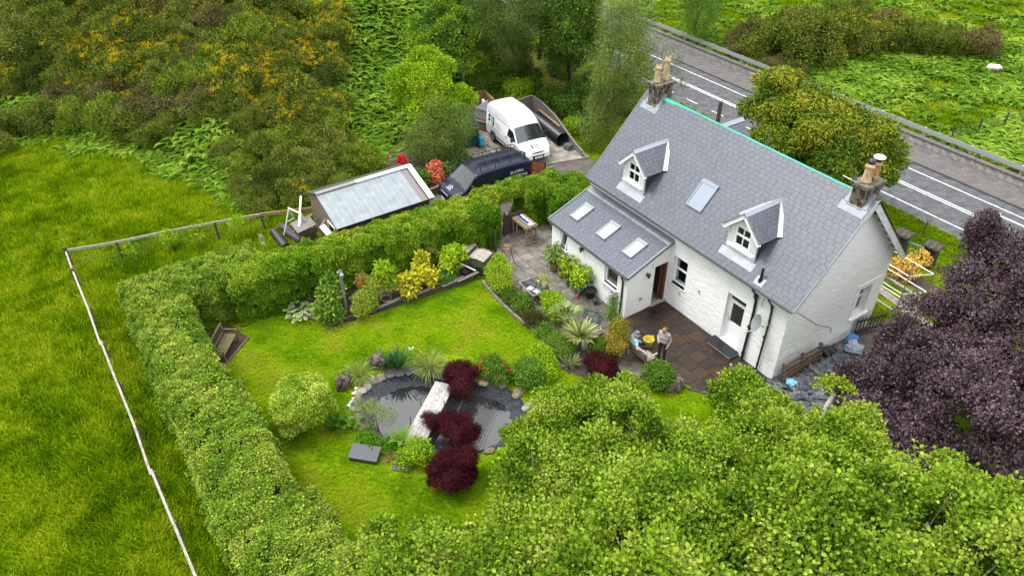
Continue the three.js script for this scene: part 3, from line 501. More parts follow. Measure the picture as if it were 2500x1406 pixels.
  // chimneys
  const chimney = (x0, x1, top, pots, z0, z1) => {
    const c = new THREE.Group(); c.name = 'chimney'; house.add(c); const cx = (x0 + x1) / 2, cz = (z0 + z1) / 2, w = x1 - x0, d = z1 - z0;
    part(c, 'stack', tri(rbox(w, top - 6.2, d, cx, (top + 6.2) / 2, cz, 0.03), 0.9), MT.stone);
    part(c, 'chimney_base', tri(rbox(w + 0.12, 0.5, d + 0.1, cx, 6.75, cz, 0.03), 0.9, 0.3), MT.stone);
    part(c, 'cap_stone', tri(rbox(w + 0.18, 0.15, d + 0.18, cx, top + 0.06, cz, 0.03), 0.8, 0.6), MT.stone);
    part(c, 'cap_mortar', tri(lathe([[0.0, 0.16], [0.25, 0.12], [0.42, 0.0]], 10).scale(w, 1, d).translate(cx, top + 0.13, cz), 0.5), MT.stone);
    part(c, 'flashing', bar([cx, roofY(z1 + 0.22) + 0.05, z1 + 0.22], [cx, roofY(z1 - 0.02) + 0.05, z1 - 0.02], w + 0.5, 0.012, snor), MT.lead);
    for (const e of [x0 - 0.09, x1 + 0.09]) part(c, 'flashing', bar([e, roofY(z1) + 0.05, z1], [e, roofY(cz) + 0.05, cz], 0.18, 0.012, snor), MT.lead);
    for (const [pz, h, r, m, cowl] of pots) {
      const p = part(c, 'chimney_pot', lathe([[r * 1.15, 0], [r * 1.25, 0.06], [r * 1.02, 0.12], [r * 1.0, h * 0.3], [r * 0.9, h * 0.72], [r * 1.05, h * 0.76], [r * 1.15, h * 0.82], [r * 1.12, h * 0.88], [r * 0.92, h * 0.92], [r * 0.9, h], [r * 0.7, h], [r * 0.7, h * 0.6]], 16).translate(cx, top + 0.15, pz), m);
      if (cowl === 1) part(p, 'cowl', lathe([[r * 0.9, 0], [r * 0.95, 0.08], [r * 0.6, 0.16], [0, 0.2]], 16).translate(cx, top + 0.15 + h, pz), MT.black);
      if (cowl === 2) { part(p, 'cowl', [cyl(r * 0.75, r * 0.75, 0.12, cx, top + 0.15 + h, pz), cyl(r * 0.9, r * 1.0, 0.06, cx, top + 0.2 + h, pz)], MT.black); part(p, 'rain_cap', lathe([[r * 1.45, 0], [r * 1.5, 0.03], [r * 1.0, 0.07], [0, 0.1]], 20).translate(cx, top + 0.29 + h, pz), MT.whiteGloss); }
    }
  };
  chimney(-11.42, -10.87, 7.86, [[-2.86, 0.78, 0.135, MT.potBuff, 0], [-3.38, 1.05, 0.14, MT.potBuff, 0]], -3.62, -2.66);
  chimney(-0.58, -0.02, 7.78, [[-2.92, 0.72, 0.15, MT.potBuff, 1], [-3.35, 0.68, 0.14, mat([0.52, 0.30, 0.14], 0.75, { map: T.mottle }), 2]], -3.6, -2.68);
  // dormers
  for (const d of DORM) {
    const D = new THREE.Group(); D.name = 'dormer'; house.add(D); D.position.set(d.x, 0, d.z); const hw = d.w / 2, yb = roofY(d.z) - 0.02, ye = 5.5, ya = ye + hw * 0.98;
    const ww = 0.39, wb = 4.66, wtp = 5.58;
    part(D, 'front', holed([[-hw, yb], [hw, yb], [hw, ye], [0, ya], [-hw, ye]], [[-ww, wb, ww, wtp]], 0.09).translate(0, 0, -0.06), MT.white);
    const back = -(ye - yb) / 1.059;
    for (const s of [-1, 1]) { const sh = new THREE.Shape([[0, yb], [0, ye], [-back, ye]].map((q) => new THREE.Vector2(...q))); part(D, 'cheek', tri(new THREE.ExtrudeGeometry(sh, { depth: 0.06, bevelEnabled: false }).rotateY(Math.PI / 2).translate(s * (hw - 0.03) - 0.03, 0, -0.06), 0.5), mat([0.045, 0.047, 0.052], 0.7, { map: T.grain })); }
    // window: frame, middle rail, glazing bar, panes
    const win = new THREE.Group(); win.name = 'window'; D.add(win);
    for (const x of [-ww + 0.03, ww - 0.03]) part(win, 'frame', box(0.07, wtp - wb, 0.08, x, (wb + wtp) / 2, -0.03), MT.whiteGloss);
    for (const y of [wb + 0.035, wtp - 0.03]) part(win, 'frame', box(ww * 2 - 0.13, 0.07, 0.08, 0, y, -0.03), MT.whiteGloss);
    part(win, 'meeting_rail', box(ww * 2 - 0.13, 0.06, 0.085, 0, (wb + wtp) / 2 + 0.05, -0.025), MT.whiteGloss);
    part(win, 'glazing_bar', box(0.032, wtp - wb - 0.13, 0.05, 0, (wb + wtp) / 2, -0.03), MT.whiteGloss);
    for (const s of [-1, 1]) for (const [a, b] of [[wb + 0.07, (wb + wtp) / 2 + 0.02], [(wb + wtp) / 2 + 0.08, wtp - 0.06]]) part(win, 'pane', box(ww - 0.085, b - a, 0.008, s * (ww - 0.053) / 2 , (a + b) / 2, -0.035), MT.glass);
    part(win, 'sill', box(d.w - 0.1, 0.05, 0.14, 0, wb - 0.05, 0.06), MT.whiteGloss);
    part(D, 'room_lining', [box(d.w - 0.2, 0.03, 0.9, 0, wb - 0.25, -0.55), box(d.w - 0.2, 1.2, 0.03, 0, wb + 0.4, -1.0)], MT.room);
    // little slated roof
    const slope = 0.98, ov = 0.2, fr = 0.2, Le = Math.hypot(hw + ov, (hw + ov) * slope);
    const backAt = (dy) => -((ye + dy) - yb) / 1.059 - 0.02;
    for (const s of [-1, 1]) {
      const N = V(s * slope, 1, 0).normalize(), Wv = V(-s, slope, 0).normalize(), yE = ye - ov * slope + 0.06;
      const zb0 = -(yE - yb) / 1.059, zb1 = -(ya + 0.06 - yb) / 1.059;
      const sh = new THREE.BufferGeometry(); const P = [[s * (hw + ov), yE, fr], [0, ya + 0.06, fr], [0, ya + 0.06, zb1], [s * (hw + ov), yE, zb0]]; const pos = []; for (const k of [0, 1, 2, 0, 2, 3]) pos.push(...P[k]); sh.setAttribute('position', new THREE.Float32BufferAttribute(pos, 3)); sh.computeVertexNormals();
      part(D, 'roof_deck', sh, MT.deck);
      const Fd = { O: V(s * (hw + ov), yE, 0), U: V(0, 0, 1), W: Wv, N };
      const list = slateCourses(-2.6, fr, Le - 0.02, 0.165, 0.24, 9 + s, (u, v, a) => a < -((yE + v * Wv.y) - yb) / 1.059 - 0.08);
      const by = [[], [], [], [], []]; list.forEach((q) => by[q[5]].push(placeSlate(q, Fd, 0.03))); by.forEach((l, k) => l.length && (part(D, 'slate_courses', merge(l), MT.slate[k]).userData.kind = 'stuff'));
      part(D, 'barge_board', tri(bar([s * (hw + ov), yE - 0.09, fr - 0.03], [0, ya - 0.03, fr - 0.03], 0.04, 0.17, N)), MT.whiteGloss);
      part(D, 'verge_trim', bar([s * (hw + ov), yE + 0.035, fr + 0.01], [0, ya + 0.095, fr + 0.01], 0.03, 0.03, N), MT.lead);
      part(D, 'valley_lead', bar([s * (hw + ov + 0.1), yE + 0.03, zb0 + 0.14], [s * 0.02, ya + 0.09, zb1 + 0.02], 0.2, 0.012, V(s * 0.5, 1, 0.8).normalize()), MT.leadPale);
      for (let k = 0; k < 3; k++) part(D, 'rafter_tail', box(0.2, 0.1, 0.06, s * (hw + 0.06), yE + 0.02, 0.0 - k * 0.34), MT.whiteGloss);
      part(D, 'eaves_board', box(0.02, 0.05, 1.25, s * (hw + ov - 0.02), yE - 0.0, -0.4), MT.white);
    }
    for (let k = 0; k < 5; k++) { const z1 = fr - k * 0.52, z0 = Math.max(z1 - 0.52, -(ya - yb) / 1.059 - 0.1); if (z1 > z0) for (const s of [-1, 1]) part(D, 'ridge_lead', bar([s * 0.06, ya + 0.05 + 0.004 * k, z0], [s * 0.06, ya + 0.05 + 0.004 * k, z1], 0.17, 0.014, V(s * slope, 1, 0).normalize()), MT.leadPale); }
    part(D, 'apron_lead', bar([0, roofY(d.z + 0.02) + 0.05, 0.02], [0, roofY(d.z + 0.26) + 0.05, 0.26], d.w + 0.3, 0.012, snor), MT.leadPale);
  }
  // rear porch roof seen over the ridge
  const pr = new THREE.Group(); pr.name = 'rear_gablet'; house.add(pr);
  for (const s of [-1, 1]) { const N = V(s, 1, 0).normalize(); const Fp = { O: V(-8.9 + s * 0.8, 5.4, 0), U: V(0, 0, 1), W: V(-s, 1, 0).normalize(), N }; const by = [[], [], [], [], []]; slateCourses(-6.35, -4.6, 1.1, 0.16, 0.24, 40 + s).forEach((q) => by[q[5]].push(placeSlate(q, Fp, 0.03))); by.forEach((l, k) => l.length && (part(pr, 'slate_courses', merge(l), MT.slate[k]).userData.kind = 'stuff')); part(pr, 'ridge_lead', bar([-8.9 + s * 0.07, 6.2, -6.4], [-8.9 + s * 0.07, 6.2, -4.5], 0.2, 0.015, N), MT.leadPale); }
  part(pr, 'gablet_wall', holed([[-9.6, 3], [-8.2, 3], [-8.2, 5.4], [-8.9, 6.1], [-9.6, 5.4]], [], 0.2).translate(0, 0, -6.3), MT.smoothWall);
  // ---- extension
  const ex = new THREE.Group(); ex.name = 'extension'; house.add(ex); const x0 = -11.725, x1 = -6.25, z1 = 2.354;
  part(ex, 'wall', tri(holed([[x0, -0.3], [x1, -0.3], [x1, extY(z1) - 0.1], [x0, extY(z1) - 0.1]], [[-11.05, 1.16, -10.52, 2.0], [-7.78, 1.12, -6.9, 2.06]], 0.25).translate(0, 0, z1 - 0.25), 2.2), MT.smoothWall);
  for (const [x, hole] of [[x1 - 0.25, 1], [x0, 0]]) part(ex, 'side_wall', tri(holed([[-z1 + 0.002, -0.3], [-0.004, -0.3], [-0.004, extY(0) - 0.1], [-z1 + 0.002, extY(z1) - 0.1]], hole ? [[-0.82, 0.02, -0.03, 2.16]] : [], 0.25).rotateY(Math.PI / 2).translate(x + (hole ? 0.003 : -0.003), 0, 0), 2.2, 0.4), MT.smoothWall);
  const Le = Math.hypot(2.5, 2.5 * 0.385), nrm = V(0, 1, 0.385).normalize(), wd = V(0, 0.385, -1).normalize();
  { const g = new THREE.BoxGeometry(x1 - x0 + 0.24, 0.1, Le).translate(0, -0.05, 0); part(ex, 'roof_deck', g.applyMatrix4(new THREE.Matrix4().makeBasis(V(1, 0, 0), nrm, wd.clone().negate()).setPosition(V((x0 + x1) / 2, (extY(2.5) + extY(0)) / 2, 1.25))), MT.deck); }
  const SK = [[-11.1, -10.55, 0.88, 1.76], [-9.22, -8.63, 0.88, 1.73], [-7.44, -6.88, 0.85, 1.7]];
  const Fx = { O: V(0, extY(2.5), 2.5), U: V(1, 0, 0), W: wd, N: nrm };
  const by = [[], [], [], [], []]; slateCourses(x0 - 0.12, x1 + 0.12, Le - 0.3, 0.172, 0.26, 61, (u, v) => { const z = 2.5 - v * 0.933; return SK.some(([a, b, c, d]) => u > a + 0.1 && u < b - 0.1 && z > c + 0.1 && z < d - 0.1); }).forEach((q) => by[q[5]].push(placeSlate(q, Fx, 0.04))); by.forEach((l, k) => l.length && (part(ex, 'slate_courses', merge(l), MT.slate[k]).userData.kind = 'stuff'));
  for (const [a, b, c, d] of SK) rwin(ex, a, b, c, d, extY, nrm, mat([0.40, 0.415, 0.43], 0.12, { phys: 1, clearcoat: 1, clearcoatRoughness: 0.03 }), MT.lead);
  for (let k = 0; k < 5; k++) { const w = (x1 - x0 + 0.2) / 5, a = x0 - 0.1 + k * w; part(ex, 'flashing', tri(bar([a + w / 2, extY(0.32) + 0.05, 0.32], [a + w / 2, extY(0.0) + 0.05, 0.0], w - 0.012, 0.012, nrm)), MT.lead); part(ex, 'flashing', box(w - 0.012, 0.16, 0.014, a + w / 2, extY(0) + 0.11, 0.012), MT.lead); }
  for (const x of [x0 - 0.125, x1 + 0.125]) part(ex, 'verge_trim', bar([x, extY(2.5) + 0.03, 2.5], [x, extY(0) + 0.03, 0], 0.05, 0.09, nrm), MT.lead);
  part(ex, 'fascia', box(x1 - x0 + 0.16, 0.14, 0.03, (x0 + x1) / 2, extY(2.5) - 0.12, 2.44), MT.white);
  gut(x0 - 0.12, x1 + 0.12, extY(2.5) - 0.03, 2.54, ex);
  part(ex, 'downpipe', tube([[-6.45, 2.2, 2.56], [-6.45, 2.05, 2.5], [-6.5, 1.9, 2.42], [-6.5, 0.1, 2.42]], 0.04, 30, 8), MT.black);
  // windows of the extension, side-hung and ajar at the far end
  const win = (parent, xa, xb, ya, yb, z, bars, open) => {
    const w = new THREE.Group(); w.name = 'window'; parent.add(w); const cx = (xa + xb) / 2, cy = (ya + yb) / 2;
    for (const x of [xa + 0.03, xb - 0.03]) part(w, 'frame', box(0.06, yb - ya, 0.07, x, cy, z), MT.whiteGloss);
    for (const y of [ya + 0.03, yb - 0.03]) part(w, 'frame', box(xb - xa - 0.12, 0.06, 0.07, cx, y, z), MT.whiteGloss);
    if (bars) part(w, 'meeting_rail', box(xb - xa - 0.12, 0.06, 0.08, cx, cy + 0.04, z + 0.003), MT.whiteGloss);
    for (const [a, b] of bars ? [[ya + 0.06, cy + 0.01], [cy + 0.07, yb - 0.06]] : [[ya + 0.06, yb - 0.06]]) { const p = part(w, 'pane', box(xb - xa - 0.12, b - a, 0.008, 0, 0, 0), MT.glass); p.position.set(cx, (a + b) / 2, z + (open ? 0.09 : 0)); if (open) p.rotation.x = -0.13; }
    if (open) for (const s of [-1, 1]) part(w, 'open_sash', bar([cx + s * (xb - xa) / 2 - s * 0.06, ya + 0.05, z + 0.2], [cx + s * (xb - xa) / 2 - s * 0.06, yb - 0.05, z + 0.05], 0.05, 0.05), MT.whiteGloss);
    part(w, 'sill', tri(box(xb - xa + 0.16, 0.06, 0.2, cx, ya - 0.03, z + 0.14)), MT.white);
  };
  win(ex, -11.05, -10.52, 1.16, 2.0, z1 - 0.14, false, true); win(ex, -7.78, -6.9, 1.12, 2.06, z1 - 0.14, false, false);
  win(house, -6.0, -5.18, 1.2, 2.62, -0.2, true, false);
  // brown front door standing open in its frame
  const dr = new THREE.Group(); dr.name = 'door'; ex.add(dr); const wood = mat([0.17, 0.055, 0.022], 0.45, { map: T.grain });
  part(dr, 'frame', [box(0.1, 2.1, 0.06, x1 - 0.1, 1.1, 0.06), box(0.1, 2.1, 0.06, x1 - 0.1, 1.1, 0.79), box(0.1, 0.06, 0.67, x1 - 0.1, 2.12, 0.425)], wood);
  part(dr, 'door_leaf', tri(box(0.05, 2.0, 0.72, -6.62, 1.1, 0.1, 1.35)), wood); part(dr, 'threshold', tri(box(0.34, 0.08, 0.8, x1 - 0.08, 0.04, 0.425)), MT.timberPale);
  part(dr, 'side_panel', tri(box(0.04, 2.0, 0.28, -6.4, 1.1, 0.2)), wood); part(ex, 'hall_floor', poly([[x0 + 0.3, 0.02], [x1 - 0.2, 0.02], [x1 - 0.2, z1 - 0.3], [x0 + 0.3, z1 - 0.3]], 0.035), MT.room);
  part(ex, 'cable', tube([[-6.243, 2.42, 1.0], [-6.243, 2.1, 0.97]], 0.008, 4, 5), MT.blackMatt);
  // white back door with transom, glazed upper half
  const wd2 = new THREE.Group(); wd2.name = 'door'; house.add(wd2); const dx0 = -2.88, dx1 = -1.92, dz = -0.24, dc = (dx0 + dx1) / 2;
  for (const x of [dx0 + 0.03, dx1 - 0.03]) part(wd2, 'frame', box(0.06, 2.44, 0.08, x, 1.38, dz), MT.whiteGloss);
  for (const y of [2.57, 2.2]) part(wd2, 'frame', box(0.84, 0.06, 0.08, dc, y, dz), MT.whiteGloss);
  part(wd2, 'transom_pane', box(0.84, 0.3, 0.01, dc, 2.385, dz), MT.darkGlass);
  part(wd2, 'door_leaf', [box(0.84, 0.95, 0.05, dc, 0.68, dz), box(0.12, 1.0, 0.05, dx0 + 0.12, 1.66, dz), box(0.12, 1.0, 0.05, dx1 - 0.12, 1.66, dz), box(0.6, 0.07, 0.05, dc, 2.13, dz)], MT.whiteGloss);
  part(wd2, 'pane', box(0.6, 0.94, 0.012, dc, 1.625, dz), MT.darkGlass); part(wd2, 'handle', [box(0.03, 0.22, 0.03, dx0 + 0.13, 1.25, dz + 0.04), box(0.12, 0.025, 0.03, dx0 + 0.18, 1.28, dz + 0.07)], MT.steel); part(wd2, 'sill', box(0.96, 0.05, 0.24, dc, 0.185, dz + 0.1), MT.whiteGloss);
  // painted margin and sill round the gable window
  const gw = new THREE.Group(); gw.name = 'window'; house.add(gw); const gz0 = -5.3, gz1 = -4.5;
  for (const z of [gz0 + 0.03, gz1 - 0.03]) part(gw, 'frame', box(0.07, 1.46, 0.06, -0.24, 1.89, z), MT.whiteGloss);
  for (const y of [1.19, 2.59, 1.93]) part(gw, 'frame', box(0.08, 0.06, 0.68, -0.24, y, (gz0 + gz1) / 2), MT.whiteGloss);
  part(gw, 'glazing_bar', box(0.04, 1.34, 0.03, -0.24, 1.89, (gz0 + gz1) / 2), MT.whiteGloss);
  for (const y of [1.56, 2.26]) part(gw, 'pane', box(0.01, 0.6, 0.68, -0.245, y, (gz0 + gz1) / 2), MT.darkGlass);
  part(gw, 'sill', tri(box(0.3, 0.1, 1.15, -0.02, 1.1, -4.9)), MT.smoothWall);
  part(gw, 'margin', tri(holed([[4.28, 1.05], [5.85, 1.05], [5.85, 2.85], [4.28, 2.85]], [[4.5, 1.16, 5.3, 2.62]], 0.03).rotateY(Math.PI / 2).translate(0.0, 0, 0), 2), MT.smoothWall);
  // downpipes with collars
  const dp = (x, r, hop) => { const d = new THREE.Group(); d.name = 'downpipe'; house.add(d); part(d, 'pipe', tube([[x, roofY(H.oe) - 0.1, H.oe + 0.02], [x + 0.02, 3.5, 0.2], [x + 0.05, 3.3, 0.1], [x + 0.06, 0, 0.1]], r, 30, 9), MT.black); for (const y of [3.25, 1.75, 0.35]) part(d, 'collar', cyl(r * 1.35, r * 1.35, 0.08, x + 0.06, y, 0.1, 10), MT.black); if (hop) part(d, 'hopper', lathe([[0.06, 0], [0.09, 0.1], [0.085, 0.28], [0.06, 0.3]], 12).translate(x + 0.05, 3.2, 0.12), MT.black); };
  dp(-1.55, 0.058, true); dp(-0.78, 0.042, false);
  part(house, 'overflow_pipe', tube([[-1.2, 3.35, 0.02], [-1.17, 3.3, 0.09], [-1.2, 2.98, 0.05]], 0.012, 10, 6), MT.blackMatt);
    // cable run on gable
  part(house, 'cable', tube([[0.012, 3.4, -0.3], [0.02, 2.5, -1.4], [0.02, 1.9, -2.1], [0.02, 1.2, -3.2], [0.02, 0.9, -3.3]], 0.008, 20, 5), MT.blackMatt);
  // outside tap and vent on the front wall
  part(house, 'tap', [rod([-5.42, 0.98, 0], [-5.42, 0.96, 0.13], 0.018), rod([-5.42, 0.98, 0.1], [-5.36, 0.86, 0.12], 0.015), box(0.18, 0.02, 0.04, -5.4, 1.02, 0.06)], MT.steel);
  part(house, 'vent_cover', rbox(0.09, 0.16, 0.05, -4.35, 1.72, 0.03, 0.012), mat([0.4, 0.4, 0.36], 0.6));
  part(ex, 'meter_box', rbox(0.03, 0.17, 0.18, x1 + 0.02, 0.72, 1.5, 0.01), mat([0.33, 0.34, 0.26], 0.6));
  part(ex, 'tap', [rod([-6.85, 0.78, 2.36], [-6.85, 0.76, 2.46], 0.015), box(0.08, 0.1, 0.03, -7.2, 0.88, 2.37)], MT.steel);
  // soil line and damp course
}
// things fixed to the walls
{
  const d = thing('satellite_dish', 'grey satellite dish bracketed beside a black downpipe on the white wall', 'satellite dish', [-0.72, 2.55, 0.1]);
  const a = part(d, 'dish', lathe([[0, 0], [0.12, 0.012], [0.24, 0.045], [0.34, 0.1], [0.345, 0.105], [0.24, 0.06], [0.12, 0.026], [0, 0.014]], 24), mat([0.17, 0.18, 0.19], 0.45)); a.position.set(-0.12, 0.05, 0.42); a.rotation.set(1.1, 0, 0.55);
  part(d, 'bracket', tube([[0.02, -0.1, 0], [0.0, -0.12, 0.25], [-0.1, 0.04, 0.4]], 0.022, 12, 7), MT.steel); part(d, 'receiver_arm', [rod([-0.12, -0.18, 0.45], [-0.3, -0.34, 0.78], 0.014), rbox(0.06, 0.06, 0.12, -0.31, -0.33, 0.8, 0.012)], MT.steel);
  const lan = (x, y, z, ry, label) => { const l = thing('wall_lantern', label, 'lantern', [x, y, z], ry); part(l, 'bracket', [box(0.09, 0.16, 0.02, 0, 0, 0.01), rod([0, 0.02, 0], [0, 0.06, 0.12], 0.012)], MT.black); part(l, 'lantern_cage', [cyl(0.05, 0.075, 0.16, 0, -0.12, 0.13, 6), lathe([[0.1, 0.04], [0.03, 0.12], [0, 0.16]], 6).translate(0, 0, 0.13)], MT.black); part(l, 'globe', cyl(0.045, 0.068, 0.14, 0, -0.11, 0.131, 6), MT.darkGlass); };
  lan(-6.245, 1.95, 1.28, Math.PI / 2, 'black hexagonal wall lantern beside the brown cottage door'); lan(-9.35, 1.95, 2.36, 0, 'black wall lantern under the extension gutter between its two windows');
  const st = thing('doorstep', 'black polished doorstep slab on a white riser below the white back door', 'doorstep', [-2.42, 0, 0]);
  part(st, 'tread', rbox(1.35, 0.05, 0.55, 0, 0.17, 0.3, 0.01), mat([0.012, 0.012, 0.014], 0.15)); part(st, 'riser', tri(box(1.25, 0.13, 0.48, 0, 0.075, 0.27)), MT.white);
}

// ---------------------------------------------------------------- hedges
function hedge(name, label, boxes, N, o = {}) { // boxes: [x0,x1,z0,z1,height]; leaves over the clipped faces, twigs inside
  const t = thing(name, label, 'hedge', [0, 0, 0]), r = rng(o.seed ?? 1), list = [];
  boxes.forEach(([x0, x1, z0, z1, h]) => part(t, 'twig_core', tri(rbox(x1 - x0 - 0.75, h - 0.42, z1 - z0 - 0.75, (x0 + x1) / 2, (h - 0.42) / 2, (z0 + z1) / 2, 0.2)), MT.twig));
  const areas = boxes.map(([x0, x1, z0, z1, h]) => (x1 - x0) * (z1 - z0) * 1.15 + 2 * h * (x1 - x0 + z1 - z0)), tot = areas.reduce((a, b) => a + b, 0);
  let guard = 0; while (list.length < N && guard++ < N * 6) {
    let k = r() * tot, i = 0; while ((k -= areas[i]) > 0 && i < boxes.length - 1) i++;
    const [x0, x1, z0, z1, h] = boxes[i], w = x1 - x0, d = z1 - z0, aT = w * d * 1.15, q = r() * areas[i]; let p, n;
    if (q < aT) { p = V(R(x0, x1, r), h, R(z0, z1, r)); n = V(0, 1, 0); }
    else { const s = r() * (2 * (w + d)), y = h * Math.pow(r(), 0.85); if (s < w) { p = V(x0 + s, y, z1); n = V(0, 0, 1); } else if (s < 2 * w) { p = V(x0 + s - w, y, z0); n = V(0, 0, -1); } else if (s < 2 * w + d) { p = V(x1, y, z0 + s - 2 * w); n = V(1, 0, 0); } else { p = V(x0, y, z0 + s - 2 * w - d); n = V(-1, 0, 0); } }
    // rounded shoulders
    const cx = (x0 + x1) / 2, cz = (z0 + z1) / 2, ed = Math.min(w / 2 - Math.abs(p.x - cx), d / 2 - Math.abs(p.z - cz)); if (n.y > 0.5 && ed < 0.45) p.y -= (0.45 - ed) ** 2 * 1.5; if (n.y < 0.5 && p.y > h - 0.4) { const f = (p.y - h + 0.4); p.addScaledVector(n, -f * f * 0.9); }
    const void_ = nz(p.x * 2.4 + 7, p.y * 2.4, p.z * 2.4); if (void_ < -0.2 && r() < 0.9) continue; const lump = 0.45 * Math.abs(nz(p.x * 1.25, p.y * 1.25, p.z * 1.25)) + 0.5 * nz(p.x * 2.7, p.y * 2.7, p.z * 2.7) + 0.3 * nz(p.x * 0.5, p.y * 0.5, p.z * 0.5) - 0.1; p.addScaledVector(n, lump * (o.lump ?? 0.45) - 0.2 * r() * r() + (r() < 0.04 ? 0.14 * r() : 0));
    if (boxes.some(([a, b, c, e, hh], j) => j !== i && p.x > a + 0.2 && p.x < b - 0.2 && p.z > c + 0.2 && p.z < e - 0.2 && p.y < hh - 0.2)) continue;
    if (p.y < 0.03 || (o.skip && o.skip(p))) continue;
    const nn = n.clone().multiplyScalar(0.8).add(V(0, 0.55, 0)).add(dirRnd(r).multiplyScalar(0.45)).normalize(); if (nn.y < -0.9) continue;
    const tone = fbm(p.x * 0.8, p.y * 0.8, p.z * 0.8) * 0.9 + (o.tone ?? 0.5) + (r() - 0.5) * 0.5 + (n.y > 0.5 || p.y > h - 0.25 ? 0.24 : 0); // clipped top toned lighter than the sides: overhead light put into leaf colour
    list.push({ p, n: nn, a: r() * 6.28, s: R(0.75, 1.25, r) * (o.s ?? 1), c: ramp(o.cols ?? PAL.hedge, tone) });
  }
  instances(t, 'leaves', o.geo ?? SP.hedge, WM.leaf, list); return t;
}
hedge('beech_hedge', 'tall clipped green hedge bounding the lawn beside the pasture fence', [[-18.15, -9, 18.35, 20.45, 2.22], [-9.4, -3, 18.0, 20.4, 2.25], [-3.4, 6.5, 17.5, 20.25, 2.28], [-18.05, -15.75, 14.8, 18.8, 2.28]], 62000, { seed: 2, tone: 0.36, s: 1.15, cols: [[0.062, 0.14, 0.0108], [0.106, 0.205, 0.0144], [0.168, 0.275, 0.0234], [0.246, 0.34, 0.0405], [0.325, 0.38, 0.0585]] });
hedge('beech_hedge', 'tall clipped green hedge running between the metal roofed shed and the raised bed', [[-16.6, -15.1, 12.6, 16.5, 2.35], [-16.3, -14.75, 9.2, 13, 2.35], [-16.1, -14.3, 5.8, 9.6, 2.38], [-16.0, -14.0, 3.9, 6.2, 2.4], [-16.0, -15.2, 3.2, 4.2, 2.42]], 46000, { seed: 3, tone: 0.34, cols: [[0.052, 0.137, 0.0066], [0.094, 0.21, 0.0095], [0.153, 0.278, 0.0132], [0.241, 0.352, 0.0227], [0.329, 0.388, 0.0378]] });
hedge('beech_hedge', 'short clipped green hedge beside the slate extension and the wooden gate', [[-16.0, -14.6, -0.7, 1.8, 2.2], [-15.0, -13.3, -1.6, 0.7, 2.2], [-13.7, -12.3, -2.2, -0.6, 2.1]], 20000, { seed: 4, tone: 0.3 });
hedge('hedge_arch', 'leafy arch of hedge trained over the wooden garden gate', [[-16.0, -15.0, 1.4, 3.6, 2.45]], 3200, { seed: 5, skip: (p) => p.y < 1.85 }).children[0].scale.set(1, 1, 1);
{ const a = scene.getObjectByName('hedge_arch'); a.children[0].geometry = tri(rbox(0.6, 0.3, 1.5, -15.5, 2.14, 2.2, 0.12)); }

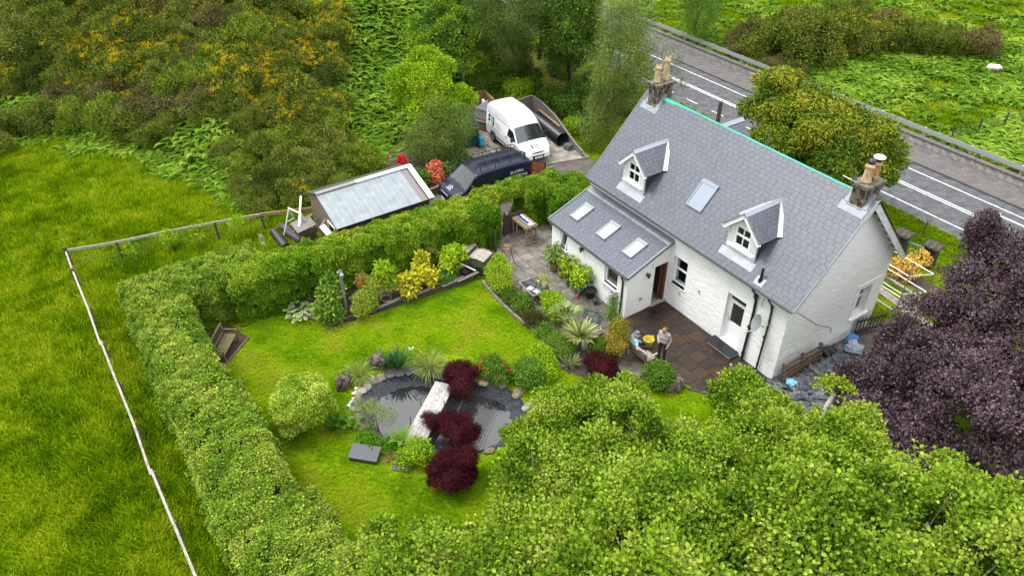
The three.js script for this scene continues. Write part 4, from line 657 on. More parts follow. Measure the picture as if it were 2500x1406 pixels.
// ---------------------------------------------------------------- foreground canopy, bright green
{
  const pal = { cols: PAL.bright, voids: -0.22, vf: 1.5, pf: 0.9, mix: 0.75, lump: 0.3, lumpF: 1.3, inner: 0.45, clump: 11, ck: 0.36, stray: 0.12, up: 0.75, wild: 0.45, bark: MT.barkPale, minY: -0.55 };
  const tree = (base, lobes, N, seed, label, r0) => makeTree('hazel_tree', label, 'tree', base, lobes, N, SP.big, WM.leaf, { ...pal, seed, r0, fork: 0.5 });
  tree([4.6, 0, 13.6], [[-0.75, 3.0, 11.3, 0.8, 0.75, 0.8], [3.4, 5.2, 16.2, 1.4, 1.2, 1.3], [3.6, 5.9, 13.4, 1.8, 1.5, 1.7], [1.6, 4.2, 12.2, 1.5, 1.3, 1.4], [0.4, 3.9, 10.6, 1.3, 1.2, 1.3], [5.4, 6.8, 14.9, 1.8, 1.5, 1.7], [2.3, 3.3, 10.3, 1.4, 1.2, 1.3], [1.9, 4.3, 17.1, 1.4, 1.2, 1.2], [0.5, 2.7, 11.9, 1.0, 0.9, 1.0], [5.2, 6.6, 12.6, 1.6, 1.4, 1.5]], 17000, 21, 'bright green leafy tree spreading over the pond and lower lawn', 0.24);
  tree([1.4, 0, 8.2], [[-0.2, 3.4, 9.0, 1.15, 0.95, 1.1], [-0.75, 2.55, 7.0, 0.7, 0.6, 0.65], [1.2, 4.2, 9.7, 1.3, 1.1, 1.3], [3.4, 4.6, 9.7, 1.2, 1.0, 1.1], [3.4, 5.4, 10.4, 1.5, 1.2, 1.5]], 10500, 22, 'bright green leafy tree rising beside the small lawn below the terrace', 0.2);
  tree([6.4, 0, 7.6], [[4.6, 5.2, 7.2, 1.5, 1.2, 1.4], [3.0, 4.4, 6.0, 1.2, 1.0, 1.1], [5.9, 6.0, 8.6, 1.7, 1.4, 1.6], [6.6, 6.2, 6.7, 1.5, 1.2, 1.4], [7.6, 7.2, 9.4, 1.7, 1.4, 1.6], [3.6, 3.6, 4.6, 0.8, 0.7, 0.8], [5.3, 6.2, 10.0, 1.4, 1.2, 1.3], [2.4, 3.6, 4.9, 0.75, 0.7, 0.7]], 14000, 23, 'bright green leafy tree standing between the slate rubble and the terrace lawn', 0.24);
  tree([9.8, 0, 10.2], [[8.4, 7.8, 11.2, 1.8, 1.5, 1.7], [9.4, 7.9, 8.6, 1.7, 1.4, 1.6], [10.6, 8.6, 9.4, 1.6, 1.4, 1.6], [7.0, 8.0, 12.8, 1.8, 1.5, 1.8], [9.2, 9.4, 11.8, 1.6, 1.3, 1.5], [8.3, 6.7, 7.1, 1.3, 1.1, 1.2], [10.4, 7.6, 7.3, 1.3, 1.1, 1.2], [11.6, 8.2, 7.9, 1.2, 1.1, 1.2], [8.9, 7.0, 6.1, 0.9, 0.8, 0.85]], 18000, 24, 'tall bright green leafy tree next to the purple leaved tree', 0.28);
  tree([7.0, 0, 15.4], [[6.6, 8.0, 14.6, 1.9, 1.5, 1.8], [7.8, 9.0, 14.8, 1.6, 1.4, 1.6], [5.0, 6.6, 16.8, 1.8, 1.5, 1.6], [7.2, 8.4, 16.9, 1.5, 1.3, 1.4], [3.8, 5.6, 17.6, 1.5, 1.2, 1.2]], 13500, 25, 'tall bright green leafy tree at the lower end of the clipped hedge', 0.26);
  // a bare bough with one tuft of leaves at its end
  const b = thing('hazel_bough', 'bare pale bough with a single tuft of bright leaves reaching over the slate rubble', 'branch', [5.9, 5.6, 7.0]);
  part(b, 'bough', [tube([[-0.6, -0.6, 0.6], [-0.45, 0.35, 0.05], [-0.3, 0.75, -0.5], [-0.5, 1.0, -1.0], [-0.62, 1.2, -1.42]], 0.065, 18, 7), tube([[-0.35, 0.72, -0.45], [-0.1, 0.85, -0.6], [0.15, 0.85, -0.65]], 0.022, 8, 6)], MT.barkPale);
  instances(b, 'leaves', SP.big, WM.leaf, crownList([[-0.6, 1.35, -1.55, 0.42, 0.13, 0.34], [-1.12, 1.22, -1.35, 0.2, 0.1, 0.2]], 46, { ...pal, seed: 31, cols: [[0.20, 0.30, 0.012], [0.27, 0.35, 0.02], [0.33, 0.36, 0.03]] }));
}
// ---------------------------------------------------------------- purple beech
makeTree('copper_beech', 'wide dark purple leaved beech tree beside the gable wall and slate rubble', 'tree', [6.6, 0, -4.2], [[4.6, 3.4, -2.6, 2.1, 1.7, 2.1], [5.9, 4.3, -0.6, 2.1, 1.7, 2.1], [3.9, 4.0, -5.6, 2.1, 1.8, 2.1], [6.4, 5.2, -4.2, 2.6, 2.2, 2.6], [7.6, 4.8, 0.8, 2.3, 1.8, 2.1], [3.3, 4.6, -8.0, 1.5, 1.5, 1.5], [5.4, 5.6, -7.2, 2.0, 1.8, 2.0], [2.9, 2.2, -3.6, 1.0, 0.9, 1.0], [8.8, 5.6, -1.8, 2.2, 2.0, 2.2], [3.9, 2.2, -0.9, 1.5, 1.1, 1.4], [5.2, 2.8, 1.0, 1.5, 1.2, 1.4], [2.2, 5.4, -7.6, 0.7, 1.0, 0.7], [7.2, 3.2, 2.3, 1.8, 1.5, 1.4], [3.1, 2.0, -0.2, 0.9, 0.7, 0.8], [2.6, 1.7, -3.0, 0.7, 0.6, 0.7]], 21000, SP.beech, WM.gloss, { clump: 9, ck: 0.36, voids: -0.2, vf: 1.1, bark: MT.bark, cols: PAL.beech, pf: 0.8, mix: 0.6, lump: 0.22, inner: 0.5, seed: 41, r0: 0.34, up: 0.7, minY: -0.6 });

// ---------------------------------------------------------------- trees behind and beside the house
makeTree('chestnut_tree', 'round yellow green tree with hanging leaves between the cottage and the road', 'tree', [-9.4, -0.7, -13.6], [[-9.6, 3.4, -13.6, 2.5, 2.3, 2.4], [-11.8, 4.3, -12.6, 1.9, 1.8, 1.8], [-7.9, 3.0, -15.4, 2.1, 2.0, 2.0], [-10.4, 2.2, -11.2, 1.9, 1.7, 1.7], [-8.0, 2.0, -13.0, 2.0, 1.8, 1.8], [-12.4, 5.0, -13.4, 1.2, 1.2, 1.2], [-6.9, 2.2, -15.6, 1.5, 1.5, 1.4]], 6500, SP.chestnut, WM.leaf, { clump: 8, ck: 0.38, cols: [[0.045, 0.095, 0.008], [0.085, 0.145, 0.010], [0.135, 0.190, 0.012], [0.185, 0.215, 0.016], [0.27, 0.215, 0.02]], seed: 51, r0: 0.28, mix: 0.5, pf: 0.8, lump: 0.2, inner: 0.6 });
const birchO = { cols: PAL.birch, mix: 0.5, lump: 0.25, inner: 0.45, out: 0.35, up: 0.5, wild: 0.6, minY: -0.95 };
makeTree('birch_tree', 'slender pale stemmed birch with loose grey green leaves next to the left chimney', 'tree', [-21.1, 0, -9.0], [[-18.0, 6.2, -6.6, 1.5, 1.9, 1.5], [-19.2, 5.4, -7.6, 1.5, 1.8, 1.5], [-18.4, 7.8, -6.8, 1.2, 1.5, 1.2], [-20.6, 3.0, -8.3, 1.3, 1.6, 1.3], [-19.9, 1.6, -6.9, 1.1, 1.3, 1.1], [-17.2, 5.2, -7.4, 1.0, 1.3, 1.0]], 2900, SP.birch, WM.leaf, { ...birchO, seed: 61, r0: 0.11, bark: mat([0.42, 0.40, 0.30], 0.85, { map: T.lichen }), fork: 0.7 });
makeTree('birch_tree', 'dark drooping birch standing tall behind the white van', 'tree', [-32.6, 0.6, -9.6], [[-28.0, 5.8, -6.0, 2.2, 2.6, 2.2], [-29.8, 4.0, -6.8, 2.2, 2.4, 2.2], [-26.7, 7.4, -4.8, 1.9, 2.1, 1.9], [-30.6, 2.6, -7.6, 1.9, 1.9, 1.9], [-28.0, 8.0, -5.2, 1.8, 2.0, 1.8], [-31.8, 4.6, -6.0, 1.8, 2.2, 1.8]], 4600, SP.birch, WM.leaf, { ...birchO, seed: 62, r0: 0.2, cols: [[0.048, 0.094, 0.0164], [0.081, 0.146, 0.0257], [0.124, 0.195, 0.0374], [0.168, 0.24, 0.0526]], clump: 6, ck: 0.4 });
makeTree('sycamore_tree', 'dense dark green tree between the drooping birch and the road', 'tree', [-29.5, -0.2, -12.2], [[-25.2, 5.8, -8.6, 1.9, 2.2, 1.9], [-27.4, 4.0, -10.4, 2.0, 2.2, 2.0], [-24.2, 7.2, -8.2, 1.6, 1.8, 1.6], [-27.0, 6.4, -9.0, 1.8, 2.0, 1.8], [-28.6, 2.6, -11.2, 1.7, 1.7, 1.7]], 5200, SP.shrub, WM.leaf, { clump: 8, ck: 0.38, cols: PAL.dark.concat([[0.13, 0.22, 0.025]]), seed: 63, r0: 0.2, lump: 0.24, scale: 2.0, inner: 0.55 });
makeTree('hawthorn_tree', 'loose pale green tree with white blossom overhanging the road', 'tree', [-23.6, -0.7, -12.6], [[-20.4, 6.2, -9.8, 1.4, 1.5, 1.4], [-21.8, 6.8, -10.6, 1.4, 1.5, 1.4], [-19.2, 4.8, -10.6, 1.3, 1.1, 1.3], [-22.4, 8.0, -10.0, 1.2, 1.3, 1.2], [-18.4, 3.8, -11.2, 0.9, 0.8, 0.9]], 1150, SP.fine, WM.leaf, { ...birchO, cols: [[0.07, 0.12, 0.025], [0.11, 0.16, 0.035], [0.16, 0.21, 0.06], [0.42, 0.44, 0.32]], seed: 64, r0: 0.13 });
makeTree('willow_tree', 'drooping green tree beyond the road next to the crash barrier', 'tree', [-34.0, -1.5, -29.4], [[-32.0, 2.0, -27.6, 1.7, 2.4, 1.7], [-33.5, 3.6, -28.2, 1.6, 1.9, 1.6], [-33.0, 0.8, -28.6, 1.4, 1.6, 1.4]], 1500, SP.birch, WM.leaf, { ...birchO, seed: 65, r0: 0.15, cols: PAL.mid });
makeTree('rowan_tree', 'fresh green leafy tree on the bank between the lime tree and the dark birch', 'tree', [-32.4, 1.2, -4.6], [[-31.2, 4.2, -3.6, 1.7, 1.6, 1.6], [-32.6, 5.0, -4.4, 1.6, 1.5, 1.5], [-30.4, 3.0, -4.2, 1.4, 1.3, 1.3], [-33.4, 3.8, -2.8, 1.5, 1.4, 1.4]], 2600, SP.shrub, WM.leaf, { clump: 7, ck: 0.4, cols: PAL.mid.concat(PAL.lime), seed: 66, r0: 0.12, scale: 1.8, mix: 0.7 });
makeTree('birch_tree', 'tall dark birch at the top of the bank behind the other trees', 'tree', [-37.6, 1.8, -8.4], [[-34.0, 6.4, -6.2, 2.1, 2.4, 2.1], [-35.6, 5.0, -7.4, 2.1, 2.3, 2.1], [-33.0, 8.4, -5.6, 1.8, 2.0, 1.8], [-37.0, 6.6, -6.6, 2.0, 2.2, 2.0]], 3600, SP.birch, WM.leaf, { ...birchO, seed: 67, r0: 0.2, clump: 6, ck: 0.4, cols: [[0.044, 0.09, 0.016], [0.078, 0.145, 0.026], [0.12, 0.195, 0.036], [0.16, 0.24, 0.05]] });
makeTree('sycamore_tree', 'broad dark green tree closing the gap beside the road behind the birches', 'tree', [-35.4, -0.4, -13.6], [[-31.4, 5.4, -11.2, 2.1, 2.2, 2.0], [-33.4, 4.4, -12.6, 2.2, 2.2, 2.1], [-30.2, 7.2, -10.4, 1.8, 1.9, 1.8], [-34.2, 6.8, -11.8, 2.0, 2.1, 2.0]], 4200, SP.shrub, WM.leaf, { clump: 8, ck: 0.38, cols: PAL.dark, seed: 68, r0: 0.2, scale: 2.0, lump: 0.24, inner: 0.55 });
for (const [x, z, s, l] of [[-29.6, -8.6, 1.0, 'dark evergreen shrub under the drooping birch'], [-27.0, -8.4, 0.8, 'mid green shrub on the bark bank above the retaining fence'], [-31.4, -9.0, 1.2, 'dense green thicket between the dark trees'], [-26.2, -10.6, 1.1, 'green thicket at the foot of the dense dark tree'], [-24.6, -13.4, 1.1, 'roadside thicket beneath the blossoming tree'], [-28.6, -13.6, 1.2, 'dark roadside thicket behind the sycamore trunk'], [-33.0, -13.8, 1.3, 'leafy roadside thicket below the broad dark tree']]) makeTree('thicket_shrub', l, 'shrub', [x, ground(x, z), z], [[x, ground(x, z) + 0.6 * s, z, 1.0 * s, 0.8 * s, 0.9 * s], [x + 0.7 * s, ground(x, z) + 0.5 * s, z + 0.4, 0.8 * s, 0.6 * s, 0.7 * s]], 420, SP.shrub, WM.leaf, { clump: 6, ck: 0.4, cols: PAL.dark.concat(PAL.mid), seed: Math.round(x * -10), stem: 'stems', crown: 'foliage', r0: 0.05, scale: 1.7 });
{ // the young maple by the bins: lime crown, greyer lower skirts
  const t = makeTree('maple_tree', 'lime green young tree rising beside the green oil tank', 'tree', [-24.6, 0, 2.3], [[-24.4, 3.6, 2.0, 1.35, 1.5, 1.35], [-25.2, 4.6, 1.2, 1.3, 1.4, 1.3], [-25.6, 3.9, 2.6, 1.2, 1.3, 1.2], [-26.2, 5.1, 1.0, 0.9, 1.0, 0.9], [-23.8, 3.2, 0.8, 1.1, 1.2, 1.1]], 4200, SP.shrub, WM.leaf, { clump: 7, ck: 0.4, cols: PAL.lime, seed: 71, r0: 0.1, scale: 1.5, lump: 0.2, mix: 0.6 });
  makeTree('birch_tree', 'small grey green birch hanging in front of the lime green tree', 'tree', [-22.9, 0, 2.6], [[-23.0, 2.4, 2.3, 1.2, 1.6, 1.2], [-22.4, 1.5, 1.9, 0.95, 1.2, 0.95], [-23.8, 1.5, 3.1, 1.0, 1.2, 1.0], [-22.3, 2.8, 1.2, 0.9, 1.1, 0.9]], 1900, SP.birch, WM.leaf, { ...birchO, seed: 72, r0: 0.07, scale: 0.8 });
}
// ---------------------------------------------------------------- gorse, bracken and scrub on the bank
{
  const G = []; // three bushes: in full bloom, part bloom, none
  const mk = (seed, bloom, pal, dead) => {
    const t = thing('gorse_bush', bloom > 0.2 ? 'gorse bush thick with yellow bloom on the bank' : bloom > 0 ? 'dark gorse bush with scattered yellow bloom on the bank' : 'dark green gorse bush without bloom on the bank', 'bush', [0, 0, 0], 0, bloom > 0.2 ? 'gorse bushes in full bloom' : bloom > 0 ? 'gorse bushes with some bloom' : 'gorse bushes without bloom');
    const r = rng(seed), L = [[0, 0.85, 0, 1.05, 0.85, 1.05], [0.75, 0.7, 0.35, 0.8, 0.7, 0.8], [-0.6, 0.75, 0.5, 0.8, 0.7, 0.8], [0.1, 0.8, -0.75, 0.85, 0.75, 0.8], [-0.4, 1.25, -0.2, 0.7, 0.6, 0.7]];
    part(t, 'stems', trunkGeo([0, -0.1, 0], L, 0.09, { seed, fork: 0.3 }), MT.bark);
    instances(t, 'foliage', SP.gorse, WM.matt, crownList(clump(L, 5, 0.45, seed), 620, { seed, cols: pal, lump: 0.3, mix: 1.1, pf: 1.5, scale: 0.95, inner: 0.5, stray: 0.12 }));
    if (bloom) { const l = crownList(L.map((q) => q.map((v, i) => (i > 2 ? v * 1.06 : v))), 900, { seed: seed + 9, cols: PAL.yellowBloom, lump: 0.28, inner: 0.95, scale: 0.62 }).filter((e) => fbm(e.p.x * 1.2 + seed, e.p.y * 1.2, e.p.z * 1.2) + 0.2 * e.n.y > 0.42 - bloom * 0.75); instances(t, 'bloom', SP.gorseBloom, WM.matt, l.slice(0, Math.round(25 + bloom * 330))); }
    return t;
  };
  G.push(mk(201, 0.30, PAL.gorse), mk(202, 0.06, PAL.gorse), mk(203, 0, PAL.gorse), mk(204, 0, [[0.075, 0.068, 0.024], [0.12, 0.10, 0.042], [0.10, 0.115, 0.025], [0.19, 0.15, 0.07]]), mk(205, 0, [[0.055, 0.095, 0.010], [0.095, 0.15, 0.014], [0.15, 0.215, 0.02], [0.22, 0.28, 0.035]]), mk(206, 0, [[0.06, 0.085, 0.014], [0.105, 0.14, 0.02], [0.155, 0.19, 0.03], [0.21, 0.235, 0.05]]), mk(207, 0, [[0.026, 0.046, 0.008], [0.045, 0.07, 0.011], [0.065, 0.095, 0.014], [0.09, 0.12, 0.02]]));
  tag(G[3], 'brown dying gorse bush on the bank', 'bush', 'dying gorse bushes'); tag(G[4], 'leafy green bramble bush among the gorse on the bank', 'bush', 'bramble bushes on the bank');
  tag(G[5], 'pale olive gorse bush without bloom on the bank', 'bush', 'pale olive gorse bushes'); tag(G[6], 'very dark low gorse bush on the bank', 'bush', 'very dark gorse bushes');
  const used = [0, 0, 0, 0, 0, 0, 0], r = rng(91), spots = [];
  const put = (k, x, z, s) => { const y = ground(x, z) - 0.1; if (!inView(x, y + 1, z, 0.12)) return; if (spots.some(([a, b, q]) => Math.hypot(a - x, b - z) < (q + s) * 0.5)) return; spots.push([x, z, s]); const sc = [s * R(0.9, 1.15, r), s * R(0.8, 1.15, r), s * R(0.9, 1.15, r)]; if (!used[k]++) { G[k].position.set(x, y, z); G[k].rotation.y = r() * 6; G[k].scale.set(...sc); } else copyOf(G[k], [x, y, z], r() * 6.28, null, sc); };
  // bushes read off the photograph: [kind, x, z, size]
  for (const q of [[0, -34.5, 10.2, 1.25], [1, -33.2, 7.6, 1.5], [0, -36.6, 8.6, 1.3], [0, -38.8, 9.6, 1.2], [0, -40.4, 6.6, 1.35], [1, -38.6, 6.0, 1.3], [0, -43.4, 9.4, 1.4], [0, -44.6, 6.4, 1.4], [1, -43.0, 13.6, 1.35], [0, -39.6, 13.0, 1.2], [1, -44.4, 17.0, 1.3], [0, -36.0, 3.8, 1.3], [0, -38.2, 2.4, 1.35], [1, -30.2, 7.6, 1.3], [4, -29.2, 9.0, 1.2], [2, -27.6, 8.6, 1.2], [1, -31.8, 5.6, 1.2], [4, -29.6, 6.4, 1.15], [5, -27.4, 7.0, 1.1], [2, -28.8, 10.6, 1.1], [5, -26.0, 9.0, 1.0], [2, -36.4, 16.2, 1.2], [4, -38.4, 17.0, 1.25], [4, -40.6, 19.0, 1.2], [2, -41.8, 21.4, 1.3], [1, -41.0, 24.0, 1.3], [4, -36.4, 12.8, 1.1], [2, -33.6, 12.4, 0.9], [4, -25.4, 6.2, 0.9], [2, -24.6, 9.6, 0.9], [2, -24.2, 12.6, 0.75], [6, -25.3, 11.5, 0.95], [1, -23.6, 10.7, 0.9], [4, -24.1, 8.9, 0.95], [2, -22.7, 8.2, 0.8], [2, -27.2, 9.9, 1.1], [4, -27.9, 8.1, 1.05], [1, -28.1, 6.4, 1.0], [5, -24.8, 6.4, 0.8], [4, -29.5, 10.5, 1.1], [2, -31.4, 10.6, 1.0], [0, -32.4, 9.2, 1.0], [4, -21.6, 6.9, 0.7], [2, -26.2, 13.0, 0.7], [4, -28.4, 12.4, 0.8], [5, -30.4, 12.6, 0.7]]) put(...q);
  for (let n = 0; n < 4000 && spots.length < 230; n++) { const x = R(-74, -34, r), z = R(-7, 30, r), d = edgeX(z) - x; if (d < 4.5) continue; const gap = fbm(x * 0.16, z * 0.16, 5); if (z < 4 && x > -46 && gap > -0.12) continue; const f = fbm(x * 0.2, z * 0.2, 1); put(f > 0.2 ? 0 : f > 0.04 ? 1 : r() < 0.2 ? 2 : r() < 0.2 ? 3 : r() < 0.35 ? 4 : r() < 0.6 ? 5 : 6, x, z, R(0.8, 1.45, r)); }
  const nBank = spots.length; spots.length = 0;
  // beyond the road
  const far = (k, x, z, s) => { const y = ground(x, z) - 0.1; const c = copyOf(G[k], [x, y, z], r() * 6.28, k === 3 ? 'brown dying gorse bush beyond the roadside wall' : 'dark gorse bush beyond the roadside wall', s); c.userData.group = 'gorse bushes beyond the road'; c.userData.label = k === 3 ? 'brown dying gorse bush beyond the roadside wall' : k === 1 ? 'gorse bush with some yellow bloom beyond the roadside wall' : 'dark gorse bush beyond the roadside wall'; c.userData.group = ['full bloom', 'part bloom', 'dark', 'brown', 'leafy'][k] + ' gorse beyond the road'; };
  for (const q of [[2, -24.4, -31.6, 2.3], [2, -25.8, -33.2, 2.2], [1, -23.6, -33.6, 2.0], [2, -26.6, -31.0, 1.8], [3, -28.4, -30.6, 1.5], [2, -26.0, -36.4, 1.9], [1, -23.4, -37.0, 1.7], [1, -21.8, -39.4, 1.6], [2, -20.2, -40.6, 1.5], [3, -22.8, -41.0, 1.5], [2, -18.8, -42.0, 1.4], [3, -17.0, -43.4, 1.4], [2, -26.4, -40.4, 1.6], [3, -28.0, -28.8, 0.9], [3, -24.6, -28.6, 0.8], [2, -22.6, -28.7, 0.8], [2, -2.6, -29.0, 1.1], [2, -1.2, -28.6, 1.0], [2, 0.4, -28.4, 1.0], [3, -4.0, -28.8, 0.7]]) far(...q);
  // bracken
  const br = [fernPlant(301, 6, 0.85, 0.3), fernPlant(302, 7, 0.7, 0.26), fernPlant(303, 5, 1.0, 0.34)], L = [[], [], []], F = [[], [], []];
  for (let n = 0; n < 110000; n++) {
    const x = R(-78, -23, r), z = R(-8.5, 32, r), d = edgeX(z) - x; if (d < -0.8 + 2.5 * nz(x * 0.3, z * 0.3, 3)) continue; if (d > 30 && r() < 0.5) continue; if (x > -30 && z < 4 && z > -8) { if (x > -27.5) continue; }
    const f = fbm(x * 0.35, z * 0.35, 6); if (f < -0.24) continue; const y = ground(x, z); if (!inView(x, y, z, 0.1)) continue;
    L[n % 3].push({ p: V(x, y - 0.03, z), a: r() * 6.28, s: R(0.35, 1.0, r) * (d > 4 ? 1.35 : 1), c: ramp(PAL.bracken, f * 0.9 + 0.4 + (r() - 0.5) * 0.8) });
  }
  L.forEach((l, k) => { const m = instances(scene, numbered('bracken_ferns'), br[k], WM.matt, l.slice(0, 11000)); });
  for (let n = 0; n < 95000; n++) { // bracken beyond the road
    const x = R(-46, 14, r), z = R(-62, -27.8, r), y = ground(x, z); if (!inView(x, y, z, 0.08)) continue;
    const line = -9.2 - (z + 30) * 0.42; // the wire fence line
    const grassy = x < line ? (x > -16 && x < -9 && z > -35 + 3 * nz(x * 0.3, z * 0.3)) || z < -47 - (x + 18) * 1.1 : false; if (grassy && r() < 0.93) continue;
    const f = fbm(x * 0.3, z * 0.3, 7); if (f < -0.18) continue;
    F[n % 3].push({ p: V(x, y - 0.03, z), a: r() * 6.28, s: R(0.4, 1.1, r), c: ramp(PAL.bracken, f * 1.2 + 0.4 + (r() - 0.5) * 0.8) });
  }
  F.forEach((l, k) => instances(scene, numbered('bracken_ferns'), br[k], WM.matt, l.slice(0, 7000)));
  console.log('bank', nBank, L.map((l) => l.length), F.map((l) => l.length));
}

// ---------------------------------------------------------------- fences
{
  const f = thing('pasture_fence', 'long post and rail fence with bleached top rail and wire along the pasture', 'fence', [0, 0, 0]);
  const rail = (a, b, w = 0.05, h = 0.13, m = MT.timberPale) => part(f, 'rail', tri(bar(a, b, w, h), 0.9, a[0]), m);
  const P = [[-23.97, 22.02], [-22.0, 22.0], [-18.7, 21.9], [-15.9, 21.84], [-13.2, 21.78], [-10.6, 21.7], [-7.9, 21.66], [-5.5, 21.57], [-3.1, 21.48], [-0.6, 21.4], [1.6, 21.3]];
  for (let i = 0; i < P.length - 1; i++) { const j = R(-0.02, 0.02); rail([P[i][0] - 0.12, 1.1 + j, P[i][1]], [P[i + 1][0] + 0.12, 1.1 + R(-0.02, 0.02), P[i + 1][1] + (i % 3 === 2 ? 0.05 : 0)], 0.075, 0.06); }
  P.forEach(([x, z], i) => part(f, 'post', tri(i < 2 ? rod([x, -0.1, z], [x + 0.02, 1.22 + (i ? 0 : 0.1), z], 0.1, 0.085, 9) : rod([x, -0.1, z - 0.05], [x + R(-0.03, 0.03), 1.06, z - 0.05], 0.055, 0.05, 8), 0.7), i < 2 ? MT.timberDark : MT.timber));
  const Q = [[-23.97, 22.02], [-23.36, 19.85], [-22.96, 17.58], [-22.47, 15.4], [-21.93, 13.2]];
  for (let i = 0; i < 4; i++) rail([Q[i][0], 1.1, Q[i][1]], [Q[i + 1][0], 1.1, Q[i + 1][1]]);
  for (const [x, z] of Q.slice(1)) part(f, 'post', tri(rod([x, -0.1, z], [x, 1.12, z], 0.06, 0.055, 8), 0.7), MT.timberDark);
  part(f, 'rail', tri(bar([-21.9, 1.12, 13.2], [-20.5, 1.12, 9.6], 0.05, 0.16), 0.9), MT.timberNew, 'new yellow pine rail');
  for (const y of [0.2, 0.4, 0.6, 0.85]) { part(f, 'wire', tube(Q.map(([x, z]) => [x + 0.05, y, z]), 0.004, 20, 4), MT.timberGrey); part(f, 'wire', tube(P.map(([x, z]) => [x, y, z + 0.05]), 0.004, 20, 4), MT.timberGrey); }
  // wire stock fence far across the road
  const w = thing('wire_fence', 'wire stock fence on thin posts crossing the bracken beyond the road', 'fence', [0, 0, 0]); const W = [];
  for (let i = 0; i < 15; i++) { const z = -28.6 - i * 2.1, x = -9.2 - (z + 30) * 0.26, y = ground(x, z); W.push([x, y + 0.95, z]); part(w, 'post', rod([x, y - 0.2, z], [x, y + 1.2, z], 0.06, 0.055, 6), MT.timberDark); }
  for (const dy of [0, -0.3, -0.6]) part(w, 'wire', tube(W.map(([x, y, z]) => [x, y + dy, z]), 0.022, 30, 4), MT.timberDark);
}
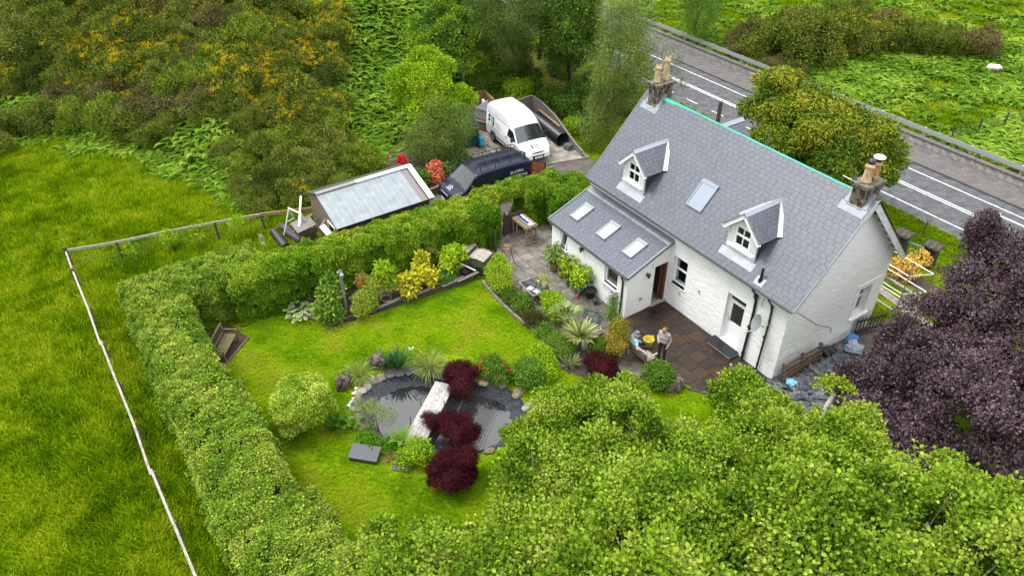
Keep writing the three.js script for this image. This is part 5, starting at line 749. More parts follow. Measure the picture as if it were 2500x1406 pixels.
// ---------------------------------------------------------------- pond
{
  const pond = thing('garden_pond', 'garden pond with black liner, stone rim and still dark water', 'pond', [0, 0, 0]);
  const N = 72, rings = [[1.02, 0.035], [0.985, 0.03], [0.95, -0.06], [0.90, -0.2], [0.84, -0.36], [0.74, -0.62], [0.4, -0.95], [0.02, -1.0]], P = [], I = [], U = [];
  rings.forEach(([k, y], j) => { for (let i = 0; i <= N; i++) { const w = j > 1 && j < 6 ? 0.015 * Math.sin(i * 2.3 + j) : 0, q = pondAt(i / N, k + w, y); P.push(q.x, q.y, q.z); U.push(i / N * 18, j * 0.4); } });
  for (let j = 0; j < rings.length - 1; j++) for (let i = 0; i < N; i++) { const a = j * (N + 1) + i; I.push(a, a + 1, a + N + 1, a + 1, a + N + 2, a + N + 1); }
  const g = new THREE.BufferGeometry(); g.setAttribute('position', new THREE.Float32BufferAttribute(P, 3)); g.setAttribute('uv', new THREE.Float32BufferAttribute(U, 2)); g.setIndex(I); g.computeVertexNormals();
  part(pond, 'liner', g, mat([0.055, 0.062, 0.075], 0.42, { map: T.mottle, bumpMap: T.bumpW, bumpScale: 0.04 }));
  part(pond, 'water', poly(Array.from({ length: 60 }, (_, i) => { const q = pondAt(-i / 60, 0.845, 0); return [q.x, q.z]; }), -0.37, 2), mat([0.016, 0.018, 0.018], 0.02, { phys: 1, clearcoat: 1, clearcoatRoughness: 0.01, ior: 1.6 }));
  // rim stones, flat slabs and cobbles
  const r = rng(19), sm0 = [[0.30, 0.27, 0.23], [0.17, 0.16, 0.155], [0.24, 0.19, 0.12], [0.36, 0.34, 0.31]].map((c) => mat(c, 0.85, { map: T.mottle, bumpMap: T.bumpN, bumpScale: 0.03 })), pale = mat([0.62, 0.6, 0.56], 0.7, { map: T.soft }), dark = mat([0.075, 0.075, 0.08], 0.7, { map: T.mottle, bumpMap: T.bumpN, bumpScale: 0.02 });
  const rock = (x, y, z, a, b, c, m, nm = 'stone') => { const q = new THREE.IcosahedronGeometry(1, 2), pp = q.attributes.position; const o = r() * 50; for (let i = 0; i < pp.count; i++) { const v = V().fromBufferAttribute(pp, i); v.multiplyScalar(1 + 0.35 * nz(v.x * 1.1 + o, v.y * 1.1, v.z * 1.1)); pp.setXYZ(i, v.x * a, v.y * b, v.z * c); } q.rotateY(r() * 3); q.computeVertexNormals(); return part(pond, nm, tri(q.translate(x, y, z), 0.7, o), m); };
  for (let i = 0; i < 40; i++) { const t = i / 40, q = pondAt(t, 1.04, 0), flat = t > 0.15 && t < 0.42; if (t > 0.42 && t < 0.9 && i % 2) continue;
    if (flat) { const a = r() * 6, m = [...Array(6)].map((_, k) => [q.x + Math.cos(a - k * 1.047) * R(0.26, 0.4, r), q.z + Math.sin(a - k * 1.047) * R(0.2, 0.3, r)]); part(pond, 'slab', prism(m, 0.03 + (i % 3) * 0.012, 0.085 + (i % 3) * 0.012, 0.8, 0.01), dark); }
    else rock(q.x, 0.05, q.z, R(0.15, 0.28, r), R(0.07, 0.14, r), R(0.13, 0.22, r), sm0[i % 4]); }
  for (let i = 0; i < 34; i++) { const t = i < 20 ? R(-0.05, 0.16, r) : R(0.1, 0.42, r), q = pondAt(t, R(1.07, 1.16, r), 0); rock(q.x, 0.03, q.z, R(0.05, 0.1, r), R(0.03, 0.06, r), R(0.05, 0.09, r), r() < 0.6 ? pale : sm0[i % 4], 'pebble'); }
  // plank bridge with thin posts
  const br = thing('plank_bridge', 'bleached white plank bridge crossing the garden pond', 'bridge', [0, 0, 0]), A = V(-7.05, 0, 10.95), B = V(-4.95, 0, 13.5), D = B.clone().sub(A).normalize(), S = V(-D.z, 0, D.x);
  const plank = [[0.60, 0.56, 0.52], [0.66, 0.62, 0.58], [0.54, 0.50, 0.46]].map((c) => mat(c, 0.8, { map: T.grain, bumpMap: T.bumpN, bumpScale: 0.02 }));
  for (let k = 0; k < 5; k++) { const o = S.clone().multiplyScalar((k - 2) * 0.162); const a = A.clone().add(o), b = B.clone().add(o); part(br, 'plank', tri(bar([a.x, 0.06 + k % 2 * 0.004, a.z], [b.x, 0.06, b.z], 0.155, 0.045), 0.8, k), plank[k % 3]); }
  for (const s of [-1, 1]) part(br, 'beam', tri(bar([A.x + S.x * s * 0.3, -0.1, A.z + S.z * s * 0.3], [B.x + S.x * s * 0.3, -0.1, B.z + S.z * s * 0.3], 0.1, 0.25)), MT.timberDark);
  for (const [t, s] of [[0.0, -1], [0.38, -1], [0.12, 1], [0.42, 1], [0.72, 1]]) { const q = A.clone().lerp(B, t).addScaledVector(S, s * 0.46); part(br, 'post', rod([q.x, -0.6, q.z], [q.x + 0.02, 0.5, q.z], 0.024, 0.022, 6), MT.timber); }
  // netting stretched over the near half
  const net = thing('pond_net', 'black square mesh netting stretched over the pond', 'net', [0, 0, 0]); const nb = [], N0 = A.clone().addScaledVector(S, -0.44), M = S.clone().negate();
  const inP = (q) => { const l = Math.hypot(q.x - pondC[0], q.z - pondC[1]); const pts = Array.from({ length: 30 }, (_, i) => { const w = pondAt(i / 30, 0.98, 0); return [w.x, w.z]; }); return inside(inP.p ??= pts, q.x, q.z); };
  const mesh = (o, u, v, nu, nv, st) => { for (let k = 0; k <= nv; k++) { let run = null; for (let i = 0; i <= nu; i++) { const q = o.clone().addScaledVector(u, i * st).addScaledVector(v, k * st); if (inP(q) && i < nu) run ??= q; else if (run) { const e = o.clone().addScaledVector(u, (i - 1) * st).addScaledVector(v, k * st); if (e.distanceTo(run) > 0.05) nb.push(bar([run.x, 0.03, run.z], [e.x, 0.03, e.z], 0.013, 0.006)); run = null; } } } };
  mesh(N0, D, M, 34, 18, 0.1); mesh(N0, M, D, 18, 34, 0.1); part(net, 'mesh', nb, MT.blackMatt).userData.kind = 'stuff';
  part(net, 'batten', bar([N0.x + M.x * 0.55, 0.02, N0.z + M.z * 0.55], [N0.x + M.x * 0.55 + D.x * 2.6, 0.02, N0.z + M.z * 0.55 + D.z * 2.6], 0.06, 0.03), MT.blackMatt);
  const boulder = (x, z, a, b, c, label) => { const st = rock(x, b * 0.6, z, a, b, c, mat([0.33, 0.28, 0.235], 0.9, { map: T.lichen, bumpMap: T.bumpN, bumpScale: 0.03 })); pond.remove(st); st.name = numbered('boulder'); scene.add(st); tag(st, label, 'boulder'); };
  boulder(-9.55, 12.7, 0.38, 0.34, 0.34, 'rounded brown boulder between the grass clumps at the pond'); boulder(-9.2, 14.35, 0.36, 0.42, 0.34, 'upright dark boulder under arching grass at the pond end'); boulder(-1.95, 3.55, 0.42, 0.3, 0.5, 'pale flat boulder at the edge of the wet terrace');
  // tilted black panel in a wooden frame
  const pn = thing('cold_frame', 'tilted black panel lying on a low wooden frame at the pond edge', 'panel', [-5.42, 0, 15.15], 0.78);
  part(pn, 'panel', box(1.08, 0.03, 0.6, 0, 0.27, 0, 0, 0.22), mat([0.02, 0.022, 0.026], 0.12, { phys: 1, clearcoat: 1 })); part(pn, 'frame', [tri(box(1.0, 0.14, 0.04, 0, 0.1, 0.26)), tri(box(1.0, 0.28, 0.04, 0, 0.15, -0.24)), tri(box(0.04, 0.18, 0.46, -0.5, 0.1, 0)), tri(box(0.04, 0.18, 0.46, 0.5, 0.1, 0))], MT.timberDark);
  single('stepping_slab', 'worn square paving slab on the lower lawn beside the purple maple', 'slab', prism([[-4.5, 13.75], [-4.9, 14.2], [-4.35, 14.65], [-3.95, 14.2]], 0.0, 0.06, 0.9, 0.01), MT.drive);
}
// ---------------------------------------------------------------- shrubs and flowers round the garden
{
  const bush = (name, label, x, z, lobes, N, geo, m, o = {}) => makeTree(name, label, o.cat ?? 'shrub', [x, o.y ?? 0, z], lobes.map((l) => [x + l[0], (o.y ?? 0) + l[1], z + l[2], l[3], l[4], l[5] ?? l[3]]), N, geo, m, { stem: 'stems', crown: 'foliage', r0: 0.04, minY: -0.8, ...o });
  bush('ball_shrub', 'round clipped pale green shrub standing on the lawn by the pond', -8.05, 16.3, [[0, 1.15, 0, 1.28, 1.12, 1.2]], 4200, SP.hedge, WM.leaf, { cols: PAL.ball, lump: 0.07, lumpF: 1.8, mix: 0.9, seed: 81, inner: 0.72, scale: 0.8, r0: 0.08, clump: 34, ck: 0.22 });
  const mo = { cols: PAL.maple, seed: 82, lump: 0.16, lumpF: 2, up: 0.2, wild: 0.6, inner: 0.6, r0: 0.05, pf: 1.4, mix: 0.8, clump: 9, ck: 0.34, stray: 0.15 };
  bush('weeping_maple', 'domed dark purple maple closest to the lower lawn', -2.75, 12.95, [[0, 0.7, 0, 0.9, 0.75, 0.85], [0.35, 0.8, 0.2, 0.65, 0.5, 0.6], [-0.2, 0.5, 0.4, 0.7, 0.5, 0.6]], 1900, SP.maple, WM.matt, mo);
  bush('weeping_maple', 'spreading dark purple maple hanging over the plank bridge end', -4.45, 11.95, [[0, 0.45, 0, 0.85, 0.38, 0.75], [-0.7, 0.4, 0.4, 0.6, 0.3, 0.5], [0.55, 0.5, -0.1, 0.6, 0.38, 0.55]], 1300, SP.maple, WM.matt, { ...mo, seed: 83 });
  bush('weeping_maple', 'dark purple maple draped over the pond netting next to the red peonies', -6.75, 10.35, [[0, 0.45, 0, 0.75, 0.38, 0.7], [0.55, 0.35, 0.3, 0.55, 0.3, 0.5], [-0.5, 0.32, -0.1, 0.5, 0.28, 0.45]], 1100, SP.maple, WM.matt, { ...mo, seed: 84 });
  bush('weeping_maple', 'small domed dark purple maple beside the potted bamboo', -4.05, 5.5, [[0, 0.5, 0, 0.72, 0.6, 0.68]], 1000, SP.maple, WM.matt, { ...mo, seed: 85 });
  bush('willow_shrub', 'airy pale willow shrub rising from the pond margin', -6.35, 14.2, [[0, 0.9, 0, 0.4, 0.55, 0.4], [-0.5, 0.75, 0.1, 0.35, 0.5, 0.35], [0.35, 0.85, -0.4, 0.3, 0.45, 0.3], [-0.9, 0.55, 0.2, 0.3, 0.4, 0.3]], 330, SP.fine, WM.leaf, { cols: [[0.13, 0.19, 0.05], [0.19, 0.25, 0.08], [0.25, 0.31, 0.12]], seed: 86, scale: 0.6, inner: 0.3 });
  // raised bed
  const bedS = [['leafy_shrub', 'fresh green shrub with upright shoots beside the lamp post', -13.75, 12.9, [[0, 0.75, 0, 0.5, 0.65, 0.5], [-0.3, 1.2, -0.3, 0.35, 0.5, 0.35], [0.35, 0.5, 0.4, 0.4, 0.4, 0.4]], 260, SP.broad, PAL.mid.slice(1)], ['leafy_shrub', 'low fresh green plant at the foot of the lamp post', -13.25, 13.0, [[0, 0.3, 0, 0.4, 0.3, 0.4]], 90, SP.broad, PAL.mid.slice(1)], ['variegated_shrub', 'yellow edged shrub spilling over the sleeper wall', -12.85, 11.6, [[0, 0.55, 0, 0.5, 0.45, 0.55], [-0.3, 0.95, -0.5, 0.35, 0.4, 0.35], [0.1, 0.35, 0.3, 0.4, 0.3, 0.4]], 420, SP.shrub, [[0.13, 0.22, 0.02], [0.22, 0.30, 0.03], [0.38, 0.38, 0.05]]], ['chestnut_sapling', 'lime green sapling with hand shaped leaves in the raised bed', -13.3, 10.4, [[0, 1.5, 0, 0.35, 0.3, 0.35], [0.05, 1.0, 0.05, 0.25, 0.3, 0.25]], 70, SP.chestnut, PAL.lime], ['golden_laurel', 'golden yellow laurel with large glossy leaves leaning over the sleepers', -12.85, 9.5, [[0, 0.6, 0, 0.55, 0.4, 0.55], [-0.2, 0.85, -0.75, 0.4, 0.4, 0.4], [-0.1, 0.5, -1.1, 0.4, 0.35, 0.4]], 190, SP.broad, PAL.gold], ['golden_laurel', 'upright golden yellow laurel with a tall leader beside the hedge', -13.4, 8.6, [[0, 0.9, 0, 0.3, 0.5, 0.3], [0.05, 1.35, -0.1, 0.2, 0.3, 0.2]], 80, SP.broad, PAL.gold], ['red_tipped_shrub', 'slim shrub with bronze tips against the clipped hedge', -14.0, 7.7, [[0, 0.8, 0, 0.3, 0.6, 0.3]], 110, SP.shrub, [[0.08, 0.15, 0.02], [0.15, 0.17, 0.03], [0.32, 0.13, 0.05]]], ['chestnut_sapling', 'lime green sapling with hand shaped leaves growing in a black pot', -13.3, 6.9, [[0, 1.05, 0, 0.45, 0.3, 0.45], [0.25, 0.75, 0.3, 0.3, 0.25, 0.3]], 95, SP.chestnut, PAL.lime], ['ground_cover', 'low leafy plant with small white flowers along the sleeper wall', -12.85, 7.7, [[0, 0.22, 0, 0.4, 0.2, 0.65]], 170, SP.shrub, [[0.05, 0.14, 0.01], [0.08, 0.18, 0.02], [0.35, 0.42, 0.3]]], ['bronze_shrub', 'small bronze and yellow shrub behind the yellow edged shrub', -13.7, 11.3, [[0, 0.95, 0, 0.25, 0.45, 0.25]], 90, SP.shrub, [[0.14, 0.18, 0.02], [0.3, 0.22, 0.04], [0.36, 0.14, 0.04]]]];
  bedS.forEach(([n, l, x, z, lo, N, g, c], i) => bush(n, l, x, z, lo, N, g, WM.leaf, { cols: c, seed: 400 + i, y: 0.18, inner: 0.35 }));
  // border between lawn and patio
  [['border_shrub', 'bushy light green shrub in the border beside the stepladder', -11.35, 5.6, [[0, 0.7, 0, 0.65, 0.6, 0.55], [0.4, 0.5, 0.15, 0.55, 0.45, 0.45], [-0.3, 1.1, -0.2, 0.3, 0.4, 0.3]], 620, SP.shrub, PAL.lime.concat([[0.14, 0.22, 0.03]])], ['border_shrub', 'mixed green and bronze shrub beside the slate cutting table', -10.0, 5.8, [[0, 0.35, 0, 0.45, 0.32, 0.35]], 240, SP.shrub, [[0.04, 0.10, 0.01], [0.09, 0.16, 0.02], [0.2, 0.12, 0.04]]], ['border_shrub', 'dense dark green shrub in the middle of the border', -9.15, 5.75, [[0, 0.4, 0, 0.45, 0.38, 0.4]], 280, SP.shrub, PAL.mid], ['heather', 'low brown green heather cushion on the border edge', -8.15, 5.85, [[0, 0.25, 0, 0.5, 0.25, 0.3]], 260, SP.gorse, [[0.06, 0.07, 0.02], [0.10, 0.10, 0.03], [0.13, 0.09, 0.04]]], ['border_shrub', 'fresh lime shrub growing behind the fan palm', -8.2, 4.75, [[0, 0.6, 0, 0.5, 0.5, 0.45], [0.5, 0.5, 0.1, 0.4, 0.4, 0.4]], 330, SP.shrub, PAL.lime], ['border_shrub', 'low green plant below the wooden steps', -7.3, 5.9, [[0, 0.25, 0, 0.4, 0.25, 0.35]], 160, SP.shrub, PAL.mid], ['border_shrub', 'broad mound of green leaves under the spiky cordyline', -6.0, 5.9, [[0, 0.35, 0, 0.65, 0.35, 0.5], [-0.6, 0.3, 0.1, 0.45, 0.3, 0.4]], 340, SP.bamboo, PAL.mid.slice(1)], ['border_shrub', 'light green leafy mound between the cordyline and the red peonies', -5.9, 7.0, [[0, 0.35, 0, 0.6, 0.35, 0.5], [0.6, 0.3, 0.3, 0.5, 0.3, 0.4]], 330, SP.shrub, PAL.lime], ['rhododendron', 'dark green rounded shrub between the bench and the pale boulder', -2.3, 3.95, [[0, 0.55, 0, 0.55, 0.5, 0.5]], 620, SP.shrub, PAL.mid], ['border_shrub', 'glossy green shrub behind the wooden edging by the bamboo', -5.0, 4.75, [[0, 0.4, 0, 0.4, 0.4, 0.35]], 240, SP.shrub, PAL.mid], ['border_shrub', 'leafy lime shrub with large leaves at the bridge foot', -4.15, 13.6, [[0, 0.55, 0, 0.5, 0.45, 0.45], [-0.2, 0.3, 0.5, 0.3, 0.3, 0.3]], 260, SP.shrub, PAL.lime], ['peony_bush', 'green bush dotted with red peonies beside the pond net', -6.55, 9.1, [[0, 0.4, 0, 0.6, 0.4, 0.5], [0.6, 0.35, -0.2, 0.45, 0.35, 0.45]], 420, SP.shrub, PAL.mid], ['border_shrub', 'dark spreading shrub between the peonies and the bright tree', -5.3, 8.1, [[0, 0.5, 0, 0.7, 0.5, 0.6]], 360, SP.shrub, PAL.mid], ['ground_cover', 'bright green ground cover between the pond and the black panel', -5.9, 14.75, [[0, 0.18, 0, 0.6, 0.2, 0.3], [0.6, 0.15, -0.5, 0.4, 0.2, 0.3]], 250, SP.shrub, [[0.06, 0.17, 0.01], [0.09, 0.22, 0.01], [0.13, 0.26, 0.02]]]].forEach(([n, l, x, z, lo, N, g, c], i) => bush(n, l, x, z, lo, N, g, WM.leaf, { cols: c, seed: 430 + i, inner: 0.4 }));
  const pe = scene.getObjectByName('peony_bush'); instances(pe, 'petals', SP.bloom, WM.petal, [[-0.35, 0.72, 0.1], [-0.15, 0.62, 0.35], [0.05, 0.65, 0.5], [0.3, 0.6, 0.45], [0.5, 0.75, -0.2], [0.9, 0.7, -0.3], [0.85, 0.5, 0.1]].map((q, i) => ({ p: V(...q), n: V(0, 1, 0), a: i, s: R(0.75, 1.05), c: C(0.55, 0.008, 0.015) })));
  single('red_poppy', 'single red bloom at the foot of the purple maple', 'flower', [sprig(7, 9, 0.07, 0.07, 0.06, { round: true }).translate(-2.62, 0.32, 13.85), paintGeo(rod([-2.62, 0, 13.85], [-2.62, 0.32, 13.85], 0.008), C(0.1, 0.3, 0.1))], mat([0.6, 0.01, 0.05], 0.6));
  // strap leaved plants
  const strap = (name, label, x, z, n, h, w, cols, o = {}) => { const t = thing(name, label, o.cat ?? 'plant', [x, o.y ?? 0, z]), L = new Leaves(), r = rng(o.seed ?? 3); for (let i = 0; i < n; i++) { const a = r() * 6.283, l = R(o.l0 ?? 0.2, o.l1 ?? 1.2, r), c = ramp(cols, r()); L.blade(V(Math.cos(a) * 0.07, o.h0 ?? 0, Math.sin(a) * 0.07), V(Math.cos(a) * l, 1, Math.sin(a) * l).normalize(), h * R(0.75, 1.15, r), w, (o.arch ?? 0.6) * R(0.5, 1.4, r), [c.r, c.g, c.b], o.seg ?? 4); } const m = part(t, 'leaves', L.geo(), WM.gloss); m.userData.kind = 'stuff'; return t; };
  const gr = [[0.12, 0.19, 0.02], [0.2, 0.26, 0.04], [0.3, 0.33, 0.1]];
  strap('ornamental_grass', 'arching variegated grass clump between the two boulders at the pond', -9.35, 13.6, 150, 0.85, 0.022, gr, { seed: 1, arch: 0.9, l1: 1.4 }); strap('ornamental_grass', 'arching variegated grass clump beside the purple irises', -8.15, 11.05, 190, 0.95, 0.022, gr, { seed: 2, arch: 0.9, l1: 1.5 });
  const iris = strap('iris_clump', 'clump of irises with purple blooms behind the pond rim', -8.95, 12.05, 190, 0.85, 0.035, [[0.04, 0.14, 0.03], [0.07, 0.2, 0.04]], { seed: 4, l1: 0.7, arch: 0.3 });
  for (const [x, z, h, c] of [[-0.35, 0.55, 0.95, C(0.1, 0.02, 0.2)], [-0.1, 0.05, 1.05, C(0.14, 0.06, 0.2)], [0.25, -0.45, 0.9, C(0.07, 0.015, 0.11)], [0.3, -0.5, 1.02, C(0.6, 0.58, 0.62)], [-0.12, 0.1, 0.82, C(0.1, 0.03, 0.2)]]) { part(iris, 'flower_stalk', rod([x, 0, z], [x, h, z], 0.008), mat([0.06, 0.15, 0.04])); part(iris, 'bloom', sprig(9, 9, 0.06, 0.08, 0.05, { round: true }).translate(x, h, z), mat([c.r, c.g, c.b], 0.6)); }
  strap('iris_clump', 'dark green leaf clump between the purple irises and the brown boulder', -9.3, 12.5, 130, 0.6, 0.03, [[0.03, 0.11, 0.03], [0.06, 0.16, 0.04]], { seed: 14, l1: 0.9, arch: 0.4 });
  strap('iris_clump', 'broad bladed leaf clump between the round shrub and the pond', -7.3, 15.6, 60, 0.75, 0.06, [[0.05, 0.15, 0.015], [0.08, 0.2, 0.02]], { seed: 6, l1: 0.9, arch: 0.6 });
  strap('sedge_clump', 'straw coloured tuft at the corner of the black panel', -4.85, 14.45, 70, 0.35, 0.014, [[0.28, 0.2, 0.06], [0.36, 0.26, 0.1]], { seed: 7, l1: 1.4, arch: 0.9 });
  strap('spider_grass', 'pale striped grass tuft spilling over the bed edging by the lamp post', -12.95, 13.25, 80, 0.45, 0.025, [[0.12, 0.2, 0.03], [0.3, 0.34, 0.14]], { seed: 8, l1: 1.6, arch: 1.0 });
  strap('border_grass', 'dark grassy clump in front of the heather cushion', -8.4, 5.55, 90, 0.5, 0.02, [[0.06, 0.1, 0.03], [0.1, 0.15, 0.05]], { seed: 9, l1: 1.2, arch: 0.7 });
  strap('yucca_plant', 'small striped spiky plant below the cordyline', -5.15, 6.2, 60, 0.6, 0.035, [[0.10, 0.14, 0.03], [0.24, 0.26, 0.1]], { seed: 10, l1: 1.6, arch: 0.15 });
  // cordyline and fan palm
  const co = strap('cordyline', 'spiky cordyline with cream striped sword leaves on a short trunk', -5.75, 5.25, 150, 0.78, 0.05, [[0.10, 0.15, 0.02], [0.22, 0.26, 0.05], [0.36, 0.36, 0.12]], { seed: 11, l0: 0.1, l1: 3.2, arch: 0.12, h0: 0.75 }); part(co, 'trunk', tri(cyl(0.1, 0.075, 0.8, 0, -0.02, 0, 10), 0.4), MT.bark);
  const pm = thing('fan_palm', 'fan palm with split leaves on a hairy trunk in the border', 'palm', [-7.0, 0, 5.0]); part(pm, 'trunk', tri(cyl(0.1, 0.12, 0.75, 0, 0, 0, 10), 0.3), MT.bark); { const r = rng(5); for (let i = 0; i < 13; i++) { const a = i * 2.4, e = R(0.15, 1.1, r), L = new Leaves(), d = V(Math.cos(a), e, Math.sin(a)).normalize(), b = V(0, 0.75, 0), tip = b.clone().addScaledVector(d, 0.42); const sd = V(-d.z, 0, d.x).normalize(); for (let k = -7; k <= 7; k++) { const c = ramp([[0.10, 0.16, 0.03], [0.17, 0.22, 0.05]], r()); L.blade(tip, d.clone().addScaledVector(sd, k * 0.16).normalize(), 0.48 - Math.abs(k) * 0.012, 0.035, 0.35, [c.r, c.g, c.b], 3, 0.05); } part(pm, 'fan_leaf', L.geo(), WM.gloss); part(pm, 'leaf_stalk', rod(b.toArray(), tip.toArray(), 0.012), mat([0.12, 0.18, 0.04])); } }
  // hosta, ferns
  const ho = thing('hosta', 'hosta with white edged leaves at the foot of the clipped hedge', 'plant', [-14.35, 0, 14.15]); { const L = new Leaves(), E2 = new Leaves(), r = rng(8); for (let i = 0; i < 60; i++) { const a = r() * 6.283, q = V(Math.cos(a) * R(0.1, 0.55, r), R(0.25, 0.5, r), Math.sin(a) * R(0.1, 0.55, r)), d = V(Math.cos(a), -0.15, Math.sin(a)).normalize(); E2.leaf(q, d, V(0, 1, 0), 0.27, 0.17, [0.42, 0.46, 0.24], true, 0.05); L.leaf(q.clone().add(V(0, 0.012, 0)).addScaledVector(d, 0.015), d, V(0, 1, 0), 0.22, 0.13, [0.09, 0.17, 0.05], true, 0.05); } part(ho, 'leaf_edges', E2.geo(), WM.matt).userData.kind = 'stuff'; part(ho, 'leaves', L.geo(), WM.matt).userData.kind = 'stuff'; }
  const fe = (x, z, s, label) => { const t = thing('garden_fern', label, 'fern', [x, 0, z]); instances(t, 'fronds', fernPlant(311, 11, 0.8, 0.2, { lean: 0.55, arch: 1.3, n: 9 }), WM.leaf, [{ p: V(0, 0.02, 0), a: x, s, c: C(0.11, 0.23, 0.015) }]); };
  fe(-5.3, 13.75, 1.0, 'upright green fern at the foot of the plank bridge'); fe(-7.2, 15.2, 0.8, 'green fern under the round clipped shrub'); fe(-7.0, 14.9, 0.75, 'small green fern against the pond rim stones');
  // bamboo and tall pots on the terrace
  const pot = (x, z, r, h, m, label, soil = true) => { const t = thing('plant_pot', label, 'pot', [x, 0.03, z]); part(t, 'pot', lathe([[0, 0.0], [r * 0.72, 0], [r * 0.95, h * 0.86], [r * 1.06, h * 0.87], [r * 1.08, h], [r * 0.95, h], [r * 0.9, h * 0.9]], 22), m); if (soil) part(t, 'compost', tri(cyl(r * 0.9, r * 0.9, 0.01, 0, h * 0.88, 0, 18), 0.3), MT.soil); return t; };
  pot(-10.87, 2.8, 0.25, 0.48, MT.terracotta, 'terracotta pot with a spreading chestnut sapling nearest the far window'); pot(-10.2, 2.82, 0.22, 0.42, MT.terracotta, 'terracotta pot beside the green pots along the white wall'); pot(-9.5, 2.88, 0.25, 0.45, MT.potGreen, 'grey green glazed pot next to the terracotta pot'); pot(-8.8, 2.95, 0.25, 0.48, MT.potGreen, 'grey green glazed pot beside the broom'); pot(-8.3, 2.65, 0.26, 0.4, MT.black, 'black plastic tub below the hose reel'); pot(-8.95, 4.55, 0.26, 0.3, MT.terracotta, 'shallow terracotta bowl beside the cutting table'); pot(-5.4, 4.2, 0.24, 0.4, MT.black, 'black pot of bare soil next to the golden bamboo'); pot(-4.55, 4.25, 0.26, 0.42, MT.black, 'black pot holding the golden bamboo'); pot(-13.3, 6.9, 0.2, 0.3, MT.black, 'black pot with a chestnut sapling on the raised bed'); pot(-12.85, 6.55, 0.21, 0.3, MT.black, 'empty black pot of soil at the end of the raised bed'); pot(-13.05, 10.6, 0.24, 0.3, MT.terracotta, 'terracotta pot half hidden in the raised bed'); pot(-9.7, 2.55, 0.2, 0.55, mat([0.25, 0.28, 0.29], 0.6), 'slim grey pot behind the green glazed pots');
  [[-10.87, 2.8, 'chestnut_sapling', 'potted chestnut sapling spreading over the terracotta pot by the far window', SP.chestnut, 26, [[0, 1.15, 0, 0.4, 0.22, 0.4], [0.1, 0.85, 0, 0.22, 0.2, 0.22]], PAL.mid.slice(1)], [-10.2, 2.82, 'potted_shrub', 'feathery green plant in a terracotta pot along the white wall', SP.bamboo, 60, [[0, 0.95, 0, 0.25, 0.45, 0.25]], PAL.lime], [-9.5, 2.88, 'chestnut_sapling', 'potted chestnut sapling in the glazed pot with a lime crown', SP.chestnut, 30, [[0, 0.8, 0, 0.3, 0.22, 0.3], [-0.1, 1.2, -0.1, 0.38, 0.18, 0.38]], PAL.lime], [-8.8, 2.95, 'chestnut_sapling', 'potted chestnut sapling in the glazed pot beside the broom', SP.chestnut, 28, [[0, 0.8, 0, 0.28, 0.2, 0.28], [0.1, 1.2, -0.15, 0.34, 0.16, 0.34]], PAL.lime], [-4.55, 4.25, 'bamboo', 'tall golden bamboo spilling from its black pot next to the bench', SP.bamboo, 420, [[0, 0.9, 0, 0.5, 0.6, 0.5], [0, 1.5, 0, 0.42, 0.55, 0.42]], [[0.10, 0.15, 0.01], [0.2, 0.2, 0.02], [0.36, 0.27, 0.04], [0.42, 0.30, 0.06]]], [-5.95, 3.35, 'bamboo', 'slim dark green bamboo against the extension corner', SP.bamboo, 190, [[0, 0.9, 0, 0.32, 0.6, 0.32], [-0.2, 1.4, -0.2, 0.28, 0.4, 0.28]], PAL.mid], [-9.6, 4.35, 'wispy_plant', 'thin wispy yellow green plant in front of the glazed pots', SP.bamboo, 60, [[0, 0.8, 0, 0.4, 0.5, 0.4]], [[0.22, 0.26, 0.03], [0.3, 0.32, 0.05]]], [-8.95, 4.55, 'potted_shrub', 'fresh lime plant growing from the shallow terracotta bowl', SP.shrub, 60, [[0.15, 0.55, 0.1, 0.3, 0.3, 0.3]], PAL.lime]].forEach(([x, z, n, l, g, N, lo, c], i) => bush(n, l, x, z, lo, N, g, WM.leaf, { cols: c, seed: 460 + i, inner: 0.3, cat: 'plant' }));
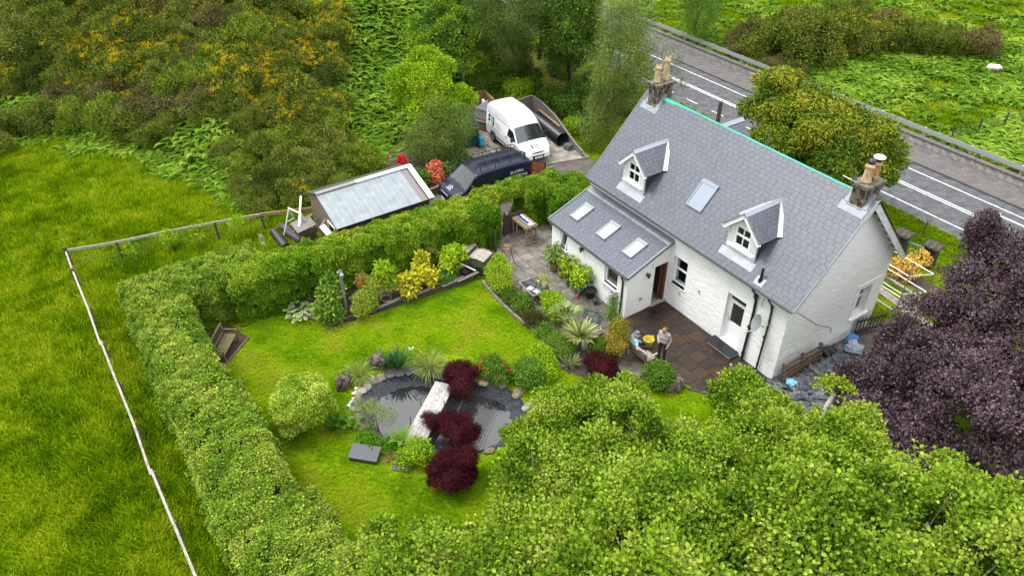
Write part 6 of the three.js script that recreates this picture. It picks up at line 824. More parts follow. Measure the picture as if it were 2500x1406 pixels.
  // azaleas and planting beside the drive
  [[-21.3, 3.5, 'azalea', 'coral pink flowering azalea between the shed and the dark van', [[0, 0.6, 0, 0.5, 0.55, 0.5], [-0.1, 1.1, -0.1, 0.35, 0.4, 0.35]], 220, SP.bloom, [[0.66, 0.14, 0.07], [0.72, 0.22, 0.12], [0.6, 0.10, 0.06]]], [-23.2, 1.2, 'azalea', 'red flowering azalea near the green oil tank', [[0, 0.7, 0, 0.35, 0.4, 0.35]], 60, SP.bloom, [[0.55, 0.05, 0.02], [0.62, 0.09, 0.03]]], [-20.9, 5.6, 'azalea', 'small scarlet azalea behind the shed ridge', [[0, 2.4, 0, 0.22, 0.2, 0.22]], 40, SP.bloom, [[0.55, 0.01, 0.02], [0.6, 0.02, 0.03]]], [-22.2, 1.7, 'rhododendron', 'pale green rhododendron in the bed behind the dark van', [[0, 0.5, 0, 0.7, 0.5, 0.7], [-1.0, 0.5, -0.4, 0.7, 0.5, 0.6], [0.6, 0.4, 0.6, 0.5, 0.4, 0.5]], 420, SP.broad, [[0.06, 0.14, 0.03], [0.1, 0.2, 0.05], [0.18, 0.27, 0.09]]], [-21.4, 4.7, 'rhododendron', 'dark green rhododendron at the corner of the shed', [[0, 0.6, 0, 0.7, 0.6, 0.7], [-0.9, 0.5, 0.3, 0.7, 0.5, 0.6]], 380, SP.broad, PAL.mid], [-1.5, -10.9, 'azalea', 'orange yellow flowering azalea in the front garden behind the gable', [[0, 0.6, 0, 0.7, 0.55, 0.7], [0.2, 0.8, -0.8, 0.5, 0.5, 0.5], [-0.3, 0.5, 0.6, 0.5, 0.4, 0.5]], 330, SP.bloom, [[0.2, 0.24, 0.03], [0.62, 0.38, 0.05], [0.70, 0.50, 0.12], [0.56, 0.30, 0.04]]], [-22.8, -9.6, 'rhododendron', 'rhododendron with pale pink blossoms on the bark bank behind the drive', [[0, 0.9, 0, 0.8, 0.8, 0.7]], 260, SP.broad, [[0.12, 0.18, 0.03], [0.2, 0.24, 0.05], [0.62, 0.5, 0.48]]], [-30.6, -5.2, 'young_shrub', 'slender leafy shrub on the bark bank below the dark trees', [[0, 1.2, 0, 0.7, 1.1, 0.7]], 260, SP.shrub, PAL.mid.slice(1)], [-28.6, -7.0, 'young_shrub', 'lime green shrub behind the white van roof', [[0, 0.7, 0, 1.0, 0.7, 0.9]], 420, SP.shrub, PAL.lime], [-24.8, -8.2, 'young_shrub', 'dark rounded shrub above the timber retaining wall', [[0, 0.6, 0, 0.8, 0.6, 0.8]], 320, SP.shrub, PAL.mid], [-22.4, -7.2, 'young_shrub', 'yellow green shrub at the lower end of the timber retaining wall', [[0, 0.4, 0, 0.7, 0.4, 0.6]], 220, SP.shrub, PAL.lime], [-28.9, -1.6, 'young_shrub', 'grey green conifer behind the crate store', [[0, 1.0, 0, 0.8, 1.1, 0.8]], 380, SP.gorse, PAL.mid], [-25.7, 0.6, 'rhododendron', 'dark evergreen shrub overhanging the green oil tank', [[0, 0.8, 0, 0.9, 0.8, 0.7]], 380, SP.broad, PAL.dark.concat([[0.08, 0.15, 0.03]])], [-2.2, -8.0, 'front_shrub', 'dark green shrub behind the gable beside the scaffold', [[0, 0.5, 0, 0.7, 0.5, 0.6]], 260, SP.shrub, PAL.mid], [-2.4, -11.4, 'front_shrub', 'grassy green clump in the front garden bed', [[0, 0.4, 0, 0.6, 0.4, 0.5]], 200, SP.bamboo, PAL.mid], [-13.4, 0.2, 'bay_shrub', 'olive green shrub growing below the hedge at the extension corner', [[0, 0.7, 0.2, 0.5, 0.7, 0.5]], 300, SP.shrub, [[0.05, 0.09, 0.01], [0.1, 0.13, 0.02], [0.16, 0.17, 0.02]]], [2.2, -28.6, 'gorse_shrub', 'bright yellow green bush beyond the roadside wall', [[0, 1.0, 0, 1.2, 1.2, 1.0]], 420, SP.shrub, [[0.26, 0.3, 0.01], [0.34, 0.36, 0.015]]], [-14.6, -13.5, 'roadside_shrub', 'green shrub beside the rear gablet and the road', [[0, 1.2, 0, 1.2, 1.2, 1.0]], 420, SP.shrub, PAL.mid]].forEach(([x, z, n, l, lo, N, g, c], i) => bush(n, l, x, z, lo, N, g, WM.leaf, { cols: c, seed: 490 + i, inner: 0.4, y: ground(x, z), scale: g === SP.shrub ? 1.5 : 1.1 }));
  // green leaves through the coral azalea
  // young trees in the fenced strip, with guards
  [[-22.2, 19.4, 1.5], [-21.8, 16.4, 1.7], [-22.7, 17.6, 1.2], [-21.7, 14.5, 1.5]].forEach(([x, z, h], i) => bush('fruit_sapling', ['thin bare sapling nearest the fence corner post', 'thin sapling staked in the middle of the fenced strip', 'bushy yellow green sapling beside the fence rail', 'yellow green sapling beside the leaning plank'][i], x, z, [[0, h * 0.75, 0, 0.35, h * 0.35, 0.35]], i < 2 ? 14 : 75, SP.shrub, WM.leaf, { cols: PAL.lime, seed: 540 + i, cat: 'sapling', inner: 0.2, r0: 0.02, stem: 'stem' }));
}

// ---------------------------------------------------------------- raised bed, edging, lamp, bins, garden furniture
struct('bed_soil', prism([[-15.2, 14.6], [-13.6, 13.55], [-12.85, 12.7], [-12.75, 10], [-12.5, 6.35], [-13.1, 5.2], [-14.3, 5.2], [-15, 12]], -0.05, 0.2, 1.1), MT.soil);
struct('border_soil', poly([[-12, 6.1], [-9.4, 6.2], [-8, 6.1], [-6.5, 6.4], [-5, 6.6], [-3.2, 5.6], [-2.4, 4.2], [-3, 4.5], [-4.6, 5.0], [-6, 5.1], [-9.8, 5.35], [-11.8, 5.25]], 0.028, 1.1), MT.soil);
struct('bench_bark', poly([[-14.13, 16.55], [-15.6, 17.0], [-15.6, 18.6], [-12.7, 18.6], [-12.9, 18.1]], 0.018, 0.7), mat([0.11, 0.055, 0.038], 0.95, { map: T.grit, bumpMap: T.bumpN, bumpScale: 0.05 }));
{
  const w = thing('sleeper_wall', 'low wall of weathered timber sleepers holding up the raised bed', 'retaining wall', [0, 0, 0]), P = [[-14.9, 14.62], [-13.55, 13.62], [-12.85, 12.75], [-12.72, 11.5], [-12.6, 9.7], [-12.48, 7.9], [-12.36, 6.4]];
  for (let i = 0; i < P.length - 1; i++) for (let k = 0; k < 2; k++) { if (i < 2 && k) continue; part(w, 'sleeper', tri(bar([P[i][0], 0.08 + k * 0.15, P[i][1]], [P[i + 1][0], 0.08 + k * 0.15, P[i + 1][1]], 0.11 - k * 0.008, 0.14), 0.9, i), i < 2 ? MT.timber : MT.timberDark); }
  for (const [i, t] of [[3, 0.5], [4, 0.4], [5, 0.3], [5, 0.8]]) { const x = lerp(P[i][0], P[i + 1][0], t), z = lerp(P[i][1], P[i + 1][1], t); part(w, 'coping_board', tri(box(0.16, 0.03, 1.2, x, 0.325, z, 0.07), 0.8), MT.timberGrey); }
  const s = thing('stone_wall', 'short dark rubble stone wall under the compost bins', 'wall', [-12.75, 0, 5.9]); const r = rng(6); for (let j = 0; j < 3; j++) for (let i = 0; i < 5; i++) part(s, 'stone', tri(rbox(0.26, 0.15, 0.22, -0.2 + i * 0.17 + R(-0.03, 0.03, r), 0.08 + j * 0.155, 0.4 - i * 0.22 + R(-0.02, 0.02, r), 0.04, 0.9), 0.5, i), mat([0.09, 0.085, 0.075], 0.9, { map: T.lichen, bumpMap: T.bumpN, bumpScale: 0.02 }));
  const e = thing('border_edging', 'weathered timber edging between the lawn and the patio border', 'edging', [0, 0, 0]), Q = [[-12.0, 6.15], [-10.6, 6.28], [-9.2, 6.3], [-8.1, 6.22]]; for (let i = 0; i < 3; i++) part(e, 'board', tri(bar([Q[i][0], 0.06, Q[i][1]], [Q[i + 1][0], 0.06, Q[i + 1][1]], 0.1, 0.14), 0.8, i), MT.timberGrey);
  part(e, 'board', tri(bar([-7.0, 0.05, 6.2], [-6.4, 0.05, 6.35], 0.09, 0.13)), MT.timberGrey); part(e, 'board', tri(bar([-5.2, 0.08, 4.95], [-4.5, 0.08, 5.05], 0.08, 0.16)), MT.timberGrey);
  const st = thing('garden_steps', 'pale weathered plank steps leading from the lawn to the patio', 'steps', [-7.75, 0, 5.9], -0.15); for (let k = 0; k < 4; k++) part(st, 'plank', tri(box(0.8, 0.05, 0.13, 0, 0.1 + k * 0.03, 0.25 - k * 0.15), 0.7, k), MT.timberPale);
  const be = single('lawn_edging', 'reddish edging board along the bark in front of the garden bench', 'edging', tri(bar([-14.2, 0.05, 16.55], [-12.85, 0.05, 18.15], 0.04, 0.12)), MT.timber);
  const lp = thing('garden_lamp', 'slim timber lamp post with a small grey lamp at the raised bed', 'lamp post', [-13.25, 0, 12.42]); part(lp, 'post', tri(box(0.09, 2.5, 0.09, 0, 1.25, 0), 0.6), MT.timberGrey); part(lp, 'lamp_head', [box(0.1, 0.02, 0.22, 0.0, 2.42, 0.02), lathe([[0.1, 0], [0.06, 0.1], [0, 0.12]], 12).translate(0.12, 2.3, -0.02)], mat([0.28, 0.32, 0.36], 0.35, { metalness: 0.5 }));
}
function slatBench(o, L, m, mArm, slats = 11) {
  for (const sx of [-1, 1]) { part(o, 'leg', tri(box(0.06, 0.62, 0.06, sx * (L / 2 - 0.04), 0.31, 0.25)), m); part(o, 'leg', tri(bar([sx * (L / 2 - 0.04), 0, -0.25], [sx * (L / 2 - 0.04), 0.9, -0.33], 0.06, 0.06)), m); part(o, 'armrest', tri(rbox(0.08, 0.045, 0.62, sx * (L / 2 - 0.04), 0.64, 0, 0.015)), mArm); part(o, 'rail', tri(box(0.05, 0.07, 0.48, sx * (L / 2 - 0.04), 0.38, 0)), m); }
  for (let k = 0; k < 5; k++) part(o, 'seat_slat', tri(box(L - 0.1, 0.025, 0.085, 0, 0.43, 0.22 - k * 0.1), 0.7, k), mArm);
  part(o, 'top_rail', tri(bar([-L / 2, 0.9, -0.335], [L / 2, 0.9, -0.335], 0.05, 0.09)), mArm); part(o, 'back_rail', tri(bar([-L / 2, 0.5, -0.3], [L / 2, 0.5, -0.3], 0.04, 0.06)), m);
  for (let k = 0; k < slats; k++) { const x = -L / 2 + 0.12 + k * (L - 0.24) / (slats - 1); part(o, 'back_slat', tri(bar([x, 0.5, -0.3], [x, 0.88, -0.333], 0.05, 0.018)), m); }
}
slatBench(thing('garden_bench', 'mossy slatted wooden bench tucked into the corner of the tall hedge', 'bench', [-13.85, 0.02, 17.62], 2.5), 1.5, MT.timber, mat([0.19, 0.17, 0.06], 0.85, { map: T.grain }), 9);
slatBench(thing('terrace_bench', 'slatted wooden bench on the wet terrace with a man seated on it', 'bench', [-3.82, 0.03, 3.55], Math.PI), 1.3, mat([0.24, 0.16, 0.085], 0.8, { map: T.grain }), MT.timberPale, 13);
{ // compost bins
  const bin = (x, z, ry, label, m) => { const t = thing('compost_bin', label, 'compost bin', [x, 0.12, z], ry); for (let j = 0; j < 4; j++) for (const s of [-1, 1]) { part(t, 'slat', tri(box(0.78, 0.13, 0.03, 0, 0.1 + j * 0.155, s * 0.38), 0.7, j), m); part(t, 'slat', tri(box(0.03, 0.13, 0.73, s * 0.38, 0.1 + j * 0.155, 0), 0.7, j), m); } for (let k = 0; k < 5; k++) part(t, 'lid_board', tri(box(0.17, 0.025, 0.88, -0.34 + k * 0.17, 0.7 + 0.045 * (1 - Math.abs(k - 2) / 2), 0, 0, 0, (2 - k) * 0.06), 0.8, k), MT.timberPale); };
  const green = mat([0.20, 0.19, 0.10], 0.85, { map: T.grain });
  bin(-12.95, 5.65, 0.5, 'slatted wooden compost bin with pale curved lid next to the stepladder', green); bin(-14.0, 5.9, 0.5, 'slatted wooden compost bin with darker lid against the tall hedge', green);
  const sl = thing('paving_stack', 'stack of spare stone slabs leaning beside the compost bins', 'slabs', [-13.45, 0, 5.0], 0.4); for (let k = 0; k < 4; k++) part(sl, 'slab', tri(box(0.5 + 0.05 * (k % 2), 0.55, 0.05, 0.1 * k - 0.1, 0.3, 0.09 * k, 0.1 * k, -0.25), 0.8, k), k > 2 ? mat([0.10, 0.115, 0.14], 0.5) : MT.concrete);
  single('gutter_length', 'length of white plastic pipe resting across the raised bed', 'pipe', rod([-14.0, 0.75, 7.1], [-12.5, 0.4, 6.2], 0.035), MT.whiteGloss);
  // gate and posts
  const gt = thing('garden_gate', 'dark timber garden gate standing open under the hedge arch', 'gate', [-14.69, 0, 3.15]); part(gt, 'post', tri(box(0.11, 1.42, 0.11, 0, 0.7, 0), 0.5), MT.timberDark); for (let k = 0; k < 8; k++) part(gt, 'board', tri(box(0.025, 1.15 + 0.02 * Math.sin(k), 0.135, 0.02, 0.68, -0.15 - k * 0.14), 0.6, k), MT.timberDark); for (const y of [0.25, 1.15]) part(gt, 'ledge', tri(box(0.04, 0.1, 1.14, 0.055, y, -0.64), 0.6), MT.timberDark); part(gt, 'hinge', box(0.02, 0.04, 0.3, 0.08, 1.15, -0.2), MT.black);
  single('gate_post', 'weathered square timber post at the end of the tall hedge', 'post', tri(box(0.12, 1.32, 0.12, -13.68, 0.66, 4.36), 0.5), MT.timberDark);
  // slatted crate frame on end with a sign board across its top
  const cr = thing('timber_crate', 'tall open slatted timber crate with a blue and white board on top', 'crate', [-13.92, 0.03, 2.45]); const P = [[-0.58, -0.29], [0.58, -0.29], [0.58, 0.29], [-0.58, 0.29]], tm = mat([0.36, 0.26, 0.155], 0.8, { map: T.grain });
  for (const [x, z] of P) part(cr, 'upright', tri(box(0.07, 1.06, 0.06, x, 0.53, z), 0.6, x), tm); for (const y of [0.04, 1.02]) for (const z of [-0.29, 0.29]) part(cr, 'rail', tri(box(1.2, 0.07, 0.05, 0, y, z * 1.18), 0.6), tm); for (const y of [0.06, 0.56, 1.0]) part(cr, 'rail', tri(box(0.05, 0.09, 0.7, 0.63, y, 0), 0.6), tm); for (const y of [0.06, 1.0]) part(cr, 'rail', tri(box(0.05, 0.09, 0.7, -0.63, y, 0), 0.6), tm); part(cr, 'upright', tri(box(0.05, 1.0, 0.09, 0.6, 0.5, 0), 0.6), tm); part(cr, 'upright', tri(box(0.08, 1.0, 0.04, -0.25, 0.5, 0.29), 0.6), tm); part(cr, 'upright', tri(box(0.08, 1.0, 0.04, -0.25, 0.5, -0.29), 0.6), tm); for (const z of [-0.24, 0.1, 0.25]) part(cr, 'top_slat', tri(box(1.22, 0.025, 0.1, 0, 1.07, z), 0.6), tm);
  const cv = document.createElement('canvas'); cv.width = 256; cv.height = 64; const c = cv.getContext('2d'); c.fillStyle = '#0b2f7c'; c.fillRect(0, 0, 256, 64); c.fillStyle = '#e8ecf2'; c.fillRect(0, 0, 200, 18); c.fillRect(60, 24, 24, 8); c.fillRect(100, 26, 70, 3); c.fillStyle = '#d8dbe2'; c.fillRect(205, 0, 51, 64); c.fillStyle = '#c52a3a'; c.fillRect(214, 14, 32, 8); c.fillRect(218, 30, 26, 10); const ct = new THREE.CanvasTexture(cv); ct.colorSpace = THREE.SRGBColorSpace;
  const sg = new THREE.Mesh(new THREE.BoxGeometry(1.15, 0.012, 0.24), mat([1, 1, 1], 0.5, { map: ct })); sg.name = 'printed_board'; sg.position.set(0, 1.094, -0.06); sg.castShadow = sg.receiveShadow = true; cr.add(sg);
  // stepladder
  const ld = thing('stepladder', 'wooden stepladder standing open on the patio by the compost bins', 'stepladder', [-12.35, 0.03, 4.55], -2.45); const lm = mat([0.32, 0.17, 0.11], 0.7, { map: T.grain }); for (const s of [-1, 1]) { part(ld, 'stile', tri(bar([s * 0.24, 0, -0.35], [s * 0.17, 1.42, 0.02], 0.03, 0.065)), lm); part(ld, 'rear_leg', tri(bar([s * 0.22, 0, 0.5], [s * 0.17, 1.2, 0.05], 0.028, 0.045)), lm); } for (let k = 1; k < 5; k++) { const t = k / 5.2; part(ld, 'tread', tri(box(0.46 - 0.1 * t, 0.022, 0.1, 0, 1.42 * t, -0.35 + 0.37 * t)), lm); } for (let k = 0; k < 4; k++) part(ld, 'platform_slat', tri(box(0.34, 0.02, 0.06, 0, 1.13, 0.02 + k * 0.085)), lm); part(ld, 'brace', tri(bar([-0.2, 0.5, 0.32], [0.2, 0.5, 0.32], 0.02, 0.03)), lm);
  // slate cutting table
  const tb = thing('cutting_table', 'low timber framed table topped with dark slates beside the border', 'table', [-9.75, 0.03, 4.7], -0.04); part(tb, 'top_board', tri(box(1.14, 0.04, 0.94, 0, 0.54, 0), 0.7), MT.blackMatt); for (const s of [-1, 1]) { part(tb, 'frame_rail', tri(box(1.2, 0.06, 0.03, 0, 0.555, s * 0.485), 0.7), MT.timberPale); part(tb, 'frame_rail', tri(box(0.03, 0.06, 0.94, s * 0.585, 0.555, 0), 0.7), MT.timberPale); for (const q of [-1, 1]) part(tb, 'leg', tri(box(0.06, 0.52, 0.06, s * 0.52, 0.26, q * 0.42)), MT.timber); part(tb, 'stretcher', tri(box(1.0, 0.05, 0.03, 0, 0.2, s * 0.44)), MT.timberGrey); }
  const sd = mat([0.055, 0.06, 0.07], 0.5, { map: T.mottle }), spn = [[-0.38, -0.25], [-0.05, -0.3], [0.3, -0.28], [-0.4, 0.1], [-0.1, 0.02], [0.35, 0.05]]; spn.forEach(([x, z], i) => single('roof_slate', 'dark roof slate laid out on the cutting table', 'slate', tri(box(0.3, 0.012, 0.26, -9.75 + x, 0.6 + 0.0006 * i, 4.7 + z, 0.06 * i - 0.1), 0.5, i), sd, 'dark slates on the cutting table'));
  [[0.05, 0.3, 0.3], [0.38, 0.2, 0.25]].forEach(([x, z, a], i) => single('slate_sample', 'pale grey square slate on the cutting table', 'slate', tri(box(0.27, 0.014, 0.27, -9.75 + x, 0.614 + i * 0.002, 4.7 + z, a), 0.5), mat([0.30, 0.32, 0.35], 0.4), 'pale slates on the cutting table'));
  const pl = thing('white_bucket', 'small white plastic tub standing on the cutting table', 'tub', [-9.5, 0.61, 4.38]); part(pl, 'tub', lathe([[0, 0], [0.085, 0], [0.1, 0.19], [0.105, 0.2], [0.095, 0.19], [0.08, 0.01]], 18), MT.whiteGloss); part(pl, 'handle', new THREE.TorusGeometry(0.1, 0.005, 5, 14, Math.PI).rotateX(1.2).translate(0, 0.18, 0), MT.steel);
  const sw = thing('slate_hammer', 'red handled hammer lying on the cutting table slates', 'hammer', [-9.85, 0.635, 4.4]); part(sw, 'handle', rod([0, 0, 0], [0.22, 0, -0.02], 0.02), mat([0.45, 0.02, 0.05], 0.5)); part(sw, 'head', box(0.12, 0.03, 0.1, -0.06, 0, 0.02, 0.3), MT.steel);
  // broom, hose reel, hose, watering can
  const bm = thing('broom', 'broom with red head leaning on the white wall among the pots', 'broom', [0, 0, 0]); part(bm, 'head', rbox(0.34, 0.07, 0.08, -8.62, 0.12, 3.15, 0.015, -0.55), mat([0.36, 0.04, 0.03], 0.6)); part(bm, 'bristles', box(0.32, 0.07, 0.06, -8.62, 0.06, 3.15, -0.55), mat([0.3, 0.05, 0.03], 0.9)); part(bm, 'handle', rod([-8.62, 0.14, 3.15], [-8.25, 1.2, 2.42], 0.014), MT.timberPale);
  const rl = thing('hose_reel', 'green garden hose reel mounted on the white extension wall', 'hose reel', [-8.58, 0.72, 2.36]); const gm = mat([0.02, 0.24, 0.17], 0.4); part(rl, 'drum', cyl(0.1, 0.1, 0.2, 0, -0.1, 0, 18).rotateX(Math.PI / 2).translate(0, 0, 0.2), mat([0.01, 0.10, 0.07], 0.5)); for (const z of [0.1, 0.32]) part(rl, 'flange', new THREE.TorusGeometry(0.17, 0.022, 8, 22).translate(0, 0, z), gm); part(rl, 'flange', new THREE.CircleGeometry(0.165, 22).translate(0, 0, 0.315), gm); part(rl, 'bracket', box(0.08, 0.3, 0.1, 0, 0, 0.05), gm);
  const hs = thing('garden_hose', 'dark green garden hose coiled on the patio flags', 'hose', [0, 0, 0]); const hp = []; for (let i = 0; i < 60; i++) { const a = i * 0.42, q = 0.34 + 0.05 * Math.sin(i * 1.7); hp.push([-7.1 + Math.cos(a) * q * 1.25 + 0.1 * Math.sin(i * 0.3), 0.05 + 0.004 * (i % 5), 3.45 + Math.sin(a) * q]); } part(hs, 'coil', tube([[-8.5, 0.5, 2.6], [-8.45, 0.1, 2.75], [-8.0, 0.05, 3.0], ...hp, [-6.4, 0.05, 3.6], [-6.1, 0.06, 3.75]], 0.012, 260, 5), mat([0.015, 0.07, 0.055], 0.5)); part(hs, 'nozzle', rod([-6.35, 0.07, 3.62], [-6.1, 0.08, 3.78], 0.02), MT.steel);
  const wc = thing('watering_can', 'dark watering can standing at the foot of the white extension wall', 'watering can', [-7.75, 0.03, 2.75]); part(wc, 'body', lathe([[0, 0], [0.12, 0], [0.13, 0.24], [0.1, 0.26], [0.05, 0.25]], 16), mat([0.04, 0.06, 0.06], 0.5)); part(wc, 'spout', rod([0.1, 0.06, 0.02], [0.34, 0.3, 0.1], 0.018, 0.014), mat([0.04, 0.06, 0.06], 0.5)); part(wc, 'handle', new THREE.TorusGeometry(0.11, 0.012, 6, 14, Math.PI).translate(-0.02, 0.24, 0), mat([0.04, 0.06, 0.06], 0.5));
  const tub = thing('trug_tub', 'yellow flexible tub with tools in it on the wet terrace', 'tub', [-4.28, 0.03, 2.72]); part(tub, 'tub', lathe([[0, 0], [0.16, 0], [0.22, 0.36], [0.235, 0.37], [0.21, 0.36], [0.15, 0.02]], 24), mat([0.72, 0.50, 0.01], 0.45)); for (const s of [-1, 1]) part(tub, 'handle', new THREE.TorusGeometry(0.07, 0.018, 7, 14, Math.PI).translate(0, 0.36, s * 0.22), mat([0.72, 0.50, 0.01], 0.45)); part(tub, 'tools', [rod([-0.05, 0.08, 0], [0.1, 0.34, -0.1], 0.02), box(0.16, 0.05, 0.1, 0.02, 0.22, 0.06, 0.4)], mat([0.03, 0.42, 0.33], 0.5)); part(tub, 'contents', cyl(0.17, 0.17, 0.04, 0, 0.1, 0, 14), MT.terracotta);
}
// ---------------------------------------------------------------- shed
{
  const s = thing('garden_shed', 'timber shed with pale grey corrugated metal roof beside the hedge', 'shed', [0, 0, 0]), xe = -17.0, xr = -19.3, yr = 2.75, ye = 2.02, z0 = 5.8, z1 = 11.0, xb = -20.9;
  const L = Math.hypot(xe - xr, yr - ye), N = V(yr - ye, xe - xr, 0).normalize(); const steel = mat([0.255, 0.295, 0.31], 0.5, { map: T.soft, metalness: 0.1 });
  const sheet = (za, zb, m, nm, dy = 0) => { const nP = [], nI = [], n = Math.round((zb - za) / 0.02), prof = (z) => { const q = ((z % 0.3) + 0.3) % 0.3; return q < 0.04 ? 0.018 * Math.sin(q / 0.04 * Math.PI) : 0; }; for (let i = 0; i <= n; i++) { const z = za + (zb - za) * i / n, h = prof(z) + dy; for (const [x, y] of [[xr, yr], [xe - 0.0, ye]]) nP.push(x + N.x * h, y + N.y * h + 0.03, z); } for (let i = 0; i < n; i++) { const a = i * 2; nI.push(a, a + 2, a + 1, a + 1, a + 2, a + 3); } const g = new THREE.BufferGeometry(); g.setAttribute('position', new THREE.Float32BufferAttribute(nP, 3)); g.setIndex(nI); g.computeVertexNormals(); return part(s, nm, tri(g, 1.5), m); };
  for (let k = 0; k < 5; k++) sheet(z1 - 0.9 * (k + 1), z1 - 0.9 * k + 0.02, steel, 'roof_sheet', k * 0.002);
  sheet(z0 + 0.36, z1 - 4.5, mat([0.145, 0.12, 0.125], 0.5), 'roof_sheet', 0.004); part(s, 'verge_board', tri(bar([xe + 0.02, ye + 0.06, z0 + 0.15], [xr, yr + 0.06, z0 + 0.15], 0.3, 0.04, N)), mat([0.42, 0.48, 0.38], 0.6));
  part(s, 'ridge_cap', bar([xr - 0.08, yr + 0.07, z0], [xr - 0.08, yr + 0.07, z0 + 3.1], 0.3, 0.04, V(-0.1, 1, 0).normalize()), MT.whiteGloss); part(s, 'ridge_cap', bar([xr - 0.08, yr + 0.065, z0 + 3.1], [xr - 0.08, yr + 0.065, z1], 0.3, 0.04, V(-0.1, 1, 0).normalize()), mat([0.2, 0.17, 0.175], 0.5));
  part(s, 'rear_roof', tri(bar([(xr + xb) / 2, (yr + 2.2) / 2, z0], [(xr + xb) / 2, (yr + 2.2) / 2, z1], 1.72, 0.05, V(-0.4, 1, 0).normalize())), mat([0.03, 0.05, 0.035], 0.6));
  part(s, 'roof_deck', bar([(xe + xr) / 2 - 0.03, (ye + yr) / 2 - 0.07, z0 + 0.05], [(xe + xr) / 2 - 0.03, (ye + yr) / 2 - 0.07, z1 - 0.05], L - 0.1, 0.06, N), MT.timberDark);
  const topAt = (x) => (x > xr ? yr - (x - xr) / (xe - xr) * (yr - ye) : yr - (xr - x) * 0.34) - 0.12;
  for (let k = 0; k < 24; k++) { const x = xb + 0.15 + k * 0.155; if (x > xe - 0.2) break; for (const z of [z1 - 0.12, z0 + 0.2]) part(s, 'board', tri(box(0.145, topAt(x), 0.025, x, topAt(x) / 2, z), 0.6, k), MT.timber); }
  for (let k = 0; k < 11; k++) for (const [x, h] of [[xe - 0.25, ye - 0.1], [xb + 0.12, 2.1]]) part(s, 'board', tri(box(0.025, 0.17, z1 - z0 - 0.36, x, 0.1 + k * 0.175, (z0 + z1) / 2), 0.6, k), MT.timberDark);
  const wn = new THREE.Group(); wn.name = 'window'; s.add(wn); part(wn, 'frame', [box(0.9, 0.06, 0.06, -18.0, 1.75, z1 - 0.06), box(0.9, 0.06, 0.06, -18.0, 1.0, z1 - 0.06), box(0.06, 0.69, 0.06, -18.42, 1.375, z1 - 0.06), box(0.06, 0.69, 0.06, -17.58, 1.375, z1 - 0.06)], MT.white); part(wn, 'pane', box(0.78, 0.69, 0.02, -18.0, 1.375, z1 - 0.085), MT.darkGlass);
  // things beside it
  const sh = thing('open_shutter', 'white hinged board propped open under the shed eave', 'board', [-18.0, 1.55, z1 + 0.25]); part(sh, 'board', box(0.95, 0.04, 0.28, 0, 0, 0, 0, 0.3), MT.whiteGloss); part(sh, 'strut', rod([-0.45, 0.3, -0.2], [-0.45, 0, 0.1], 0.015), MT.white);
  const db = thing('slatted_store', 'grey slatted timber log store beside the shed end wall', 'store', [-19.75, 0, 11.75]); for (let k = 0; k < 7; k++) { part(db, 'slat', tri(box(0.9, 0.1, 0.03, 0, 0.12 + k * 0.145, 0.4), 0.6, k), MT.timberDark); part(db, 'slat', tri(box(0.03, 0.1, 0.8, 0.47, 0.12 + k * 0.145, 0), 0.6, k), MT.timberDark); part(db, 'slat', tri(box(0.03, 0.1, 0.8, -0.47, 0.12 + k * 0.145, 0), 0.6, k), MT.timberDark); } for (let k = 0; k < 5; k++) part(db, 'roof_board', tri(box(0.2, 0.025, 1.0, -0.42 + k * 0.21, 1.16, 0.03, 0, 0.15), 0.6, k), MT.timberGrey);
  const dk = thing('timber_ramp', 'sloping pale board deck in front of the shed end wall', 'ramp', [-17.5, 0, 11.8]); for (let k = 0; k < 5; k++) part(dk, 'board', tri(box(0.2, 0.03, 1.1, -0.42 + k * 0.21, 0.35, 0, 0, 0.1), 0.6, k), MT.timberGrey); for (const x of [-0.4, 0.4]) part(dk, 'bearer', box(0.08, 0.3, 0.9, x, 0.16, 0), MT.timberDark);
  // white swing frame without its seat
  const sf = thing('swing_frame', 'white metal garden swing frame without a seat beside the shed', 'swing frame', [-20.35, 0, 11.9], 0.35); for (const x of [-0.6, 0.6]) for (const z of [-0.55, 0.55]) part(sf, 'leg', rod([x * 1.15, 0, z], [x * 0.75, 1.65, 0], 0.035), mat([0.62, 0.66, 0.66], 0.4)); part(sf, 'crossbar', rod([-0.5, 1.66, 0], [0.5, 1.66, 0], 0.035), MT.whiteGloss); part(sf, 'brace', bar([-0.1, 2.2, -0.6], [0.65, 0.9, 0.5], 0.09, 0.03), MT.whiteGloss); for (const x of [-0.58, 0.58]) part(sf, 'rung', rod([x, 0.9, -0.25], [x, 0.9, 0.25], 0.02), mat([0.62, 0.66, 0.66], 0.4));
  // ribbed black drain pipes lying in the grass
  const pipe = (a, b, r, label, group) => { const t = thing('drain_pipe', label, 'drain pipe', [0, 0, 0]), A = V(...a), B = V(...b), n = Math.round(A.distanceTo(B) / 0.07), pts = []; for (let i = 0; i <= n * 3; i++) pts.push([r * (1 + 0.05 * Math.sin(i / 3 * 6.283)), A.distanceTo(B) * i / (n * 3)]); const g = lathe(pts, 22); g.applyQuaternion(new THREE.Quaternion().setFromUnitVectors(V(0, 1, 0), B.clone().sub(A).normalize())).translate(A.x, A.y, A.z); part(t, 'ribbed_wall', g, mat([0.013, 0.013, 0.015], 0.42)); const li = lathe([[r * 0.9, 0], [r * 0.9, A.distanceTo(B)]], 22); li.applyQuaternion(new THREE.Quaternion().setFromUnitVectors(V(0, 1, 0), B.clone().sub(A).normalize())).translate(A.x, A.y, A.z); part(t, 'bore', li, MT.blackMatt); return t; };
  pipe([-21.3, 0.25, 12.9], [-19.6, 0.25, 12.9], 0.24, 'ribbed black drain pipe lying in the grass behind the hedge'); 
